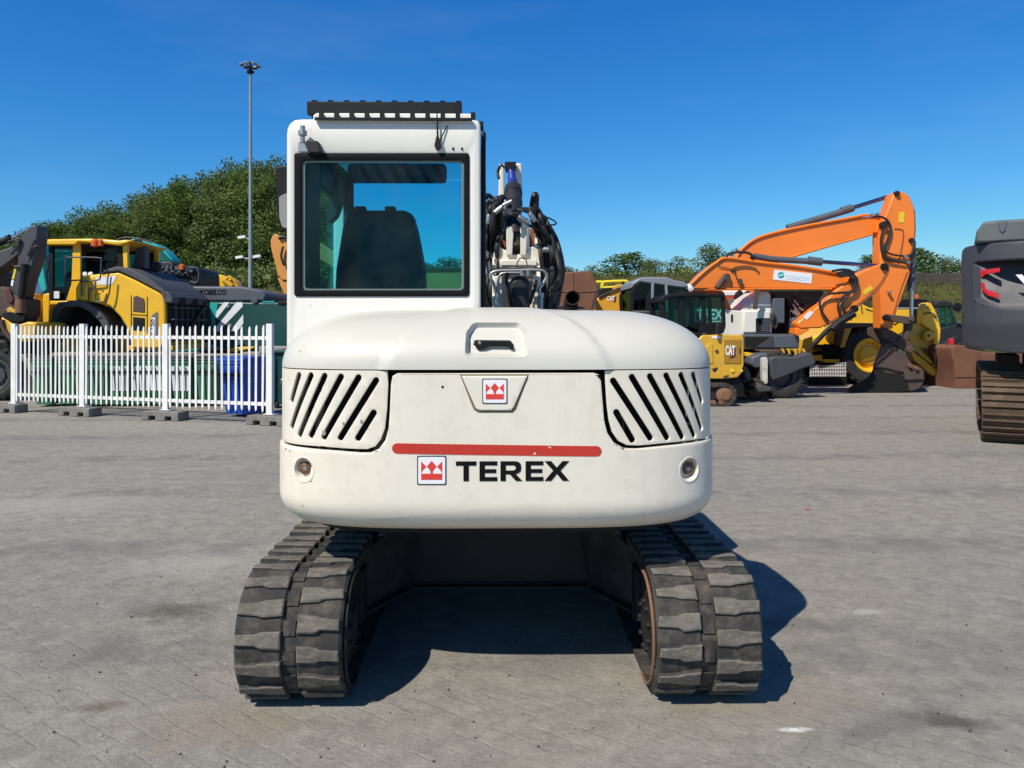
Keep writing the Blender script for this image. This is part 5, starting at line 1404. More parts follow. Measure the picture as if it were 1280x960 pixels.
prism('corner_lamp', [(187.5, 400), (190, 394), (196.5, 389), (197.5, 392), (197, 420), (188, 420)], YL - .012, .03, mat('smoked_lamp', (0.16, 0.15, 0.16), 0.2, coat=.4), ld, 0.006)
pl = prism('number_plate', [(189.3, 397), (194, 397), (194, 418), (189.3, 418)], YL - .022, .012, M_emblem_white, ld, 0.0)
a = P(189.6, 417, YL); c = P(193.8, 399, YL)
bm = bend(thick(text_loops_bm('L120', a.x, a.z, c.x, c.z, bold=.02, rot=math.pi / 2), .004, .0255), front(YL)); finish('lettering', bm, M_ink, pl)
for pts in ([(166.5, 371), (171, 369.5), (180, 373.5), (181, 378), (181, 391), (166, 389.5)], [(166, 396), (181, 397.5), (181, 414), (166, 413)]):
    prism('side_vent', pts, YL - .012, .03, M_rustdark if pts[0][1] < 380 else M_black, ld, 0.012)
bm = bm_new()
for (a, c) in (((164, 369), (164, 416)), ((184, 371), (184, 416)), ((164, 393), (184, 394))):
    add_obox(bm, P(*a, YL - .001), P(*c, YL - .001), .012, .02, (0, -1, 0))
finish('panel_gaps', bm, M_ink, ld)
prism('white_stripe', [(119, 347), (141, 345.3), (146, 345), (140, 355.5), (122, 356)], YL - .008, .03, M_emblem_white, ld, 0.0)
bm = bm_new()
add_prism(bm, PX([(103, 358), (110, 356), (110, 375), (101, 375)], YL - .05), YL - .06, YL - .005); add_prism(bm, PX([(112, 361), (119, 360), (119, 376), (112, 376)], YL - .05), YL - .06, YL - .005); add_prism(bm, PX([(120, 366), (133, 366), (130, 377), (120, 377)], YL - .05), YL - .05, YL - .005)
finish('access_steps', bm, M_yel, ld, 0.015)
bm = bm_new()
ring = [(63, 404), (66, 388), (72, 378), (96, 375), (110, 379), (124, 389), (134, 401), (139, 414), (131, 414), (124, 402), (112, 390), (99, 383), (78, 384), (72, 392), (69, 404)]
add_prism(bm, PX(ring, YL - .1), YL - .1, YL + .55); finish('mudguard', bm, M_hoodgrey, ld, 0.02)
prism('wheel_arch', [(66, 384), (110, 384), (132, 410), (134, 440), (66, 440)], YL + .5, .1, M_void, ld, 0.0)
# the far side has its own chassis under the wheel
prism('chassis', [(30, 412), (64, 405), (66, 420), (160, 420), (160, 440), (40, 440)], YL + .7, 1.0, M_catyel, ld, 0.03)
def wheel(parent, c, r, w, rim_m, tyre_m=M_tyre, tread=True, rim_k=0.6):
    wv = bpy.data.objects.new('wheel', None); COL.objects.link(wv); wv.parent = parent; wv.matrix_parent_inverse = Matrix.Translation(-parent.location)
    bm = bm_new()
    h = w / 2
    add_lathe(bm, [(r * rim_k, -h * .8), (r * .80, -h), (r * .93, -h * .92), (r * .985, -h * .6), (r, 0), (r * .985, h * .6), (r * .93, h * .92), (r * .8, h), (r * rim_k, h * .8)], c, 'Y', 40, cap=False)
    if tread:
        for i in range(22):
            t = i * 2 * math.pi / 22
            for sg in (-1, 1):
                t2 = t + (0.14 if sg > 0 else 0)
                a = Vector(c) + Vector((r * .985 * math.cos(t2), sg * h * .95, r * .985 * math.sin(t2))); b = Vector(c) + Vector((r * .995 * math.cos(t2 + .12), sg * h * .05, r * .995 * math.sin(t2 + .12)))
                add_obox(bm, a, b, .10 * r, .05 * r, (math.cos(t2), 0, math.sin(t2)))
    t_ = finish('tyre', bm, tyre_m, None); t_.parent = wv
    bm = bm_new(); k = r * rim_k
    add_lathe(bm, [(k * .1, -h * .5), (k * .52, -h * .5), (k * .56, -h * .34), (k * .78, -h * .30), (k * .84, -h * .72), (k * .98, -h * .86), (k * 1.04, -h * .84), (k * 1.0, -h * .2), (k * 1.0, h * .8), (k * .1, h * .8)], c, 'Y', 36)
    for i in range(12):
        t = i * math.pi / 6; q = Vector(c) + Vector((k * .67 * math.cos(t), -h * .33, k * .67 * math.sin(t))); add_cyl(bm, q, q + Vector((0, -h * .10, 0)), k * .045, 6)
    rm = finish('rim', bm, rim_m, None); rm.parent = wv
    return wv
q = P(99, 434, YL + .3); wheel(ld, (q.x, YL + .3, 0.80), 0.80, 0.62, M_yel); wheel(ld, (q.x, YL + 2.1, 0.80), 0.80, 0.62, M_yel)
wheel(ld, (q.x - 2.7, YL + .3, 0.80), 0.80, 0.62, M_yel); wheel(ld, (q.x - 2.7, YL + 2.1, 0.80), 0.80, 0.62, M_yel)
# cab
YC2 = YL + .35
cabn = prism('cab', [(62, 376), (94, 376), (94, 381), (62, 381)], YC2, 1.7, M_yel, ld, 0.02)
prism('cab_roof', [(47.5, 305), (49, 301), (58, 299), (112, 298), (132, 299), (148, 300.5), (156, 299.5), (165, 300.5), (158, 304.5), (148, 307), (131, 305), (98, 302.5), (93, 306.5), (56, 306.5)], YC2 - .12, 1.95, M_yel, cabn, 0.03)
for dy in (0, 1.6):
    bm = bm_new(); add_prism(bm, PX([(91, 304), (100.5, 303), (100.5, 355), (97, 376), (82, 376), (89, 355)], YC2), YC2 + dy, YC2 + dy + .1); add_prism(bm, PX([(153, 304), (159, 304), (160, 336), (154, 336)], YC2), YC2 + dy, YC2 + dy + .1); finish('pillar', bm, M_yel, cabn, 0.015)
    bm = bm_new(); add_prism(bm, PX([(60, 307), (66, 307), (66, 376), (61, 376)], YC2), YC2 + dy + .01, YC2 + dy + .09); add_prism(bm, PX([(66.2, 307), (91, 307), (91, 309.5), (66.2, 309.5)], YC2), YC2 + dy + .02, YC2 + dy + .08); add_prism(bm, PX([(100.7, 305), (153, 305), (153, 310), (100.7, 310)], YC2), YC2 + dy + .02, YC2 + dy + .08); add_prism(bm, PX([(146, 310.2), (153, 310.2), (153, 337), (142, 337)], YC2), YC2 + dy + .02, YC2 + dy + .08); finish('cab_frame', bm, M_black, cabn, 0.01)
    bm = bm_new(); add_prism(bm, PX([(66, 309), (91, 309), (88, 356), (84, 376), (66, 376)], YC2), YC2 + dy + .04, YC2 + dy + .05); add_prism(bm, PX([(100, 308), (150, 308), (143, 338), (100, 345)], YC2), YC2 + dy + .04, YC2 + dy + .05); finish('cab_window', bm, G_dark, cabn)
bm = bm_new(); add_box(bm, (P(108, 350, YC2).x, YC2 + .6, 2.4), (P(124, 350, YC2).x, YC2 + 1.1, 3.15)); add_box(bm, (P(103, 350, YC2).x, YC2 + .5, 2.2), (P(126, 350, YC2).x, YC2 + 1.2, 2.4)); finish('driver_seat', bm, M_trim, cabn, 0.05)
bm = bm_new()
for px in (106, 113): q = P(px, 342.5, YC2 - .02); add_lathe(bm, [(.02, -.02), (.05, -.01), (.055, .02), (.02, .03)], q, 'Y', 12)
finish('work_lamp', bm, M_paper, cabn)
prism('door_sticker', [(66.5, 364), (74, 364), (74, 373), (66.5, 373)], YC2 + .028, .01, M_emblem_white, cabn, 0.0)
q = P(119, 304, YC2 - .2); bm = bm_new(); add_lathe(bm, [(.02, -.09), (.085, -.07), (.09, .05), (.06, .09), (.02, .10)], q, 'Z', 14); add_lathe(bm, [(.02, -.08), (.06, -.07), (.06, .05), (.02, .08)], (q.x + .13, q.y, q.z + .01), 'Z', 14); finish('beacon', bm, M_beacon, cabn)
bm = bm_new(); Yr = YL - .12
for pts in ([(82, 376), (82, 324), (86, 322), (104, 321.5), (125, 322.5), (126.5, 326), (125.5, 345), (122, 350), (100, 352)], [(102, 321), (102, 370)], [(82, 351), (102, 350)], [(119, 352), (119, 361), (112, 361), (111, 376)], [(139, 346), (134, 374), (119, 377)]): add_tube(bm, [P(a, b, Yr) for a, b in pts], .017, 8)
finish('handrail', bm, M_grey, ld)
prism('exhaust_stack', [(164, 335), (168.5, 317), (172, 306), (181, 307), (181, 336)], YL + 1.0, .28, M_hoodgrey, ld, 0.03)
bm = bm_new(); q = P(188, 332, YL + 1.6); add_lathe(bm, [(.05, -.15), (.24, -.14), (.26, 0), (.24, .08), (.05, .10)], q, 'Z', 20); finish('air_cleaner', bm, M_black, ld)
# front frame and hinge
prism('front_frame', [(31, 372), (34, 366), (42, 367), (44, 372), (44, 410), (40, 432), (31, 434), (27, 415), (33, 400)], YL + .4, .35, M_yel, ld, 0.03)
prism('hinge_plate', [(45, 372), (52, 372), (52, 402), (45, 402)], YL + .9, .3, M_rustdark, ld, 0.03)
prism('hinge_post', [(53, 368), (62, 366), (62, 403), (53, 405)], YL + .5, .3, M_yel, ld, 0.03)
bm = bm_new(); q = P(35.5, 371, YL + .36); add_lathe(bm, [(.02, -.06), (.06, -.05), (.065, .05), (.02, .06)], q, 'Y', 14); finish('pin_boss', bm, M_frame, ld)
prism('under_tray', [(160, 432), (214, 431), (216, 434), (216, 438), (160, 438)], YL + .1, DL - .2, M_yel, ld, 0.01)

# ---- dark grey excavator arm at the far left
YG = 16.6
ga = thing('grey_excavator', 'dark grey excavator arm with a tilting yellow and brown bucket at the left edge', 'excavator', (P(-40, 450, YG).x, YG, 0))
bo = prism('boom', [(-60, 360), (-60, 322), (-20, 318), (4, 312), (20, 306), (25, 310), (24, 318), (10, 329), (0, 336), (-30, 352)], YG, .45, M_grey, ga, 0.03)
sk = prism('stick', [(22, 304), (30, 290), (38, 282), (45, 281), (47.5, 286), (46, 301), (44, 320), (40, 333), (33, 352), (29, 372), (22, 372), (15, 370), (13, 362), (17, 345), (22, 328)], YG - .02, .40, M_grey, ga, 0.03)
bm = bm_new(); add_tube(bm, [P(36, 286, YG + .2), P(12, 299, YG + .2)], .035, 10, smooth=False); finish('cylinder_rod', bm, M_chrome, sk)
bm = bm_new(); add_tube(bm, [P(12, 299, YG + .2), P(-40, 316, YG + .2)], .075, 12, smooth=False); add_tube(bm, [P(14, 297.5, YG + .2), P(9, 300, YG + .2)], .09, 12, smooth=False); add_tube(bm, [P(31, 330, YG - .08), P(27, 372, YG - .08)], .07, 12, smooth=False); finish('arm_cylinder', bm, M_black, sk)
prism('yellow_label', [(18, 336), (20.5, 336), (17.5, 349), (14.5, 349)], YG - .03, .01, M_sticker, sk, 0.0); prism('white_label', [(14.3, 350), (17.3, 350), (15.8, 358), (13.4, 357)], YG - .03, .01, M_emblem_white, sk, 0.0)
bm = bm_new()
for pts in ([(16, 302), (20, 298), (25, 300), (22, 308), (14, 318)], [(35, 320), (40, 308), (44, 300)], [(24, 333), (30, 335), (35, 330)], [(16, 328), (18, 333), (24, 333)], [(10, 303), (18, 300), (24, 304), (20, 314)]): add_tube(bm, [P(a, b, YG - .06) for a, b in pts], .022, 6)
for pts in ([(40, 310), (38, 318), (36, 328)], [(40, 309), (47, 307.5)]): add_tube(bm, [P(a, b, YG - .1) for a, b in pts], .015, 6)
finish('hydraulic_hoses', bm, M_hose, sk)
rt = prism('tilt_head', [(-20, 372), (-8, 360), (2, 358), (10, 360), (14, 366), (26, 373), (33, 374), (32, 394), (26, 402), (14, 404), (0, 396), (-20, 396)], YG - .1, .55, M_rustdark, ga, 0.04)
prism('red_bracket', [(6, 362), (11, 361), (17, 374), (14, 379), (9, 377)], YG - .14, .04, mat('dark_red_paint', (0.10, 0.02, 0.022), .5, dirt=.3), rt, 0.01)
prism('yellow_link', [(8, 386), (12, 383.5), (20, 388), (19, 393), (9, 390)], YG - .15, .05, M_catyel, rt, 0.01)
bm = bm_new(); q = P(26, 386, YG - .12); add_cyl(bm, P(25.5, 374, YG - .12), P(25.5, 391, YG - .12), .10, 14); finish('rotator_motor', bm, M_hub, rt)
prism('black_coupler', [(2, 391), (12, 389), (32, 394), (30, 401), (20, 404), (4, 398)], YG - .16, .1, M_black, rt, 0.02)
prism('bucket', [(0, 396), (8, 398), (14, 404), (24, 405), (34, 402), (46, 403), (45, 416), (38, 424), (28, 428), (14, 423), (4, 412)], YG - .15, 1.1, M_catyel, ga, 0.04)
bm = bm_new(); add_tube(bm, [P(2, 400, YG - .17), P(5, 412, YG - .17), P(14, 423, YG - .17), P(24, 428, YG - .17)], .05, 8); finish('bucket_edge', bm, M_rustdark, ga)
# its body and wheels run out of the picture on the left
prism('undercarriage', [(-90, 420), (8, 424), (14, 440), (20, 470), (18, 495), (-90, 500)], YG + .2, 1.8, M_black, ga, 0.08)
q = P(4, 470, YG); wheel(ga, (q.x - .12, YG + .1, .55), .55, .5, M_grey); wheel(ga, (q.x - 1.6, YG + .1, .55), .55, .5, M_grey)
prism('upper_body', [(-150, 330), (-62, 330), (-60, 415), (-150, 415)], YG - .3, 2.4, M_grey, ga, 0.1)

# ---- dark green excavator with white stripes
YK = 20.4
gk = thing('green_excavator', 'dark green excavator with white diagonal stripes on its tail behind the fence', 'excavator', (P(310, 450, YK + 1).x, YK + 1, 0))
tail = prism('tail_body', [(236, 378.5), (245, 377), (330, 377.5), (400, 377.5), (460, 380), (460, 436), (345, 436), (338, 438), (285, 438), (262, 430), (236, 420)], YK, 2.4, M_dkteal, gk, 0.06, 0.06)
prism('rear_cover', [(225, 368), (232, 359.5), (240, 357.5), (302, 358), (316, 360.5), (328, 363.5), (333, 369), (330, 376.8), (225, 376.8)], YK + .05, 2.2, M_bluegrey, gk, 0.05)
a = P(249, 368.5, YK); c = P(282, 361.8, YK)
bm = bend(thick(text_loops_bm('KOBELCO', a.x, a.z, c.x, c.z, bold=.02, shear=.2), .01, -.042), front(YK)); finish('lettering', bm, M_ink, bpy.data.objects['rear_cover'])
prism('teal_corner', [(261.5, 378.5), (272.5, 378.5), (269, 398), (268.5, 418), (266, 418)], YK - .012, .03, M_teal, tail, 0.0)
prism('teal_line', [(328, 376.2), (343, 376.2), (343, 378), (328, 378)], YK - .012, .03, M_teal, tail, 0.0)
bm = bm_new()
for pts in ([(280, 377.8), (287, 377.8), (271.5, 397.5), (269.5, 396), (270, 390)], [(295.5, 377.8), (303, 377.8), (303.3, 383), (273, 414.5), (269, 414.5), (270, 409)], [(304, 393), (304, 404.5), (296, 414.5), (287, 414.5)], [(304.3, 419), (303, 427), (299, 431), (294, 431), (295, 427)]): add_prism(bm, PX(pts, YK - .012), YK - .012, YK + .02)
finish('white_stripes', bm, M_emblem_white, tail)
bm = bm_new()
for (px, py, r) in ((285, 383.5, .04), (287, 407, .06)): q = P(px, py, YK - .03); add_lathe(bm, [(.01, -.02), (r, -.015), (r, .02), (.01, .02)], q, 'Y', 14)
finish('round_lamps', bm, M_steel, tail)
prism('rubber_stop', [(346, 377), (362, 376), (362, 381), (348, 381.5)], YK - .03, .1, M_black, tail, 0.02)
bm = bm_new(); q = P(318, 375, YK - .02); add_lathe(bm, [(.03, -.02), (.09, -.015), (.09, .03), (.03, .03)], q, 'Y', 14); finish('tail_lamp', bm, M_bluegrey, tail)
un = prism('undercarriage', [(230, 438.5), (460, 438.5), (460, 470), (440, 490), (250, 490), (230, 470)], YK + .4, 1.8, M_black, gk, 0.06)
bm = bm_new(); q = P(357, 444, YK + .2); add_lathe(bm, [(.1, -.22), (.44, -.2), (.47, 0), (.44, .2), (.1, .22)], (q.x + .3, YK + .1, q.z - .1), 'Y', 28); finish('idler_wheel', bm, M_tyre, gk)
prism('yellow_link', [(283, 436), (292, 434.5), (304, 433.5), (318, 433), (316, 436), (300, 439), (288, 440)], YK - .5, .15, M_yel, gk, 0.02)
# ---- black engine deck with beacon (machine behind the loader) and teal boom
YT = 23.2
tk = thing('teal_excavator', 'teal excavator with a black engine deck and orange beacon behind the yellow loader', 'excavator', (P(200, 450, YT).x, YT, 0))
prism('boom', [(160, 344), (160, 301), (166, 297.5), (178, 299.5), (196, 306), (206, 313), (214, 322), (217, 327.5), (196, 327.5), (183, 340)], YT + .6, .6, M_teal, tk, 0.04)
bm = bm_new()
for i in range(4): add_obox(bm, P(184 + i * 5, 308 + i * 1.2, YT + .57), P(203 + i * 4.2, 328, YT + .57), .03, .06, (0, -1, 0))
finish('boom_ribs', bm, M_dkteal, tk)
bm = bm_new(); add_tube(bm, [P(146, 300, YT + .5), P(156, 297, YT + .5), P(172, 298, YT + .5), P(190, 303, YT + .5)], .03, 8); add_tube(bm, [P(165, 304, YT + .5), P(172, 299, YT + .5), P(176, 302, YT + .5)], .05, 8); finish('hydraulic_hoses', bm, M_hose, tk)
prism('engine_deck', [(180, 372), (181, 335), (193, 330), (200, 328.5), (216, 328.5), (219, 333), (222, 329.5), (232, 331), (240, 334), (247, 338), (248, 356), (244, 372)], YT - .2, 1.8, M_black, tk, 0.05)
bm = bm_new()
for i in range(7): q = P(203 + i * 6, 333 + i * .8, YT - .25); add_box(bm, (q.x - .05, YT - .28, q.z - .06), (q.x + .05, YT - .19, q.z + .06))
add_tube(bm, [P(201, 336, YT - .3), P(201, 329, YT - .3), P(214, 329, YT - .3), P(214, 338, YT - .3)], .025, 8); add_tube(bm, [P(238, 352, YT - .3), P(247, 352, YT - .3), P(247, 336, YT - .3), P(236, 334, YT - .3)], .02, 8)
for i in range(4): add_tube(bm, [P(204 + i * 8, 341 + i, YT - .25), P(208 + i * 8, 338 + i, YT - .3), P(212 + i * 8, 342 + i, YT - .25)], .03, 6)
finish('engine_fittings', bm, M_bluegrey, tk)
q = P(227.5, 334, YT - .3); bm = bm_new(); add_lathe(bm, [(.02, -.08), (.09, -.07), (.08, .06), (.02, .10)], q, 'Z', 14); finish('beacon', bm, M_beacon, tk)
prism('house', [(150, 373), (250, 373), (250, 440), (150, 440)], YT - .1, 2.0, M_teal, tk, 0.06)
prism('track', [(120, 441), (270, 441), (276, 460), (268, 482), (125, 482), (116, 460)], YT - .1, .6, M_black, tk, 0.1)
# second teal arm left of the loader's cab
ta = thing('teal_arm_excavator', 'bright teal excavator stick standing upright just left of the loader cab', 'excavator', (P(50, 450, 20.4).x, 21.2, 0))
st_ = prism('stick', [(45, 311), (48, 308), (52, 307), (56.5, 313), (57, 322), (54.5, 333), (56, 345), (58.5, 360), (58, 364), (52, 365), (50, 360), (44.5, 342), (44, 325)], 21.2, .4, M_teal, ta, 0.03)
prism('cab_door', [(66, 312), (92, 312), (96, 330), (96, 360), (66, 360)], 22.0, .5, M_teal, ta, 0.05)
prism('rear_body', [(128, 318), (150, 311), (150, 350), (128, 350)], 22.0, .6, M_teal, ta, 0.04)
prism('undercarriage', [(30, 366), (120, 366), (120, 480), (30, 480)], 21.9, 1.6, M_black, ta, 0.06)
bm = bm_new(); add_tube(bm, [P(53, 311, 21.1), P(60, 330, 21.1), P(58, 345, 21.1), P(61, 362, 21.1)], .03, 8); finish('hydraulic_hoses', bm, M_hose, st_)
# white tank trailer far left
wt = thing('white_tanker', 'long white tank of a trailer far behind at the left edge', 'tank trailer', (P(10, 450, 26).x, 26, 0))
bm = bm_new(); q0, q1 = P(-120, 365, 26), P(49, 365, 26); zc = P(20, 369, 26).z; add_tube(bm, [(q0.x, 26, zc), (q1.x - .2, 26, zc)], .52, 28, smooth=False); add_lathe(bm, [(.05, .14), (.30, .10), (.52, 0)][::-1], (q1.x - .2, 26, zc), 'X', 28); finish('tank', bm, M_emblem_white, wt)
bm = bm_new()
for px in (-60, -15, 22): q = P(px, 365, 26); add_lathe(bm, [(.50, -.04), (.535, -.03), (.535, .03), (.50, .04)], (q.x, 26, zc), 'X', 28)
add_box(bm, (q0.x, 25.6, .6), (q1.x, 26.4, zc - .45)); finish('bands_and_chassis', bm, M_lightgrey, wt)
for px in (-50, -10, 30): wheel(wt, (P(px, 365, 26).x, 25.5, .5), .5, .3, M_lightgrey)
# yellow machine with a low boom far behind, right of the loader
ym = thing('far_yellow_excavator', 'small bright yellow excavator boom showing above the dark green tail', 'excavator', (P(270, 450, 26).x, 26, 0))
prism('boom', [(247, 350), (248, 347.5), (262, 346.5), (270, 345.5), (272, 343.5), (278, 343.5), (280, 346), (288, 347), (294, 352), (297, 359), (297, 364), (258, 364), (262, 357), (252, 352.5)], 26, .6, M_yel, ym, 0.03)
bm = bm_new(); add_tube(bm, [P(281, 352, 25.9), P(286, 346, 25.9), P(292, 350, 25.9), P(297, 358, 25.9), P(302, 366, 25.9)], .04, 8); add_tube(bm, [P(280, 350, 25.95), P(290, 358, 25.95)], .10, 10); finish('hydraulic_hoses', bm, M_catyel, ym)
prism('house', [(225, 366), (330, 366), (330, 430), (225, 430)], 26, 2, M_yel, ym, 0.06); prism('track', [(215, 431), (345, 431), (350, 450), (340, 464), (220, 464), (212, 450)], 25.9, .6, M_black, ym, 0.08)
# faded orange stick beside the mirror
po = thing('faded_orange_excavator', 'faded orange excavator stick hanging just left of the white cab below its mirror', 'excavator', (P(370, 450, 24).x, 24, 0))
st2 = prism('stick', [(338, 300), (341, 294), (345, 292), (349, 296), (372, 302), (374, 330), (366, 352), (352, 350), (346.5, 343), (344, 330), (339, 312)], 24, .55, M_paleorange, po, 0.03)
bm = bm_new(); add_tube(bm, [P(348, 298, 23.95), P(354, 296, 23.95), P(362, 299, 23.95)], .05, 8); add_tube(bm, [P(355, 332, 23.9), P(351.5, 320, 23.9), P(354, 308, 23.9)], .035, 8); finish('hydraulic_hoses', bm, M_hose, st2)
prism('link', [(347, 347), (352, 350), (360, 353), (360, 368), (355, 368), (350, 356)], 24.05, .3, M_paleorange, po, 0.02)
prism('boom', [(366, 300), (372, 296), (398, 302), (440, 330), (440, 350), (395, 322), (370, 312)], 24.2, .5, M_paleorange, po, 0.04)
prism('house', [(430, 330), (520, 330), (520, 420), (430, 420)], 24.2, 2.0, M_paleorange, po, 0.08); prism('track', [(420, 421), (535, 421), (542, 445), (530, 470), (425, 470), (414, 445)], 24.1, .6, M_black, po, 0.1)

sk_ = thing('rusty_skip', 'tan rusty open skip seen through the cab window beside the seat', 'skip', (P(560, 450, 21).x, 21, 0))
prism('skip_body', [(524, 336), (600, 335), (596, 410), (530, 412)], 21, 1.8, mat('tan_rust', (0.62, 0.22, 0.06), 0.8, dirt=0.5, dirtcol=(0.22, 0.11, 0.06), scale=2), sk_, 0.03)
prism('skip_rim', [(522, 334), (602, 333), (602, 337), (522, 338)], 20.95, 1.9, M_rustdark, sk_, 0.01)
prism('skip_foot', [(532, 412.5), (594, 410.5), (594, 482), (532, 482)], 21.1, 1.5, M_rustdark, sk_, 0.01)

# ================================================================== RIGHT SIDE
def pin(bm, px, py, Y, r, d=.05): 
    q = P(px, py, Y); add_lathe(bm, [(.005, -d), (r * .9, -d), (r, -d * .7), (r, d), (.005, d)], q, 'Y', 14)
def hoses(parent, runs, Y, r=.022, m=None):
    bm = bm_new()
    for pts in runs: add_tube(bm, [P(a, b, Y) for a, b in pts], r, 8)
    return finish('hydraulic_hoses', bm, m or M_hose, parent)
# ---- rusty bucket close behind the hood, left of the exhaust
rb = thing('rusty_bucket', 'large rusty loader bucket standing beside the boom of the white excavator', 'bucket', (P(720, 450, 18.6).x, 18.6, 0))
bk = prism('bucket_shell', [(690, 341), (712, 340), (738, 338.5), (741, 345), (745, 356), (746, 366), (742, 380), (738, 398), (736, 440), (690, 470)], 18.6, 1.4, M_rust, rb, 0.03)
prism('side_cutter', [(742, 380), (746.5, 365), (748.5, 367), (744, 382), (741, 398), (738, 398)], 18.55, .08, M_rustdark, rb, 0.01)
bm = bm_new()
for pts in ([(697, 364), (716, 365), (745, 364)], [(716, 341), (716, 364)], [(738, 339), (744, 352), (745, 365)]): add_tube(bm, [P(a, b, 18.6) for a, b in pts], .022, 6)
finish('weld_ribs', bm, M_rust, rb)
prism('support_block', [(690, 446), (738, 446), (738, 485), (690, 489)], 18.7, 1.2, M_rustdark, rb, 0.03)
# ---- yellow tracked machine with tubular railings
YS1 = 20.2
ys = thing('railed_yellow_loader', 'yellow tracked loader with bright tubular railings and lettered arm behind the hood', 'loader', (P(770, 450, YS1).x, YS1, 0))
ar = prism('lift_arm', [(746, 384), (746, 373), (770, 363.5), (781, 359.5), (787, 359), (793, 362.5), (799, 371), (804, 382), (806, 392), (800, 420), (746, 420)], YS1, .4, M_catyel, ys, 0.03)
bm = bm_new(); add_tube(bm, [P(748, 371.5, YS1 - .03), P(770, 362, YS1 - .03), P(786, 358.5, YS1 - .03), P(795, 364, YS1 - .03), P(801, 374, YS1 - .03), P(806, 386, YS1 - .03)], .03, 8); finish('hydraulic_hoses', bm, M_hose, ar)
prism('mast_block', [(767, 363), (769, 356), (778, 355), (781, 359.5)], YS1 + .05, .3, M_catyel, ar, 0.02)
prism('badge', [(758.8, 371), (770, 370.2), (782, 370.6), (781, 375.6), (758.8, 376)], YS1 - .012, .03, M_black, ar, 0.0) if False else None
a = P(758.6, 376, YS1); c = P(768.5, 370, YS1)
bm = bend(thick(text_loops_bm('CAT', a.x, a.z, c.x, c.z, bold=.035), .006, .014), front(YS1)); finish('lettering', bm, M_emblem_white, ar)
prism('badge_mark', [(766.5, 377.5), (769, 369.3), (770.4, 371), (769.5, 377.5)], YS1 - .008, .02, mat('maroon_decal', (0.10, 0.015, 0.02), .5), ar, 0.0)
bm = bm_new(); pin(bm, 777.5, 377.5, YS1 - .02, .07); add_prism(bm, PX([(774, 379), (781, 379), (780, 385), (775, 385)], YS1 - .03), YS1 - .03, YS1 + .01); finish('pin_boss', bm, M_black, ar)
bm = bm_new()
for pts in ([(744, 353), (751, 352.5), (752.5, 355), (752.5, 366)], [(753.5, 366), (753.5, 355), (756, 352.5), (780, 351.5), (784, 352.5), (785.5, 356), (785.5, 366)], [(753, 360), (786, 358.5), (795, 359.5)], [(797, 374), (799, 362), (801, 374)]): add_tube(bm, [P(a, b, YS1 + .9) for a, b in pts], .045, 10)
finish('railing', bm, M_brightyel, ys)
bm = bm_new(); add_prism(bm, PX([(748, 372), (749, 362), (752, 360), (766, 359.5), (767, 364), (752, 372)], YS1 + .4), YS1 + .4, YS1 + .9); add_prism(bm, PX([(776, 358), (777, 352), (780, 351), (781, 358)], YS1 + .2), YS1 + .2, YS1 + .3); finish('valve_block', bm, M_black, ys, 0.03)
prism('body', [(742, 386), (840, 386), (840, 450), (742, 450)], YS1 + .5, 1.8, M_catyel, ys, 0.06); prism('track', [(735, 451), (850, 451), (856, 466), (848, 480), (740, 480), (730, 466)], YS1 + .4, .5, M_black, ys, 0.1)

# ---- orange excavator nearer the camera: grey cab, folded boom, sticker
YO = 17.3
oe = thing('orange_excavator', 'orange excavator with grey cab and white company sticker on its lower boom', 'excavator', (P(850, 450, YO + .8).x, YO + .8, 0))
YCB = YO - .2
cb = prism('cab', [(789, 388), (862, 388), (862, 410), (789, 410)], YCB, 1.6, M_grey, oe, 0.03)
prism('cab_roof', [(790, 353), (796, 349.5), (799, 347.5), (805, 346.3), (833, 346.3), (838, 347.5), (842, 350), (855, 352), (860, 356), (861, 360), (850, 359.5), (800, 352.5), (793, 357), (789, 361)], YCB, 1.6, M_lightgrey, cb, 0.03)
for dy in (0, 1.5):
    bm = bm_new(); add_prism(bm, PX([(814.5, 351), (818, 351), (817, 389), (813.5, 389)], YCB), YCB + dy + .002, YCB + dy + .1); add_prism(bm, PX([(831, 352), (834.5, 354), (837, 389), (833, 389)], YCB), YCB + dy + .002, YCB + dy + .1); finish('silver_pillar', bm, M_lightgrey, cb, 0.012)
    bm = bm_new(); add_prism(bm, PX([(787.5, 366), (793, 356), (800, 352.8), (803, 355), (797, 359), (792, 367), (793, 389), (788.5, 389)], YCB), YCB + dy + .01, YCB + dy + .09); add_prism(bm, PX([(856, 360), (861, 361), (862, 389), (857, 389)], YCB), YCB + dy + .01, YCB + dy + .09); add_prism(bm, PX([(806, 389), (808, 372), (814, 360), (814, 389)], YCB), YCB + dy + .01, YCB + dy + .09); finish('cab_frame', bm, M_black, cb, 0.01)
    bm = bm_new(); add_prism(bm, PX([(792, 389), (792, 366), (800, 354), (814, 354), (814, 389)], YCB), YCB + dy + .04, YCB + dy + .05); add_prism(bm, PX([(817, 354), (857, 360), (857, 389), (817, 389)], YCB), YCB + dy + .04, YCB + dy + .05); finish('cab_window', bm, G_dark, cb)
bm = bm_new(); add_box(bm, (P(820, 380, YCB).x, YCB + .5, 1.7), (P(832, 380, YCB).x, YCB + 1.0, 2.35)); finish('driver_seat', bm, M_trim, cb, 0.05)
b1 = prism('boom', [(861, 361), (866, 354), (877, 342), (893, 330), (908, 323), (917, 323.5), (950, 329), (1000, 334.5), (1040, 339), (1052, 343), (1061, 346), (1060, 354), (1053, 358), (1040, 360.5), (1010, 361), (960, 360.8), (905, 360), (885, 361)], YO, .5, M_orange, oe, 0.025)
bm = bm_new()
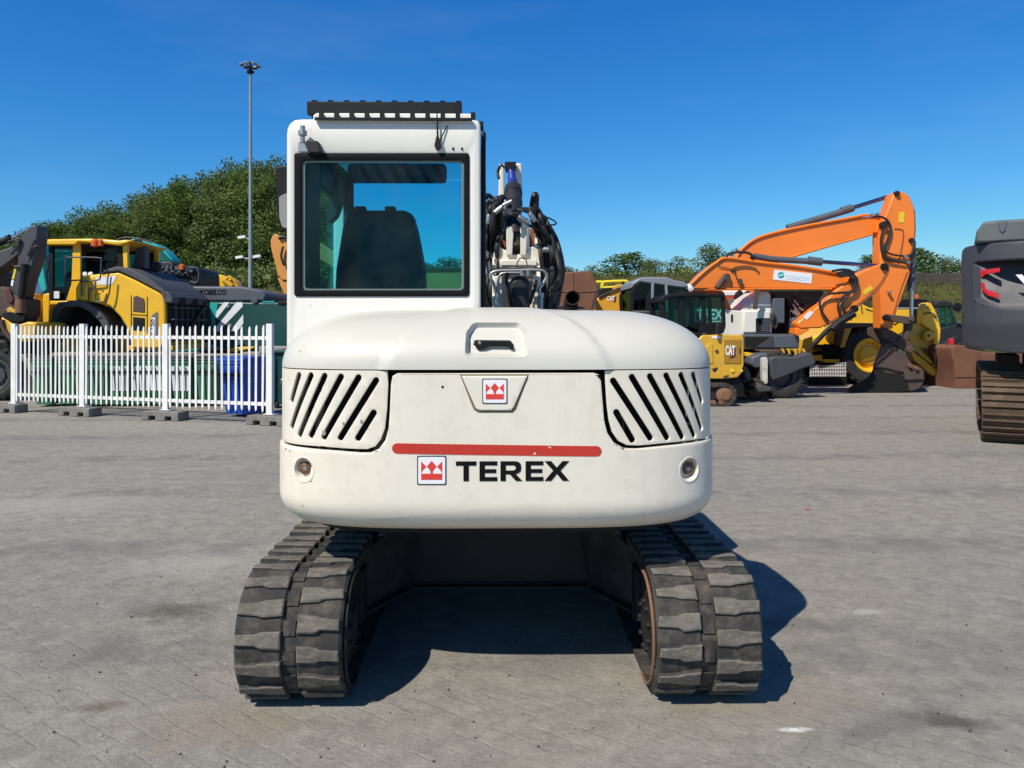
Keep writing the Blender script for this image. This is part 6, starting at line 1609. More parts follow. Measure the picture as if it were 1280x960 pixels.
add_tube(bm, [P(864, 355, YO - .02), P(880, 340, YO - .02), P(895, 328.5, YO - .02), P(909, 322.5, YO - .02), P(950, 328, YO - .02), P(1000, 333.5, YO - .02), P(1050, 342, YO - .02)], .035, 8); add_tube(bm, [P(885, 361.5, YO - .01), P(960, 361.2, YO - .01), P(1040, 361, YO - .01)], .02, 6)
finish('boom_flange', bm, M_orange, b1)
bm = bm_new(); q = P(861.5, 360, YO + .1); add_lathe(bm, [(.01, -.12), (.08, -.1), (.1, 0), (.08, .1), (.01, .12)], q, 'Y', 14); finish('boom_lamp', bm, M_emblem_white, b1)
bm = bm_new(); pin(bm, 908, 346.5, YO - .05, .085, .06); pin(bm, 925, 351, YO - .05, .05, .05); add_tube(bm, [P(907, 346, YO - .06), P(896, 360, YO - .06)], .07, 12, smooth=False); add_tube(bm, [P(908, 344, YO - .07), P(910, 351, YO - .07)], .06, 10, smooth=False); add_tube(bm, [P(925, 350, YO - .06), P(926, 356, YO - .06)], .05, 10, smooth=False); finish('cylinder_mount', bm, M_rustdark, b1)
bm = bm_new(); add_tube(bm, [P(946.5, 361, YO + .2), P(944.5, 386, YO + .2)], .05, 12, smooth=False) if False else add_obox(bm, P(945.8, 361, YO - .03), P(943.8, 386.5, YO - .03), .085, .085, (0, 1, 0)); finish('support_strut', bm, M_rustdark, b1, 0.01)
stk = prism('company_sticker', [(968, 337), (1015.5, 342), (1014, 354.5), (966.5, 349.5)], YO - .01, .02, M_emblem_white, b1, 0.0)
q = P(976, 344, YO); bm = bend(flat_bm(circ(q.x, q.z, .075, 20), (), .004, .0135), front(YO)); finish('round_mark', bm, M_cyan, stk)
bm = bend(flat_bm([(q.x - .05, q.z - .022), (q.x + .06, q.z + .002), (q.x + .05, q.z + .022), (q.x - .06, q.z)], (), .004, .0165), front(YO)); finish('mark_band', bm, M_emblem_white, stk)
a = P(982.5, 349.6, YO); c = P(1011, 343.8, YO)
bm = text_loops_bm('COGNICION', a.x, a.z, c.x, c.z); 
for v in bm.verts: v.co.y -= (v.co.x - a.x) * .09
bm = bend(thick(bm, .004, .0145), front(YO)); finish('lettering', bm, M_paleblue, stk)
s1 = prism('stick', [(1109, 329.5), (1111, 337), (1107, 346), (1099, 358), (1086, 371), (1068, 385.5), (1040, 402), (1026, 410), (1000, 411), (996, 406), (997, 402.5), (1010, 393), (1030, 377), (1046, 362), (1060, 352), (1074, 341), (1090, 334), (1101, 330)], YO - .12, .42, M_orange, oe, 0.03)
bm = bm_new(); add_tube(bm, [P(1110, 332, YO - .14), P(1110, 340, YO - .14), P(1100, 358, YO - .14), P(1086, 371.5, YO - .14), P(1066, 386.5, YO - .14), P(1030, 408, YO - .14)], .022, 8); finish('stick_flange', bm, mat('dark_orange_edge', (0.22, 0.06, 0.02), .5), s1)
prism('warning_label', [(1078.5, 364), (1089, 357), (1091, 361.5), (1080.5, 368.5)], YO - .13, .01, M_sticker, s1, 0.0)
prism('white_label', [(1004, 396), (1012.5, 388), (1017, 391.5), (1008.5, 400)], YO - .13, .01, M_emblem_white, s1, 0.0)
prism('stick_end', [(994, 417), (995, 410), (1012, 411), (1011, 413), (1002, 418), (996, 420)], YO - .1, .4, M_orange, s1, 0.015)
bm = bm_new()
add_tube(bm, [P(942, 320, YO + .1), P(965, 324, YO + .1), P(1010, 326.5, YO + .1), P(1025, 327, YO + .1)], .07, 12, smooth=False); add_tube(bm, [P(1010, 325.5, YO + .1), P(1027, 327.5, YO + .1)], .095, 12, smooth=False); finish('arm_cylinder', bm, M_bluegrey, b1)
bm = bm_new(); add_tube(bm, [P(1026, 327, YO + .1), P(1100, 332.5, YO + .1)], .045, 12, smooth=False); finish('cylinder_rod', bm, mat('blue_chrome', (0.12, 0.14, 0.30), .2, metal=.9), b1)
bm = bm_new(); pin(bm, 1105, 333.5, YO - .14, .08); pin(bm, 1065, 350, YO - .2, .06); pin(bm, 1068, 386, YO - .2, .08); pin(bm, 941, 322, YO - .02, .05); finish('pivot_pin', bm, M_black, s1)
bm = bm_new(); add_tube(bm, [P(1070, 385, YO - .2), P(1055, 396, YO - .2), P(1035, 412, YO - .2), P(1018, 430, YO - .2)], .055, 10); add_tube(bm, [P(1068, 392, YO - .22), P(1048, 404, YO - .22), P(1040, 412, YO - .22)], .075, 10, smooth=False); add_tube(bm, [P(1018, 430, YO - .2), P(1008, 441, YO - .2), P(998, 446, YO - .2)], .03, 8); finish('bucket_cylinder', bm, M_black, s1)
hoses(b1, [[(908, 321), (912, 317), (925, 315), (937, 317), (942, 322)], [(1045, 342), (1056, 340), (1066, 343), (1069, 352), (1064, 364), (1050, 366), (1034, 368), (1026, 374), (1025, 384), (1030, 394), (1036, 402)], [(1048, 344), (1060, 342), (1071, 348), (1070, 362), (1058, 368), (1049, 376), (1048, 388), (1053, 398)], [(1050, 346), (1062, 345), (1068, 356), (1060, 370), (1053, 378), (1054, 386), (1060, 395)], [(1040, 339), (1052, 337), (1062, 338), (1068, 342)]], YO - .22, .028)
hoses(s1, [[(918, 341), (912, 336), (898, 333)], [(919, 337), (920, 346), (924, 350)]], YO - .03, .01)
prism('house', [(866, 363), (905, 363), (930, 420), (930, 455), (800, 455), (800, 395)], YO + .5, 2.0, M_orange, oe, 0.06)
prism('track', [(790, 456), (935, 456), (942, 475), (932, 493), (797, 493), (785, 475)], YO + .5, .55, M_black, oe, 0.1)

# ---- orange excavator behind it: high boom, upright stick, bucket on the ground
YA = 18.7
oa = thing('raised_orange_excavator', 'orange excavator with high boom, upright stick and brown bucket resting on the ground', 'excavator', (P(920, 450, YA + 1).x, YA + 1, 0))
b2 = prism('boom', [(900, 345), (918, 330), (922, 322), (926, 314), (940, 303), (950, 297), (975, 290), (1000, 285), (1040, 278), (1075, 271.5), (1096, 271), (1109, 276), (1111, 282), (1106, 287), (1092, 292), (1050, 303), (1000, 318), (985, 322), (960, 335)], YA, .5, M_orange, oa, 0.025)
bm = bm_new(); add_tube(bm, [P(920, 324, YA - .02), P(927, 312, YA - .02), P(950, 296.5, YA - .02), P(1000, 284, YA - .02), P(1060, 273, YA - .02), P(1083, 269, YA - .02), P(1100, 271, YA - .02)], .035, 8); add_tube(bm, [P(982, 323.5, YA - .02), P(1040, 306.5, YA - .02), P(1090, 293, YA - .02)], .03, 8); finish('boom_flange', bm, M_orange, b2)
prism('lug_plate', [(968, 292), (975, 287), (985, 285), (990, 288), (985, 292)], YA + .1, .3, M_orange, b2, 0.01)
bm = bm_new(); add_tube(bm, [P(984, 285, YA + .2), P(1060, 262.5, YA + .2), P(1066, 260, YA + .2)], .085, 14, smooth=False); add_tube(bm, [P(1052, 264, YA + .2), P(1065, 260, YA + .2)], .10, 14, smooth=False); finish('arm_cylinder', bm, M_bluegrey, b2)
bm = bm_new(); add_tube(bm, [P(1065, 260, YA + .2), P(1116, 244, YA + .2)], .05, 12, smooth=False); finish('cylinder_rod', bm, bpy.data.materials['blue_chrome'], b2)
s2 = prism('stick', [(1101, 411), (1100, 330), (1100.5, 292), (1106, 272), (1112, 256), (1117, 242), (1122, 238.5), (1130, 240), (1137, 245), (1142, 256), (1144.5, 270), (1144, 300), (1139, 320), (1137, 345), (1130, 365), (1121, 390), (1116, 411)], YA - .25, .42, M_orange, oa, 0.03)
bm = bm_new(); pin(bm, 1121, 242, YA - .27, .065); pin(bm, 1104, 281.5, YA - .3, .09); pin(bm, 1139, 300.5, YA - .27, .06); finish('pivot_pin', bm, M_frame, s2)
prism('warning_label', [(1124.5, 265), (1131, 265), (1130, 278), (1123.5, 278)], YA - .26, .01, M_sticker, s2, 0.0)
bm = bm_new()
for pts in ([(1143, 262), (1144, 285), (1143, 300)], [(1118, 286), (1129, 289), (1127, 310), (1123, 330)], [(1134, 340), (1126, 362), (1117, 392)], [(1133, 326), (1137, 336), (1136, 345)]): add_tube(bm, [P(a, b, YA - .26) for a, b in pts], .012, 6)
finish('stick_pipes', bm, bpy.data.materials['dark_orange_edge'], s2)
hoses(s2, [[(1090, 271), (1102, 271), (1110, 278), (1113, 285), (1109, 300), (1103, 312), (1108, 322), (1122, 327), (1132, 329)], [(1096, 270), (1108, 274), (1114, 286), (1110, 302), (1106, 312), (1115, 318), (1132, 320), (1138, 318)], [(1104, 284), (1101, 300), (1103, 318), (1112, 326), (1130, 328)], [(1136, 322), (1141, 314), (1144, 304)], [(1137, 330), (1143, 324), (1144, 312)]], YA - .32, .024)
bm = bm_new(); 
for px, py in ((1090, 269), (1097, 268), (1131, 321), (1135, 328), (1112, 365)): pin(bm, px, py, YA - .33, .04)
finish('hose_fittings', bm, M_steel, s2)
bm = bm_new(); add_tube(bm, [P(1140, 301, YA), P(1139.5, 362, YA)], .085, 14, smooth=False); add_tube(bm, [P(1139.5, 350, YA), P(1139.5, 364, YA)], .10, 14, smooth=False); finish('bucket_cylinder', bm, M_bluegrey, s2)
bm = bm_new(); add_tube(bm, [P(1139.5, 362, YA), P(1139, 395, YA)], .045, 12, smooth=False); finish('bucket_cylinder_rod', bm, M_chrome, s2)
bm = bm_new(); Yk = YA - .35
add_prism(bm, arc_round(PX([(1104, 396), (1108, 392.5), (1138, 396), (1144, 400), (1142, 404), (1134, 405), (1106, 400)], Yk), .03), Yk, Yk + .1); add_prism(bm, arc_round(PX([(1136, 397), (1143, 397), (1135, 424), (1129, 424)], Yk + .15), .03), Yk + .12, Yk + .22); add_prism(bm, arc_round(PX([(1136, 397), (1143, 397), (1135, 424), (1129, 424)], Yk + .5), .03), Yk + .5, Yk + .6)
for px, py, r in ((1107.5, 396.5, .055), (1139.5, 399, .06)): pin(bm, px, py, Yk - .03, r)
finish('tipping_link', bm, M_rustdark, s2, 0.008)
bk = thing; 
bm = bm_new(); Yk = YA - .42
for dy in (0, .62): add_prism(bm, arc_round(PX([(1101, 411), (1104, 408.5), (1113, 412), (1131, 422), (1142, 432), (1140, 440), (1132, 440), (1107, 424), (1101, 419)], Yk), .03), Yk + dy, Yk + dy + .08)
for px, py, r in ((1104.5, 415.5, .07), (1124.5, 424, .06), (1106, 434, .065), (1137, 437, .08)): pin(bm, px, py, Yk - .01, r, .06)
add_prism(bm, PX([(1111, 417), (1117, 417.5), (1117, 421), (1112, 420.5)], Yk - .01), Yk - .012, Yk - .001)
qc = finish('quick_coupler', bm, M_rustdark, oa, 0.01)
Yb = YA - .55
bkt = prism('bucket', [(1097, 448), (1101, 437), (1104, 430), (1112, 428), (1124, 438), (1132, 444), (1140, 455), (1152, 461), (1155, 463), (1156, 472), (1155, 478), (1150, 486), (1140, 489.5), (1100, 490), (1093, 476), (1092, 464), (1093, 458)], Yb, 1.3, M_rustdark, oa, 0.03, skew=0.47)
prism('bucket_mouth_shade', [(1060, 487.5), (1066, 483), (1080, 477), (1088, 470), (1093, 460), (1097, 459.5), (1108, 466), (1126, 467.5), (1134, 475), (1137, 489), (1100, 490.5), (1064, 489.5)], Yb - .02, .5, M_void, bkt, 0.0, skew=0.47)  # black slab stands in for the shaded mouth and the shadow beside it
prism('bucket_plate', [(1096, 448), (1103, 433), (1108, 431), (1122, 441), (1134, 452), (1137, 462), (1134, 466), (1122, 464), (1108, 460), (1094, 459)], Yb - .05, .05, M_rustdark, bkt, 0.01)
prism('tooth_bar', [(1130, 463), (1154, 462.5), (1155, 474), (1132, 475)], Yb - .06, .06, M_rustdark, bkt, 0.01)
bm = bm_new()
for px, py in ((1137, 457), (1145, 460)): pin(bm, px, py, Yb - .08, .05, .05)
finish('tooth_bolts', bm, M_rust, bkt)
prism('house', [(905, 335), (960, 340), (975, 380), (975, 440), (905, 440)], YA + 1.2, 2.0, M_orange, oa, 0.06); prism('track', [(890, 441), (985, 441), (992, 462), (982, 480), (895, 480), (884, 462)], YA + 1.2, .5, M_black, oa, 0.1)

# ---- white wheeled excavator with dozer blade
YW = 17.55
we = thing('white_wheeled_excavator', 'white wheeled excavator with grey deck and dark dozer blade right of the small yellow digger', 'excavator', (P(960, 450, YW).x, YW, 0))
hw = prism('body', [(862, 424), (862, 383.5), (892, 385.5), (926, 388.5), (936, 380), (943, 371), (950, 366), (954, 364), (961, 365), (963.5, 369), (965, 390), (965, 416.5), (930, 417.5), (929, 424)], YW, 2.0, M_white, we, 0.04, 0.03, 3)
a = P(865, 399.5, YW); c = P(903.5, 386.5, YW)
bm = bend(thick(text_loops_bm('TEREX', a.x, a.z, c.x, c.z, bold=.03), .004, .0105), front(YW)); finish('lettering', bm, M_emblem_white, hw)
prism('side_cover', [(929.5, 388.5), (963, 388.5), (963, 416), (929.5, 416)], YW - .06, .1, M_white, hw, 0.03)
bm = bm_new(); add_prism(bm, PX([(945, 398), (962.5, 397.5), (962.5, 415.5), (945, 415.5)], YW - .08), YW - .075, YW - .055); gr = finish('vent_grille', bm, M_void, hw, 0.004)
bm = bm_new()
for i in range(6): add_prism(bm, PX([(952 + i * 1.8, 399), (952.7 + i * 1.8, 399), (952.7 + i * 1.8, 414.5), (952 + i * 1.8, 414.5)], YW - .08), YW - .09, YW - .074)
for i in range(5): add_prism(bm, PX([(951, 400 + i * 3.2), (962, 400 + i * 3.2), (962, 400.8 + i * 3.2), (951, 400.8 + i * 3.2)], YW - .08), YW - .088, YW - .0745)
finish('grille_bars', bm, M_bluegrey, gr)
bm = bm_new(); pin(bm, 953.5, 370.5, YW - .02, .05, .05); finish('pivot_cap', bm, M_white, hw)
prism('dark_band', [(862.5, 384.5), (904, 386), (904, 400.5), (862.5, 401)], YW - .004, .01, M_bluegrey, hw, 0.0)
prism('latch', [(914, 393), (916, 393), (916, 402), (914, 402)], YW - .02, .03, M_ink, hw, 0.0)
prism('top_deck', [(905, 388), (926, 388), (935, 380), (931, 374), (905, 374)], YW + 1.4, .5, M_bluegrey, we, 0.02); prism('red_strip', [(905, 370.5), (920, 370.5), (920, 374), (905, 374)], YW + 1.45, .4, mat('red_strip_paint', (.5, .06, .03), .5), we, 0.0); prism('white_hood', [(895, 363.5), (938, 363), (938, 370), (895, 370.3)], YW + 2.2, .9, M_emblem_white, we, 0.03)
bm = bm_new(); add_prism(bm, PX([(919, 372), (922, 366), (926, 362), (929, 366), (932, 372)], YW + 1.3), YW + 1.3, YW + 1.5); finish('beacon_bracket', bm, M_black, we, 0.01)
prism('grey_cabinet', [(966.5, 374), (969, 372.3), (981, 372.3), (981, 404), (973, 404), (966, 396)], YW - .15, .8, M_bluegrey, we, 0.02)
prism('swing_post', [(961, 366), (967, 371), (985, 372), (999, 396), (1000, 417), (964, 417)], YW + .3, 1.2, M_void, we, 0.05)
prism('post_panel', [(990, 398), (997, 396), (998, 416), (989.5, 416)], YW - .05, .4, M_bluegrey, we, 0.02)
dk = prism('deck', [(905, 424), (929, 418), (966, 417.5), (998, 418), (1000, 422), (999, 436), (930, 436.5), (905, 436)], YW - .2, 2.2, M_bluegrey, we, 0.03)
prism('deck_panel', [(931, 421), (964, 421), (966, 427), (952, 434), (931, 434)], YW - .215, .02, M_void, dk, 0.0); prism('deck_rib', [(945, 434), (966, 420), (967, 434)], YW - .235, .03, M_grey, dk, 0.0); prism('deck_box', [(969, 420), (995, 420.5), (996, 434.5), (969, 434.5)], YW - .225, .03, M_bluegrey, dk, 0.008)
rd = random.Random(12); bm = bm_new()
for i in range(14):
    x = 984 + rd.uniform(-3, 20); y = 366 + rd.uniform(0, 18)
    add_tube(bm, [P(x, y, YW + .2), P(x + rd.uniform(2, 8), y + rd.uniform(4, 10), YW + .1), P(x + rd.uniform(2, 14), y + rd.uniform(8, 24), YW + .15)], rd.uniform(.018, .035), 7)
for i in range(10): q = (996 + i * 2.3, 389 - i * 1.3); add_tube(bm, [P(q[0], q[1] - 2.5, YW + .05), P(q[0] + 1, q[1] + 2.5, YW + .05)], .05, 8, smooth=False)
add_tube(bm, [P(968, 392, YW - .2), P(965, 402, YW - .2), P(969, 410, YW - .2), P(972, 402, YW - .2)], .03, 8)
finish('hydraulic_hoses', bm, M_hose, we)
bm = bm_new()
for i in range(9):
    x = 985 + rd.uniform(0, 26); y = 370 + rd.uniform(0, 20); add_tube(bm, [P(x, y, YW), P(x + rd.uniform(3, 7), y + rd.uniform(3, 9), YW)], .022, 6, smooth=False)
finish('hose_fittings', bm, M_steel, we)
prism('black_boom', [(955, 363), (1030, 363), (1030, 372), (1012, 385), (1000, 395), (985, 385), (970, 372)], YW + 1.0, .5, M_black, we, 0.04)
ch = prism('chassis', [(915, 437), (990, 437.5), (1000, 448), (995, 470), (970, 480), (915, 480)], YW + .1, 1.6, M_black, we, 0.04)
prism('gear_block', [(938, 455), (940, 446), (950, 442), (960, 441), (962, 450), (955, 460), (944, 461)], YW - .75, .5, M_bluegrey, we, 0.04); prism('hydraulic_block', [(948, 437), (978, 437), (974, 446), (955, 446)], YW - .5, .4, M_rustdark, we, 0.03); prism('yellow_pad', [(931, 441), (936, 440.5), (943, 442), (942, 445), (932, 445.5)], YW - .4, .3, M_yel, we, 0.01)
bm = bm_new()
for px in (977, 984, 992, 1003): add_tube(bm, [P(px, 436, YW - .3), P(px + 3, 441, YW - .32), P(px + 1, 447, YW - .3)], .03, 6)
finish('grease_fittings', bm, M_catyel, we)
bl = prism('dozer_blade', [(962, 448), (968, 445.5), (995, 446.5), (1005, 442.5), (1013, 440.5), (1018, 446), (1020, 452), (1019, 456), (1003, 461), (985, 469), (966, 476), (963, 470)], YW - .95, .35, M_grey, we, 0.03)
prism('white_post', [(953, 448), (958.5, 446.5), (960, 450), (960, 479), (955, 480.5), (953, 476)], YW - 1.0, .16, mat('chipped_white_paint', (.62, .60, .56), .6, dirt=.9, dirtcol=(.25, .14, .09), scale=7), we, 0.01)
for dx, dy in ((0, 0), (0, 1.5)):
    q = P(972, 480, YW - .5); wheel(we, (q.x, YW - .6 + dy, .5), .50, .42, M_grey)
q = P(925, 480, YW - .5)
for dy in (0, 1.5): wheel(we, (q.x - 1.0, YW - .6 + dy, .5), .50, .42, M_grey)
prism('blade_foot', [(945, 484), (953, 482), (965, 484), (966, 487), (958, 490), (946, 488)], YW - 1.1, .3, M_bluegrey, we, 0.02)

# ---- small yellow digger with black cab
YM = 15.5
md_ = thing('mini_excavator', 'small yellow tracked digger with a black cab just right of the white hood', 'mini excavator', (P(905, 450, YM + .7).x, YM + .7, 0))
bdy = prism('body', [(800, 425), (872, 425), (878, 419), (903, 418.2), (929, 418.8), (930, 424), (930, 456), (927, 467), (922, 472), (905, 474), (800, 474)], YM, 1.35, M_catyel, md_, 0.03, 0.03, 3)
prism('rear_hatch', [(905, 424.5), (927, 424.5), (926.5, 454.5), (905.5, 454.5)], YM - .014, .03, mat('dark_yellow_hatch', (0.36, 0.19, 0.02), .5, dirt=.3, dirtcol=(.2, .13, .05)), bdy, 0.006)  # hatch in a darker yellow than the body
a = P(906.5, 444, YM); c = P(918.5, 431.8, YM)
bm = bend(thick(text_loops_bm('CAT', a.x, a.z, c.x, c.z, bold=.035), .006, .022), front(YM)); finish('lettering', bm, M_emblem_white, bdy)
prism('badge_mark', [(911, 447.5), (915, 444), (918, 431.5), (919.6, 434), (919.6, 445), (916, 448)], YM - .018, .012, bpy.data.materials['maroon_decal'], bdy, 0.0)
bm = bm_new()
add_prism(bm, PX([(889, 461), (897, 459), (897, 462), (891, 464), (894, 465)], YM - .006), YM - .008, YM + .01); pin(bm, 896, 439, YM - .005, .035, .015); add_prism(bm, PX([(904.5, 470), (911, 468.5), (910, 472.5), (904, 473.5)], YM - .006), YM - .008, YM + .01); add_prism(bm, PX([(923.8, 435), (926.4, 435), (926.4, 442), (923.8, 442)], YM - .02), YM - .02, YM + .01)
finish('body_marks', bm, M_rustdark, bdy)
bm = bm_new(); pin(bm, 915.5, 463.5, YM - .005, .035, .02); pin(bm, 927, 463.5, YM - .005, .025, .02); finish('bolt_heads', bm, M_sticker, bdy)
prism('white_label', [(890, 420), (901, 420), (901, 423), (890, 423)], YM - .007, .012, M_emblem_white, bdy, 0.0)
prism('side_door', [(881.5, 434), (888, 429), (891, 430), (891.5, 454), (886, 455), (881.5, 452)], YM - .016, .03, M_catyel, bdy, 0.008)
cbm = prism('cab', [(822, 405), (882, 418), (904, 418), (903, 424), (822, 424)], YM + .05, 1.05, M_black, md_, 0.02)
prism('cab_roof', [(824, 377), (829, 369.5), (836, 367.5), (856, 366), (882, 365.5), (885, 367.5), (903, 366), (906.5, 369), (906.5, 371.5), (882, 371), (856, 371), (836, 372.5), (830, 378)], YM, 1.15, M_black, cbm, 0.02)
for dy in (0, 1.0):
    bm = bm_new(); Yq = YM + .05
    add_prism(bm, PX([(824, 378), (830, 375), (832, 390), (834, 410), (826, 410)], Yq), Yq + dy, Yq + dy + .08)
    add_prism(bm, PX([(849, 371.2), (855, 371.2), (856, 410), (850, 410)], Yq), Yq + dy + .003, Yq + dy + .08)
    add_prism(bm, PX([(874, 371.2), (882, 371.2), (884, 417), (873, 417), (877, 400), (878, 385)], Yq), Yq + dy + .003, Yq + dy + .08)
    add_prism(bm, PX([(902, 371.6), (906.5, 371.6), (907.5, 408), (905, 416), (898, 418), (899, 408), (903, 402)], Yq), Yq + dy + .003, Yq + dy + .08)
    add_prism(bm, PX([(883, 403), (903, 402.5), (903, 417.5), (884, 417.5)], Yq), Yq + dy + .006, Yq + dy + .07)
    finish('cab_frame', bm, M_black, cbm, 0.012)
    bm = bm_new(); add_prism(bm, PX([(831, 372.5), (850, 371), (850, 406), (832, 402)], Yq), Yq + dy + .04, Yq + dy + .048); add_prism(bm, PX([(855, 371), (878, 371), (874, 412), (855, 406)], Yq), Yq + dy + .04, Yq + dy + .048); add_prism(bm, PX([(882, 371), (903, 371), (903, 403), (883, 403)], Yq), Yq + dy + .04, Yq + dy + .048); finish('cab_window', bm, G_mid, cbm)
bm = bm_new(); add_tube(bm, [P(896, 418, YM - .1), P(896.5, 408, YM - .1), P(898, 404, YM - .1)], .035, 8); finish('exhaust_pipe', bm, M_frame, cbm)
def rubber_track(parent, x0, x1, zt, Yn, w, m=M_rubber, hub=M_hub):
    r = zt / 2; bm = bm_new(); n = 10
    pts = [(x0 + r + r * math.cos(math.pi / 2 + math.pi * i / n), r + .01 + r * math.sin(math.pi / 2 + math.pi * i / n)) for i in range(n + 1)] + [(x1 - r + r * math.cos(-math.pi / 2 + math.pi * i / n), r + .01 + r * math.sin(-math.pi / 2 + math.pi * i / n)) for i in range(n + 1)]
    inn_ = [((x - (x0 + x1) / 2) * (1 - .10 / (x1 - x0)) + (x0 + x1) / 2, (z - r) * (1 - .05 / r) + r) for x, z in pts]
    k = len(pts)
    for Y_ in (Yn, Yn + w): pass
    A = [bm.verts.new((x, Yn, z)) for x, z in pts]; B = [bm.verts.new((x, Yn + w, z)) for x, z in pts]; C = [bm.verts.new((x, Yn, z)) for x, z in inn_]; D = [bm.verts.new((x, Yn + w, z)) for x, z in inn_]
    for i in range(k):
        j = (i + 1) % k
        bm.faces.new((A[i], A[j], B[j], B[i])); bm.faces.new((C[i], C[j], D[j], D[i])); bm.faces.new((A[i], A[j], C[j], C[i])); bm.faces.new((B[i], B[j], D[j], D[i]))
    L_ = [Vector((x, 0, z)) for x, z in pts] + [Vector((pts[0][0], 0, pts[0][1]))]
    step = .09; acc = 0
    for a, c in zip(L_, L_[1:]):
        d = (c - a).length; t = -acc
        while t + step <= d:
            t += step; p = a + (c - a) * (t / d); nn = Vector(((c - a).z, 0, -(c - a).x)).normalized()
            if nn.dot(p - Vector(((x0 + x1) / 2, 0, r))) < 0: nn = -nn
            add_obox(bm, (p.x + nn.x * .008, Yn + .004, p.z + nn.z * .008), (p.x + nn.x * .008, Yn + w - .004, p.z + nn.z * .008), .045, .02, tuple(nn))
        acc = d - t
    tk_ = finish('rubber_track', bm, m, parent)
    bm = bm_new(); add_poly_z(bm, [(x0 + r, Yn + .05), (x1 - r, Yn + .05), (x1 - r, Yn + w - .05), (x0 + r, Yn + w - .05)], r * .6, r * 1.4); finish('track_frame', bm, M_frame, parent, .02)
    bm = bm_new()
    for x in (x0 + r, x1 - r): add_lathe(bm, [(.02, -.02), (r * .42, -.02), (r * .5, .0), (r * .75, .02), (r * .82, .05), (r * .82, w - .05), (.02, w - .04)], (x, Yn, r + .01), 'Y', 22)
    m_ = int((x1 - x0 - 2 * r) / (r * .7))
    for i in range(m_): add_lathe(bm, [(.01, 0), (r * .25, 0), (r * .27, w * .5), (.01, w)], (x0 + r + (i + .5) * (x1 - x0 - 2 * r) / m_, Yn + .02, r * .36), 'Y', 14)
    finish('track_wheels', bm, hub, parent)
    return tk_
rubber_track(md_, P(815, 500, YM - .35).x, P(920, 500, YM - .35).x, .43, YM - .38, .30)
rubber_track(md_, P(855, 490, YM + 1.05).x, P(957, 490, YM + 1.05).x, .43, YM + 1.0, .30)
prism('swing_base', [(870, 474), (925, 474), (930, 482), (930, 496), (870, 496)], YM + .1, 1.1, M_black, md_, 0.02)
prism('swing_bracket', [(928, 456), (934, 459), (938, 466), (939, 476), (932, 474), (930, 466)], YM + .5, .4, M_grey, md_, 0.02)
prism('small_blade', [(946, 483), (953, 482), (966, 485), (965, 489), (948, 490)], YM + .3, .8, M_grey, md_, 0.02)

# ---- big yellow wheel loader behind the orange bucket
YY = 20.6
yl = thing('large_yellow_loader', 'large yellow wheel loader with lowered lift arm behind the brown bucket', 'wheel loader', (P(1090, 450, YY + 1).x, YY + 1, 0))
q = P(1087, 448, YY); wheel(yl, (q.x, YY + .2, .80), .80, .62, M_yel, M_tyre, True, .56); wheel(yl, (q.x, YY + 2.2, .80), .80, .62, M_yel)
bb2 = prism('body', [(1005, 425), (1020, 420), (1036, 410), (1042, 398), (1052, 392), (1068, 380), (1076, 378.5), (1080, 381), (1098, 390), (1120, 398), (1130, 400), (1130, 415), (1118, 424), (1060, 426), (1046, 436), (1020, 440), (1005, 440)], YY + .6, 1.4, M_yel, yl, 0.04)
bm = bm_new()
for pts in ([(1082, 386), (1098, 392), (1118, 405)], [(1076, 378), (1078, 392)], [(1118, 406), (1126, 400)], [(1066, 382), (1064, 400)]): add_tube(bm, [P(a, b, YY + .59) for a, b in pts], .012, 6)
finish('panel_gaps', bm, M_ink, bb2)
prism('fender', [(1053, 405.5), (1056, 403.5), (1100, 404), (1100, 408), (1065, 409.5), (1058, 412), (1054, 432), (1050.5, 432), (1051, 412)], YY - .15, .75, M_rustdark, yl, 0.015)
prism('fender_plate', [(1056, 411), (1065, 410), (1060, 422), (1056, 434), (1051, 434.5)], YY - .17, .08, M_catyel, yl, 0.01)
bm = bm_new(); qq = P(1044, 420, YY + .3); add_lathe(bm, [(.02, -.06), (.22, -.05), (.24, .1), (.02, .12)], qq, 'Y', 22)
for i in range(8): t = i * math.pi / 4; add_cyl(bm, qq + Vector((.16 * math.cos(t), -.08, .16 * math.sin(t))), qq + Vector((.16 * math.cos(t), -.04, .16 * math.sin(t))), .025, 8)
finish('hinge_boss', bm, M_yel, yl)
bm = bm_new(); add_tube(bm, [P(1030, 434, YY + .2), P(1046, 437, YY + .2)], .10, 12, smooth=False); add_tube(bm, [P(1030, 441, YY + .2), P(1048, 442, YY + .2)], .10, 12, smooth=False); add_box(bm, (P(1022, 446, YY).x, YY + .2, 1.0), (P(1058, 446, YY).x, YY + .6, 1.08)); finish('steering_cylinder', bm, M_black, yl)
bm = bm_new(); add_prism(bm, PX([(1022, 444), (1028, 444), (1028, 451), (1022, 451)], YY), YY, YY + .3); add_prism(bm, PX([(1030, 449), (1050, 449), (1050, 453), (1030, 453)], YY), YY, YY + .3); add_prism(bm, PX([(1037, 458), (1050, 457), (1050, 462), (1037, 462)], YY), YY, YY + .3); finish('drawbar', bm, M_yel, yl, 0.01)
prism('tail_lamp', [(1020, 460), (1024, 454), (1026, 461), (1024, 464), (1021, 464)], YY - .05, .06, M_beacon, yl, 0.005)
prism('rear_frame', [(1005, 424), (1016, 420), (1016, 445), (1005, 446)], YY + .3, .4, M_yel, yl, 0.02)
prism('chassis', [(1000, 446), (1062, 440), (1120, 440), (1180, 470), (1180, 480), (1060, 482), (1000, 476)], YY + .8, 1.2, M_void, yl, 0.04)
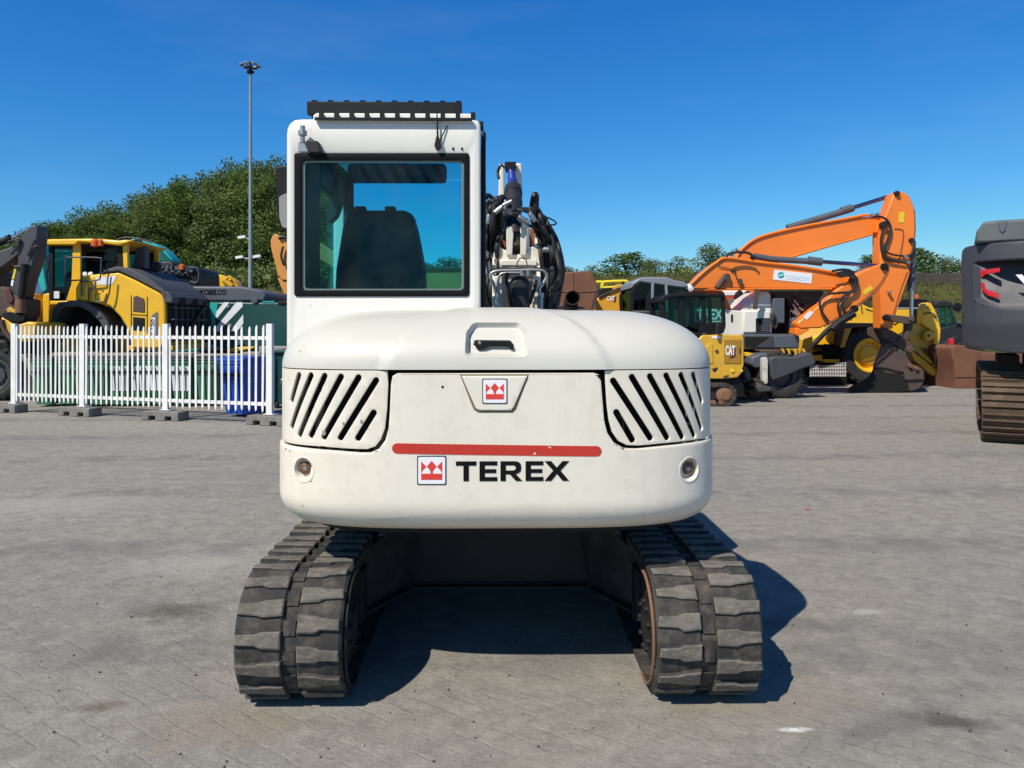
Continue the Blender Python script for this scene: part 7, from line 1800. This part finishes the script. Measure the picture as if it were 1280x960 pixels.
arm = prism('lift_arm', [(1136, 421), (1142, 404.5), (1154, 404), (1166, 411), (1172, 430), (1176, 437), (1179, 443), (1183.5, 452), (1183, 468), (1160, 452), (1140, 435)], YY - .1, .22, M_catyel, yl, 0.02)
prism('arm_beam', [(1139, 440), (1141, 434), (1144, 433), (1184, 467), (1184.5, 475), (1181, 477.5), (1162, 466.5), (1142, 449)], YY - .3, .2, M_catyel, yl, 0.02)
bm = bm_new(); add_tube(bm, [P(1142, 438.5, YY - .31), P(1183, 471.5, YY - .31)], .014, 6, smooth=False); finish('beam_seam', bm, M_ink, arm)
bm = bm_new()
for px, py in ((1148, 443), (1166, 454), (1178, 464), (1146, 441)): pin(bm, px, py, YY - .31, .03, .02)
finish('beam_bolts', bm, M_rustdark, arm)
prism('bell_crank', [(1153.5, 405), (1154, 386), (1156, 380), (1160, 378), (1164, 379), (1168, 386), (1173, 398), (1176, 412), (1175, 424), (1172, 434), (1167, 435.5), (1168, 424), (1168, 414), (1163, 412)], YY - .25, .3, M_yel, yl, 0.02, 0.03)
bm = bm_new(); pin(bm, 1160.5, 384, YY - .28, .04, .03); add_lathe(bm, [(.02, -.06), (.06, -.05), (.07, -.02), (.13, -.02), (.14, 0), (.14, .1), (.02, .1)], P(1161.5, 419.5, YY - .3), 'Y', 22); finish('crank_pin', bm, M_catyel, yl)
bm = bm_new(); add_tube(bm, [P(1155, 393, YY - .3), P(1160, 391, YY - .3), P(1166, 392, YY - .3), P(1171, 397, YY - .3)], .02, 6); pin(bm, 1161.5, 419.5, YY - .37, .03, .02); finish('crank_brown_trim', bm, M_rustdark, yl)  # brown arc and small pin end on the crank
prism('stop_plate', [(1181, 435), (1187, 433), (1189, 440), (1187, 452), (1184.5, 456), (1181, 446)], YY - .2, .3, M_catyel, yl, 0.02)
prism('worn_patch', [(1150, 434), (1160, 436), (1172, 440), (1178, 448), (1181, 458), (1170, 452), (1158, 443)], YY - .106, .01, M_rust, arm, 0.0)
cbl = prism('cab', [(1108, 384), (1142, 384), (1142, 400), (1108, 400)], YY + 1.2, 1.4, M_yel, yl, 0.03)
prism('cab_roof', [(1122, 380), (1126, 374.5), (1138, 373.5), (1158, 374.5), (1166, 380), (1166, 384), (1122, 384)], YY + 1.2, 1.5, M_black, cbl, 0.03)
bm = bm_new(); add_prism(bm, PX([(1137, 384.2), (1141, 384.2), (1141, 402), (1137, 402)], YY + 1.2), YY + 1.2, YY + 1.3); add_prism(bm, PX([(1153, 384.2), (1156, 384.2), (1156, 402), (1153, 402)], YY + 1.2), YY + 1.2, YY + 1.3); add_prism(bm, PX([(1122, 384.2), (1166, 384.2), (1166, 386.5), (1122, 386.5)], YY + 1.19), YY + 1.19, YY + 1.29); finish('cab_frame', bm, M_lightgrey, cbl, 0.01)
bm = bm_new(); add_prism(bm, PX([(1122, 384), (1166, 384), (1166, 410), (1122, 410)], YY + 1.24), YY + 1.24, YY + 1.25); finish('cab_window', bm, G_dark, cbl)
bm = bm_new(); qq = P(1146, 371, YY + 1.4); add_lathe(bm, [(.02, -.05), (.06, -.05), (.055, .05), (.02, .07)], qq, 'Z', 12); add_cyl(bm, qq - Vector((0, 0, .12)), qq - Vector((0, 0, .04)), .03, 8); finish('beacon', bm, M_beacon, cbl)
# grey wire crates in the shade under it
cr = thing('wire_crate', 'low white wire crate in the shade under the yellow loader', 'crate', (P(1034, 470, YY).x, YY, 0))
bm = bm_new(); x0, x1 = P(1011, 470, YY).x, P(1055, 470, YY).x
for i in range(22): x = x0 + (x1 - x0) * i / 21; add_box(bm, (x - .008, YY - .1, .22), (x + .008, YY - .085, .62 if i > 14 else .52))
for z in (.24, .34, .44, .52): add_box(bm, (x0, YY - .112, z), (x1, YY - .101, z + .015))
finish('wire_side', bm, M_fence, cr)
bm = bm_new(); add_box(bm, (x0 - .05, YY - .1, .001), (x1 + .05, YY + .6, .20)); finish('crate_base', bm, M_black, cr, 0.02)
# ---- tractor behind the loader
YTR = 23.5
tr = thing('dark_tractor', 'dark vehicle with a glazed cab and red bracket behind the yellow lift arm', 'tractor', (P(1182, 450, YTR).x, YTR, 0))
tb = prism('body', [(1172, 410), (1184, 408), (1200, 404), (1210, 407), (1210, 470), (1165, 470), (1165, 420)], YTR, 1.6, M_trim, tr, 0.05)
prism('cab_roof', [(1169, 380), (1170, 376.5), (1185, 376), (1191, 379), (1192, 384), (1169, 384)], YTR, 1.5, M_trim, tr, 0.04)
for dy in (0, 1.4):
    bm = bm_new(); add_prism(bm, PX([(1173, 384.2), (1176, 384.2), (1176.5, 412), (1173, 412)], YTR), YTR + dy, YTR + dy + .08); add_prism(bm, PX([(1188, 384.2), (1191, 384.2), (1198, 408), (1195, 410)], YTR), YTR + dy, YTR + dy + .08); add_prism(bm, PX([(1182, 384.2), (1183.5, 384.2), (1185, 410), (1183, 410)], YTR), YTR + dy, YTR + dy + .07); finish('cab_frame', bm, mat('dark_teal_frame', (.01, .05, .06), .4), tr, 0.01)
    bm = bm_new(); add_prism(bm, PX([(1174, 384), (1190, 384), (1197, 409), (1174, 411)], YTR), YTR + dy + .03, YTR + dy + .04); finish('cab_window', bm, G_mid, tr)
prism('red_bracket', [(1187.5, 437), (1188.5, 424), (1192.5, 422.5), (1193, 434), (1191, 438)], YY + .2, .15, mat('bright_red_paint', (.55, .02, .03), .4), tr, 0.01)
prism('dark_strut', [(1176, 437), (1180, 430), (1197, 419), (1201, 423), (1190, 438)], YY + .5, .2, M_trim, tr, 0.02)
bm = bm_new(); qq = P(1197, 384, YTR - .3); add_lathe(bm, [(.02, -.06), (.12, -.05), (.14, 0), (.12, .06), (.02, .07)], qq, 'Y', 16); finish('head_lamp', bm, M_black, tr)
for px in (1172, 1205): wheel(tr, (P(px, 460, YTR).x, YTR - .1, .55), .55, .4, M_trim)
# ---- rusty bucket beside the grey machine
r2 = thing('rusty_box_bucket', 'rust brown steel bucket standing on the ground beside the big grey excavator', 'bucket', (P(1220, 480, 19.4).x, 19.4, 0))
prism('bucket_shell', [(1189.5, 442), (1190, 434), (1196, 431), (1206, 431.5), (1210, 436), (1236, 440.5), (1256, 443), (1290, 443), (1290, 487), (1194, 486.5), (1193.5, 453)], 19.4, 1.6, M_rust, r2, 0.04)
bm = bm_new()
for px in (1222, 1253): add_obox(bm, P(px, 438, 19.38), P(px, 487, 19.38), .02, .03, (0, -1, 0))
add_obox(bm, P(1194, 471, 19.385), P(1290, 471, 19.385), .015, .02, (0, -1, 0)); finish('weld_ribs', bm, M_rust, r2, 0.005)

# ---- big dark grey excavator at the right edge
YV = 10.1
gv_ = thing('large_grey_excavator', 'large dark grey tracked excavator with red tail lights cut by the right edge', 'excavator', (P(1202.5, 380, YV).x, YV, 0))
W0 = P(1202.5, 380, YV).x; W1 = W0 + 2.75
zt_, zb_ = P(1240, 304, YV).z, P(1240, 436, YV).z
def gw(u, v, w):                   # tail wall: gently rounded in plan, leaning in at the foot
    f = (u - (W0 + W1) / 2) / ((W1 - W0) / 2)
    y = YV + .55 * abs(f) ** 5 + .10 * f * f
    h = max(0, (P(1240, 406, YV).z - v)) ; y += .35 * h
    return Vector((u, y - w, v))
zz = lambda py: P(1240, py, YV).z
KX = 0.85                          # the machine stands turned, its tail square to the line of sight
xx = lambda px: W0 + (P(px, 380, YV).x - W0) * KX
out = arc_round([(W0 + .02, zz(433)), (W0 + .55, zz(441)), (W1 - .55, zz(441)), (W1 - .02, zz(433)), (W1, zz(400)), (W1, zt_), (W0, zt_), (W0, zz(400))], .09, 4)
rc = [(xx(1217), zz(327)), (xx(1235), zz(338)), (xx(1450), zz(338)), (xx(1466), zz(327)), (xx(1466), zz(380)), (xx(1452), zz(385)), (xx(1231), zz(385)), (xx(1217), zz(376))]
rc = [(xx(1216), zz(326)), (xx(1480), zz(326)), (xx(1480), zz(377)), (xx(1445), zz(386)), (xx(1250), zz(386)), (xx(1233), zz(382)), (xx(1216), zz(373))]
rc_s = [(xx(1227), zz(334)), (xx(1470), zz(334)), (xx(1470), zz(374)), (xx(1442), zz(382)), (xx(1253), zz(382)), (xx(1237), zz(378)), (xx(1227), zz(371))]
bm = bend(flat_bm(out, [rc], 1.3, 0, (.06, .06), .02), gw); merge(bm, bend(loft_bm([(rc, 0.0), (rc_s, -.045)]), gw))
bmesh.ops.remove_doubles(bm, verts=bm.verts[:], dist=.0005)
tail2 = finish('counterweight', bm, M_grey, gv_, sharp=22)
for pts, nm in (([(1225.5, 336.5), (1250, 335.2), (1250, 340.5), (1232, 342.5), (1229, 345.5), (1226, 345.5)], 'tail_light'), ([(1226.5, 352.5), (1231, 352.5), (1233, 361), (1249, 367.3), (1249, 373.5), (1235, 369.5), (1228, 362.5)], 'tail_light')):
    bm = bend(flat_bm(arc_round([(xx(a), zz(b)) for a, b in pts], .015), (),   .03, -.034, (.06, .06), .006), gw); finish(nm, bm, M_redlens, tail2)
bm = text_loops_bm('VOLVO', xx(1268.5), zz(361.5), xx(1420), zz(344.5), bold=.03); bm = bend(thick(bm, .01, -.038), gw); finish('lettering', bm, M_emblem_white, tail2)
bm = bm_new(); add_prism(bm, arc_round([(xx(1219.5), zz(303)), (xx(1221), zz(288)), (xx(1230), zz(277)), (xx(1245), zz(276)), (W1 - .25, zz(276)), (W1 - .15, zz(288)), (W1 - .15, zz(303))], .05), YV + .18, YV + 2.0); eng = finish('engine_cover', bm, mat('green_grey_cover', (0.10, 0.11, 0.112), .5, dirt=.25, dirtcol=(.14, .13, .12)), gv_, 0.03)
bm = bm_new(); add_prism(bm, [(xx(1247), zz(277.5)), (xx(1259), zz(277.5)), (xx(1257), zz(289)), (xx(1253), zz(293)), (xx(1249), zz(289))], YV + .165, YV + .3); finish('cover_latch', bm, M_bluegrey, eng, .01)
bm = bm_new(); add_box(bm, (W0 + .1, YV + 1.35, zz(425)), (W1 - .1, YV + 4.0, zz(415))); add_box(bm, (W0 + .06, YV + 1.4, zz(414)), (W0 + .9, YV + 3.2, zz(318))); finish('upper_deck', bm, M_grey, gv_, .03)
bm = bm_new(); xc_ = W0 + 1.38
add_cyl(bm, (xc_, YV + 1.9, .75), (xc_, YV + 1.9, zz(430)), .60, 30); add_box(bm, (xc_ - .75, YV + .9, .35), (xc_ + .75, YV + 3.2, .80)); add_box(bm, (W0 + .42, YV + .7, .8), (W0 + .68, YV + 1.4, zz(444))); finish('chassis_frame', bm, M_void, gv_, .02)
def steel_track(parent, xc, w, y0, y1, zt):
    r = zt / 2; bm = bm_new(); n = 12
    pts = [(y0 + r - r * math.sin(math.pi * i / n), r - r * math.cos(math.pi * i / n)) for i in range(n + 1)] + [(y1 - r + r * math.sin(math.pi * i / n), r + r * math.cos(math.pi * i / n)) for i in range(n + 1)]
    loop = [Vector((0, y, z)) for y, z in pts]; loop.append(loop[0].copy())
    S = [0]
    for a, c in zip(loop, loop[1:]): S.append(S[-1] + (c - a).length)
    def at(t):
        t %= S[-1]
        for i in range(len(S) - 1):
            if t <= S[i + 1]: f = (t - S[i]) / max(S[i + 1] - S[i], 1e-6); return loop[i].lerp(loop[i + 1], f)
    pitch = .19; m = int(S[-1] / pitch); pitch = S[-1] / m
    for i in range(m):
        a, c = at(i * pitch), at((i + 1) * pitch - .012); d = (c - a).normalized(); nn = Vector((0, d.z, -d.y))
        if nn.dot((a + c) / 2 - Vector((0, (y0 + y1) / 2, r))) < 0: nn = -nn
        mid = (a + c) / 2
        add_obox(bm, Vector((xc - w / 2, mid.y, mid.z)), Vector((xc + w / 2, mid.y, mid.z)), (c - a).length, .022, tuple(nn))
        for f in (.04, .55):
            p = a + d * ((c - a).length * f + .012) + nn * .022; add_obox(bm, Vector((xc - w / 2 + .01, p.y, p.z)), Vector((xc + w / 2 - .01, p.y, p.z)), .022, .045, tuple(nn))
        for bx in (-.12, .12):
            for f in (.2, .55): p = a + d * ((c - a).length * f) + nn * .014; add_cyl(bm, Vector((xc + bx, p.y, p.z)), Vector((xc + bx, p.y, p.z)) + nn * .014, .016, 6)
    finish('steel_track', bm, mat('rusty_track_steel', (0.105, 0.068, 0.042), .7, metal=.3, dirt=.7, dirtcol=(.24, .16, .10), scale=5, bump=.2, var=.2), parent, .004)
    bm = bm_new(); add_box(bm, (xc - w * .3, y0 + .12, .12), (xc + w * .3, y1 - .12, zt - .14)); finish('track_frame', bm, M_void, parent, .05)
xl = W0 + .20
steel_track(gv_, xl + .34, .62, YV + .35, YV + 4.4, .95); steel_track(gv_, xl + 2.35, .62, YV + .35, YV + 4.4, .95)

gv_.rotation_euler = (0, 0, R(-31))

# ---- dark mesh fence far behind, between the machines
mf = thing('mesh_fence', 'thin dark wire mesh fence far behind the orange booms', 'fence', (P(900, 400, 34).x, 34, 0))
bm = bm_new()
x0, x1 = P(835, 360, 34).x, P(1115, 360, 34).x
zt2 = P(900, 351, 34).z
for i in range(120): x = x0 + (x1 - x0) * i / 119; add_box(bm, (x - .008, 34, .05), (x + .008, 34.01, zt2))
for z in (.2, 1.2, 2.2, zt2 - .06): add_box(bm, (x0, 34.012, z), (x1, 34.025, z + .03))
finish('wire_mesh', bm, M_black, mf)
for i in range(6):
    bm = bm_new(); x = x0 + (x1 - x0) * i / 5; add_box(bm, (x - .04, 34.03, 0), (x + .04, 34.11, zt2 + .1)); finish('post', bm, M_black, mf)

# ---- grit and bits on the paving
rng = np.random.default_rng(3); bm = bm_new()
for i in range(420):
    u, v = rng.uniform(-60, 1340), 500 + 470 * rng.random() ** 1.3
    g = G(u, v); r = rng.uniform(.002, .0055) * (1.8 if rng.random() < .06 else 1)
    vs = bmesh.ops.create_icosphere(bm, subdivisions=1, radius=r, matrix=Matrix.Translation((g.x, g.y, r * .5)))['verts']
    mi = int(rng.random() < .35)
    for q in vs: 
        q.co += Vector(rng.normal(0, r * .2, 3)); q.co.z = max(q.co.z, .001)
        for f in q.link_faces: f.material_index = mi
gs = finish('gravel', bm, [mat('dark_pebbles', (.07, .065, .06), .9), mat('pale_pebbles', (.34, .32, .29), .9)]); tag(gs, 'loose pebbles and grit scattered on the paving', 'gravel', None, 'stuff')
def scrap(px, py, w, d, m, label, seed, cat, name):
    g = G(px, py); rd = random.Random(seed); bm = bm_new(); n = 11
    ring = [(g.x + w * math.cos(2 * math.pi * i / n) * rd.uniform(.6, 1.1), g.y + d * math.sin(2 * math.pi * i / n) * rd.uniform(.6, 1.1)) for i in range(n)]
    add_poly_z(bm, ring, .003, .007); o = finish(name, bm, m); tag(o, label, cat); return o
scrap(1009, 637, .03, .02, M_beacon, 'small orange scrap lying on the paving to the right of the white excavator', 2, 'litter', 'plastic_scrap')
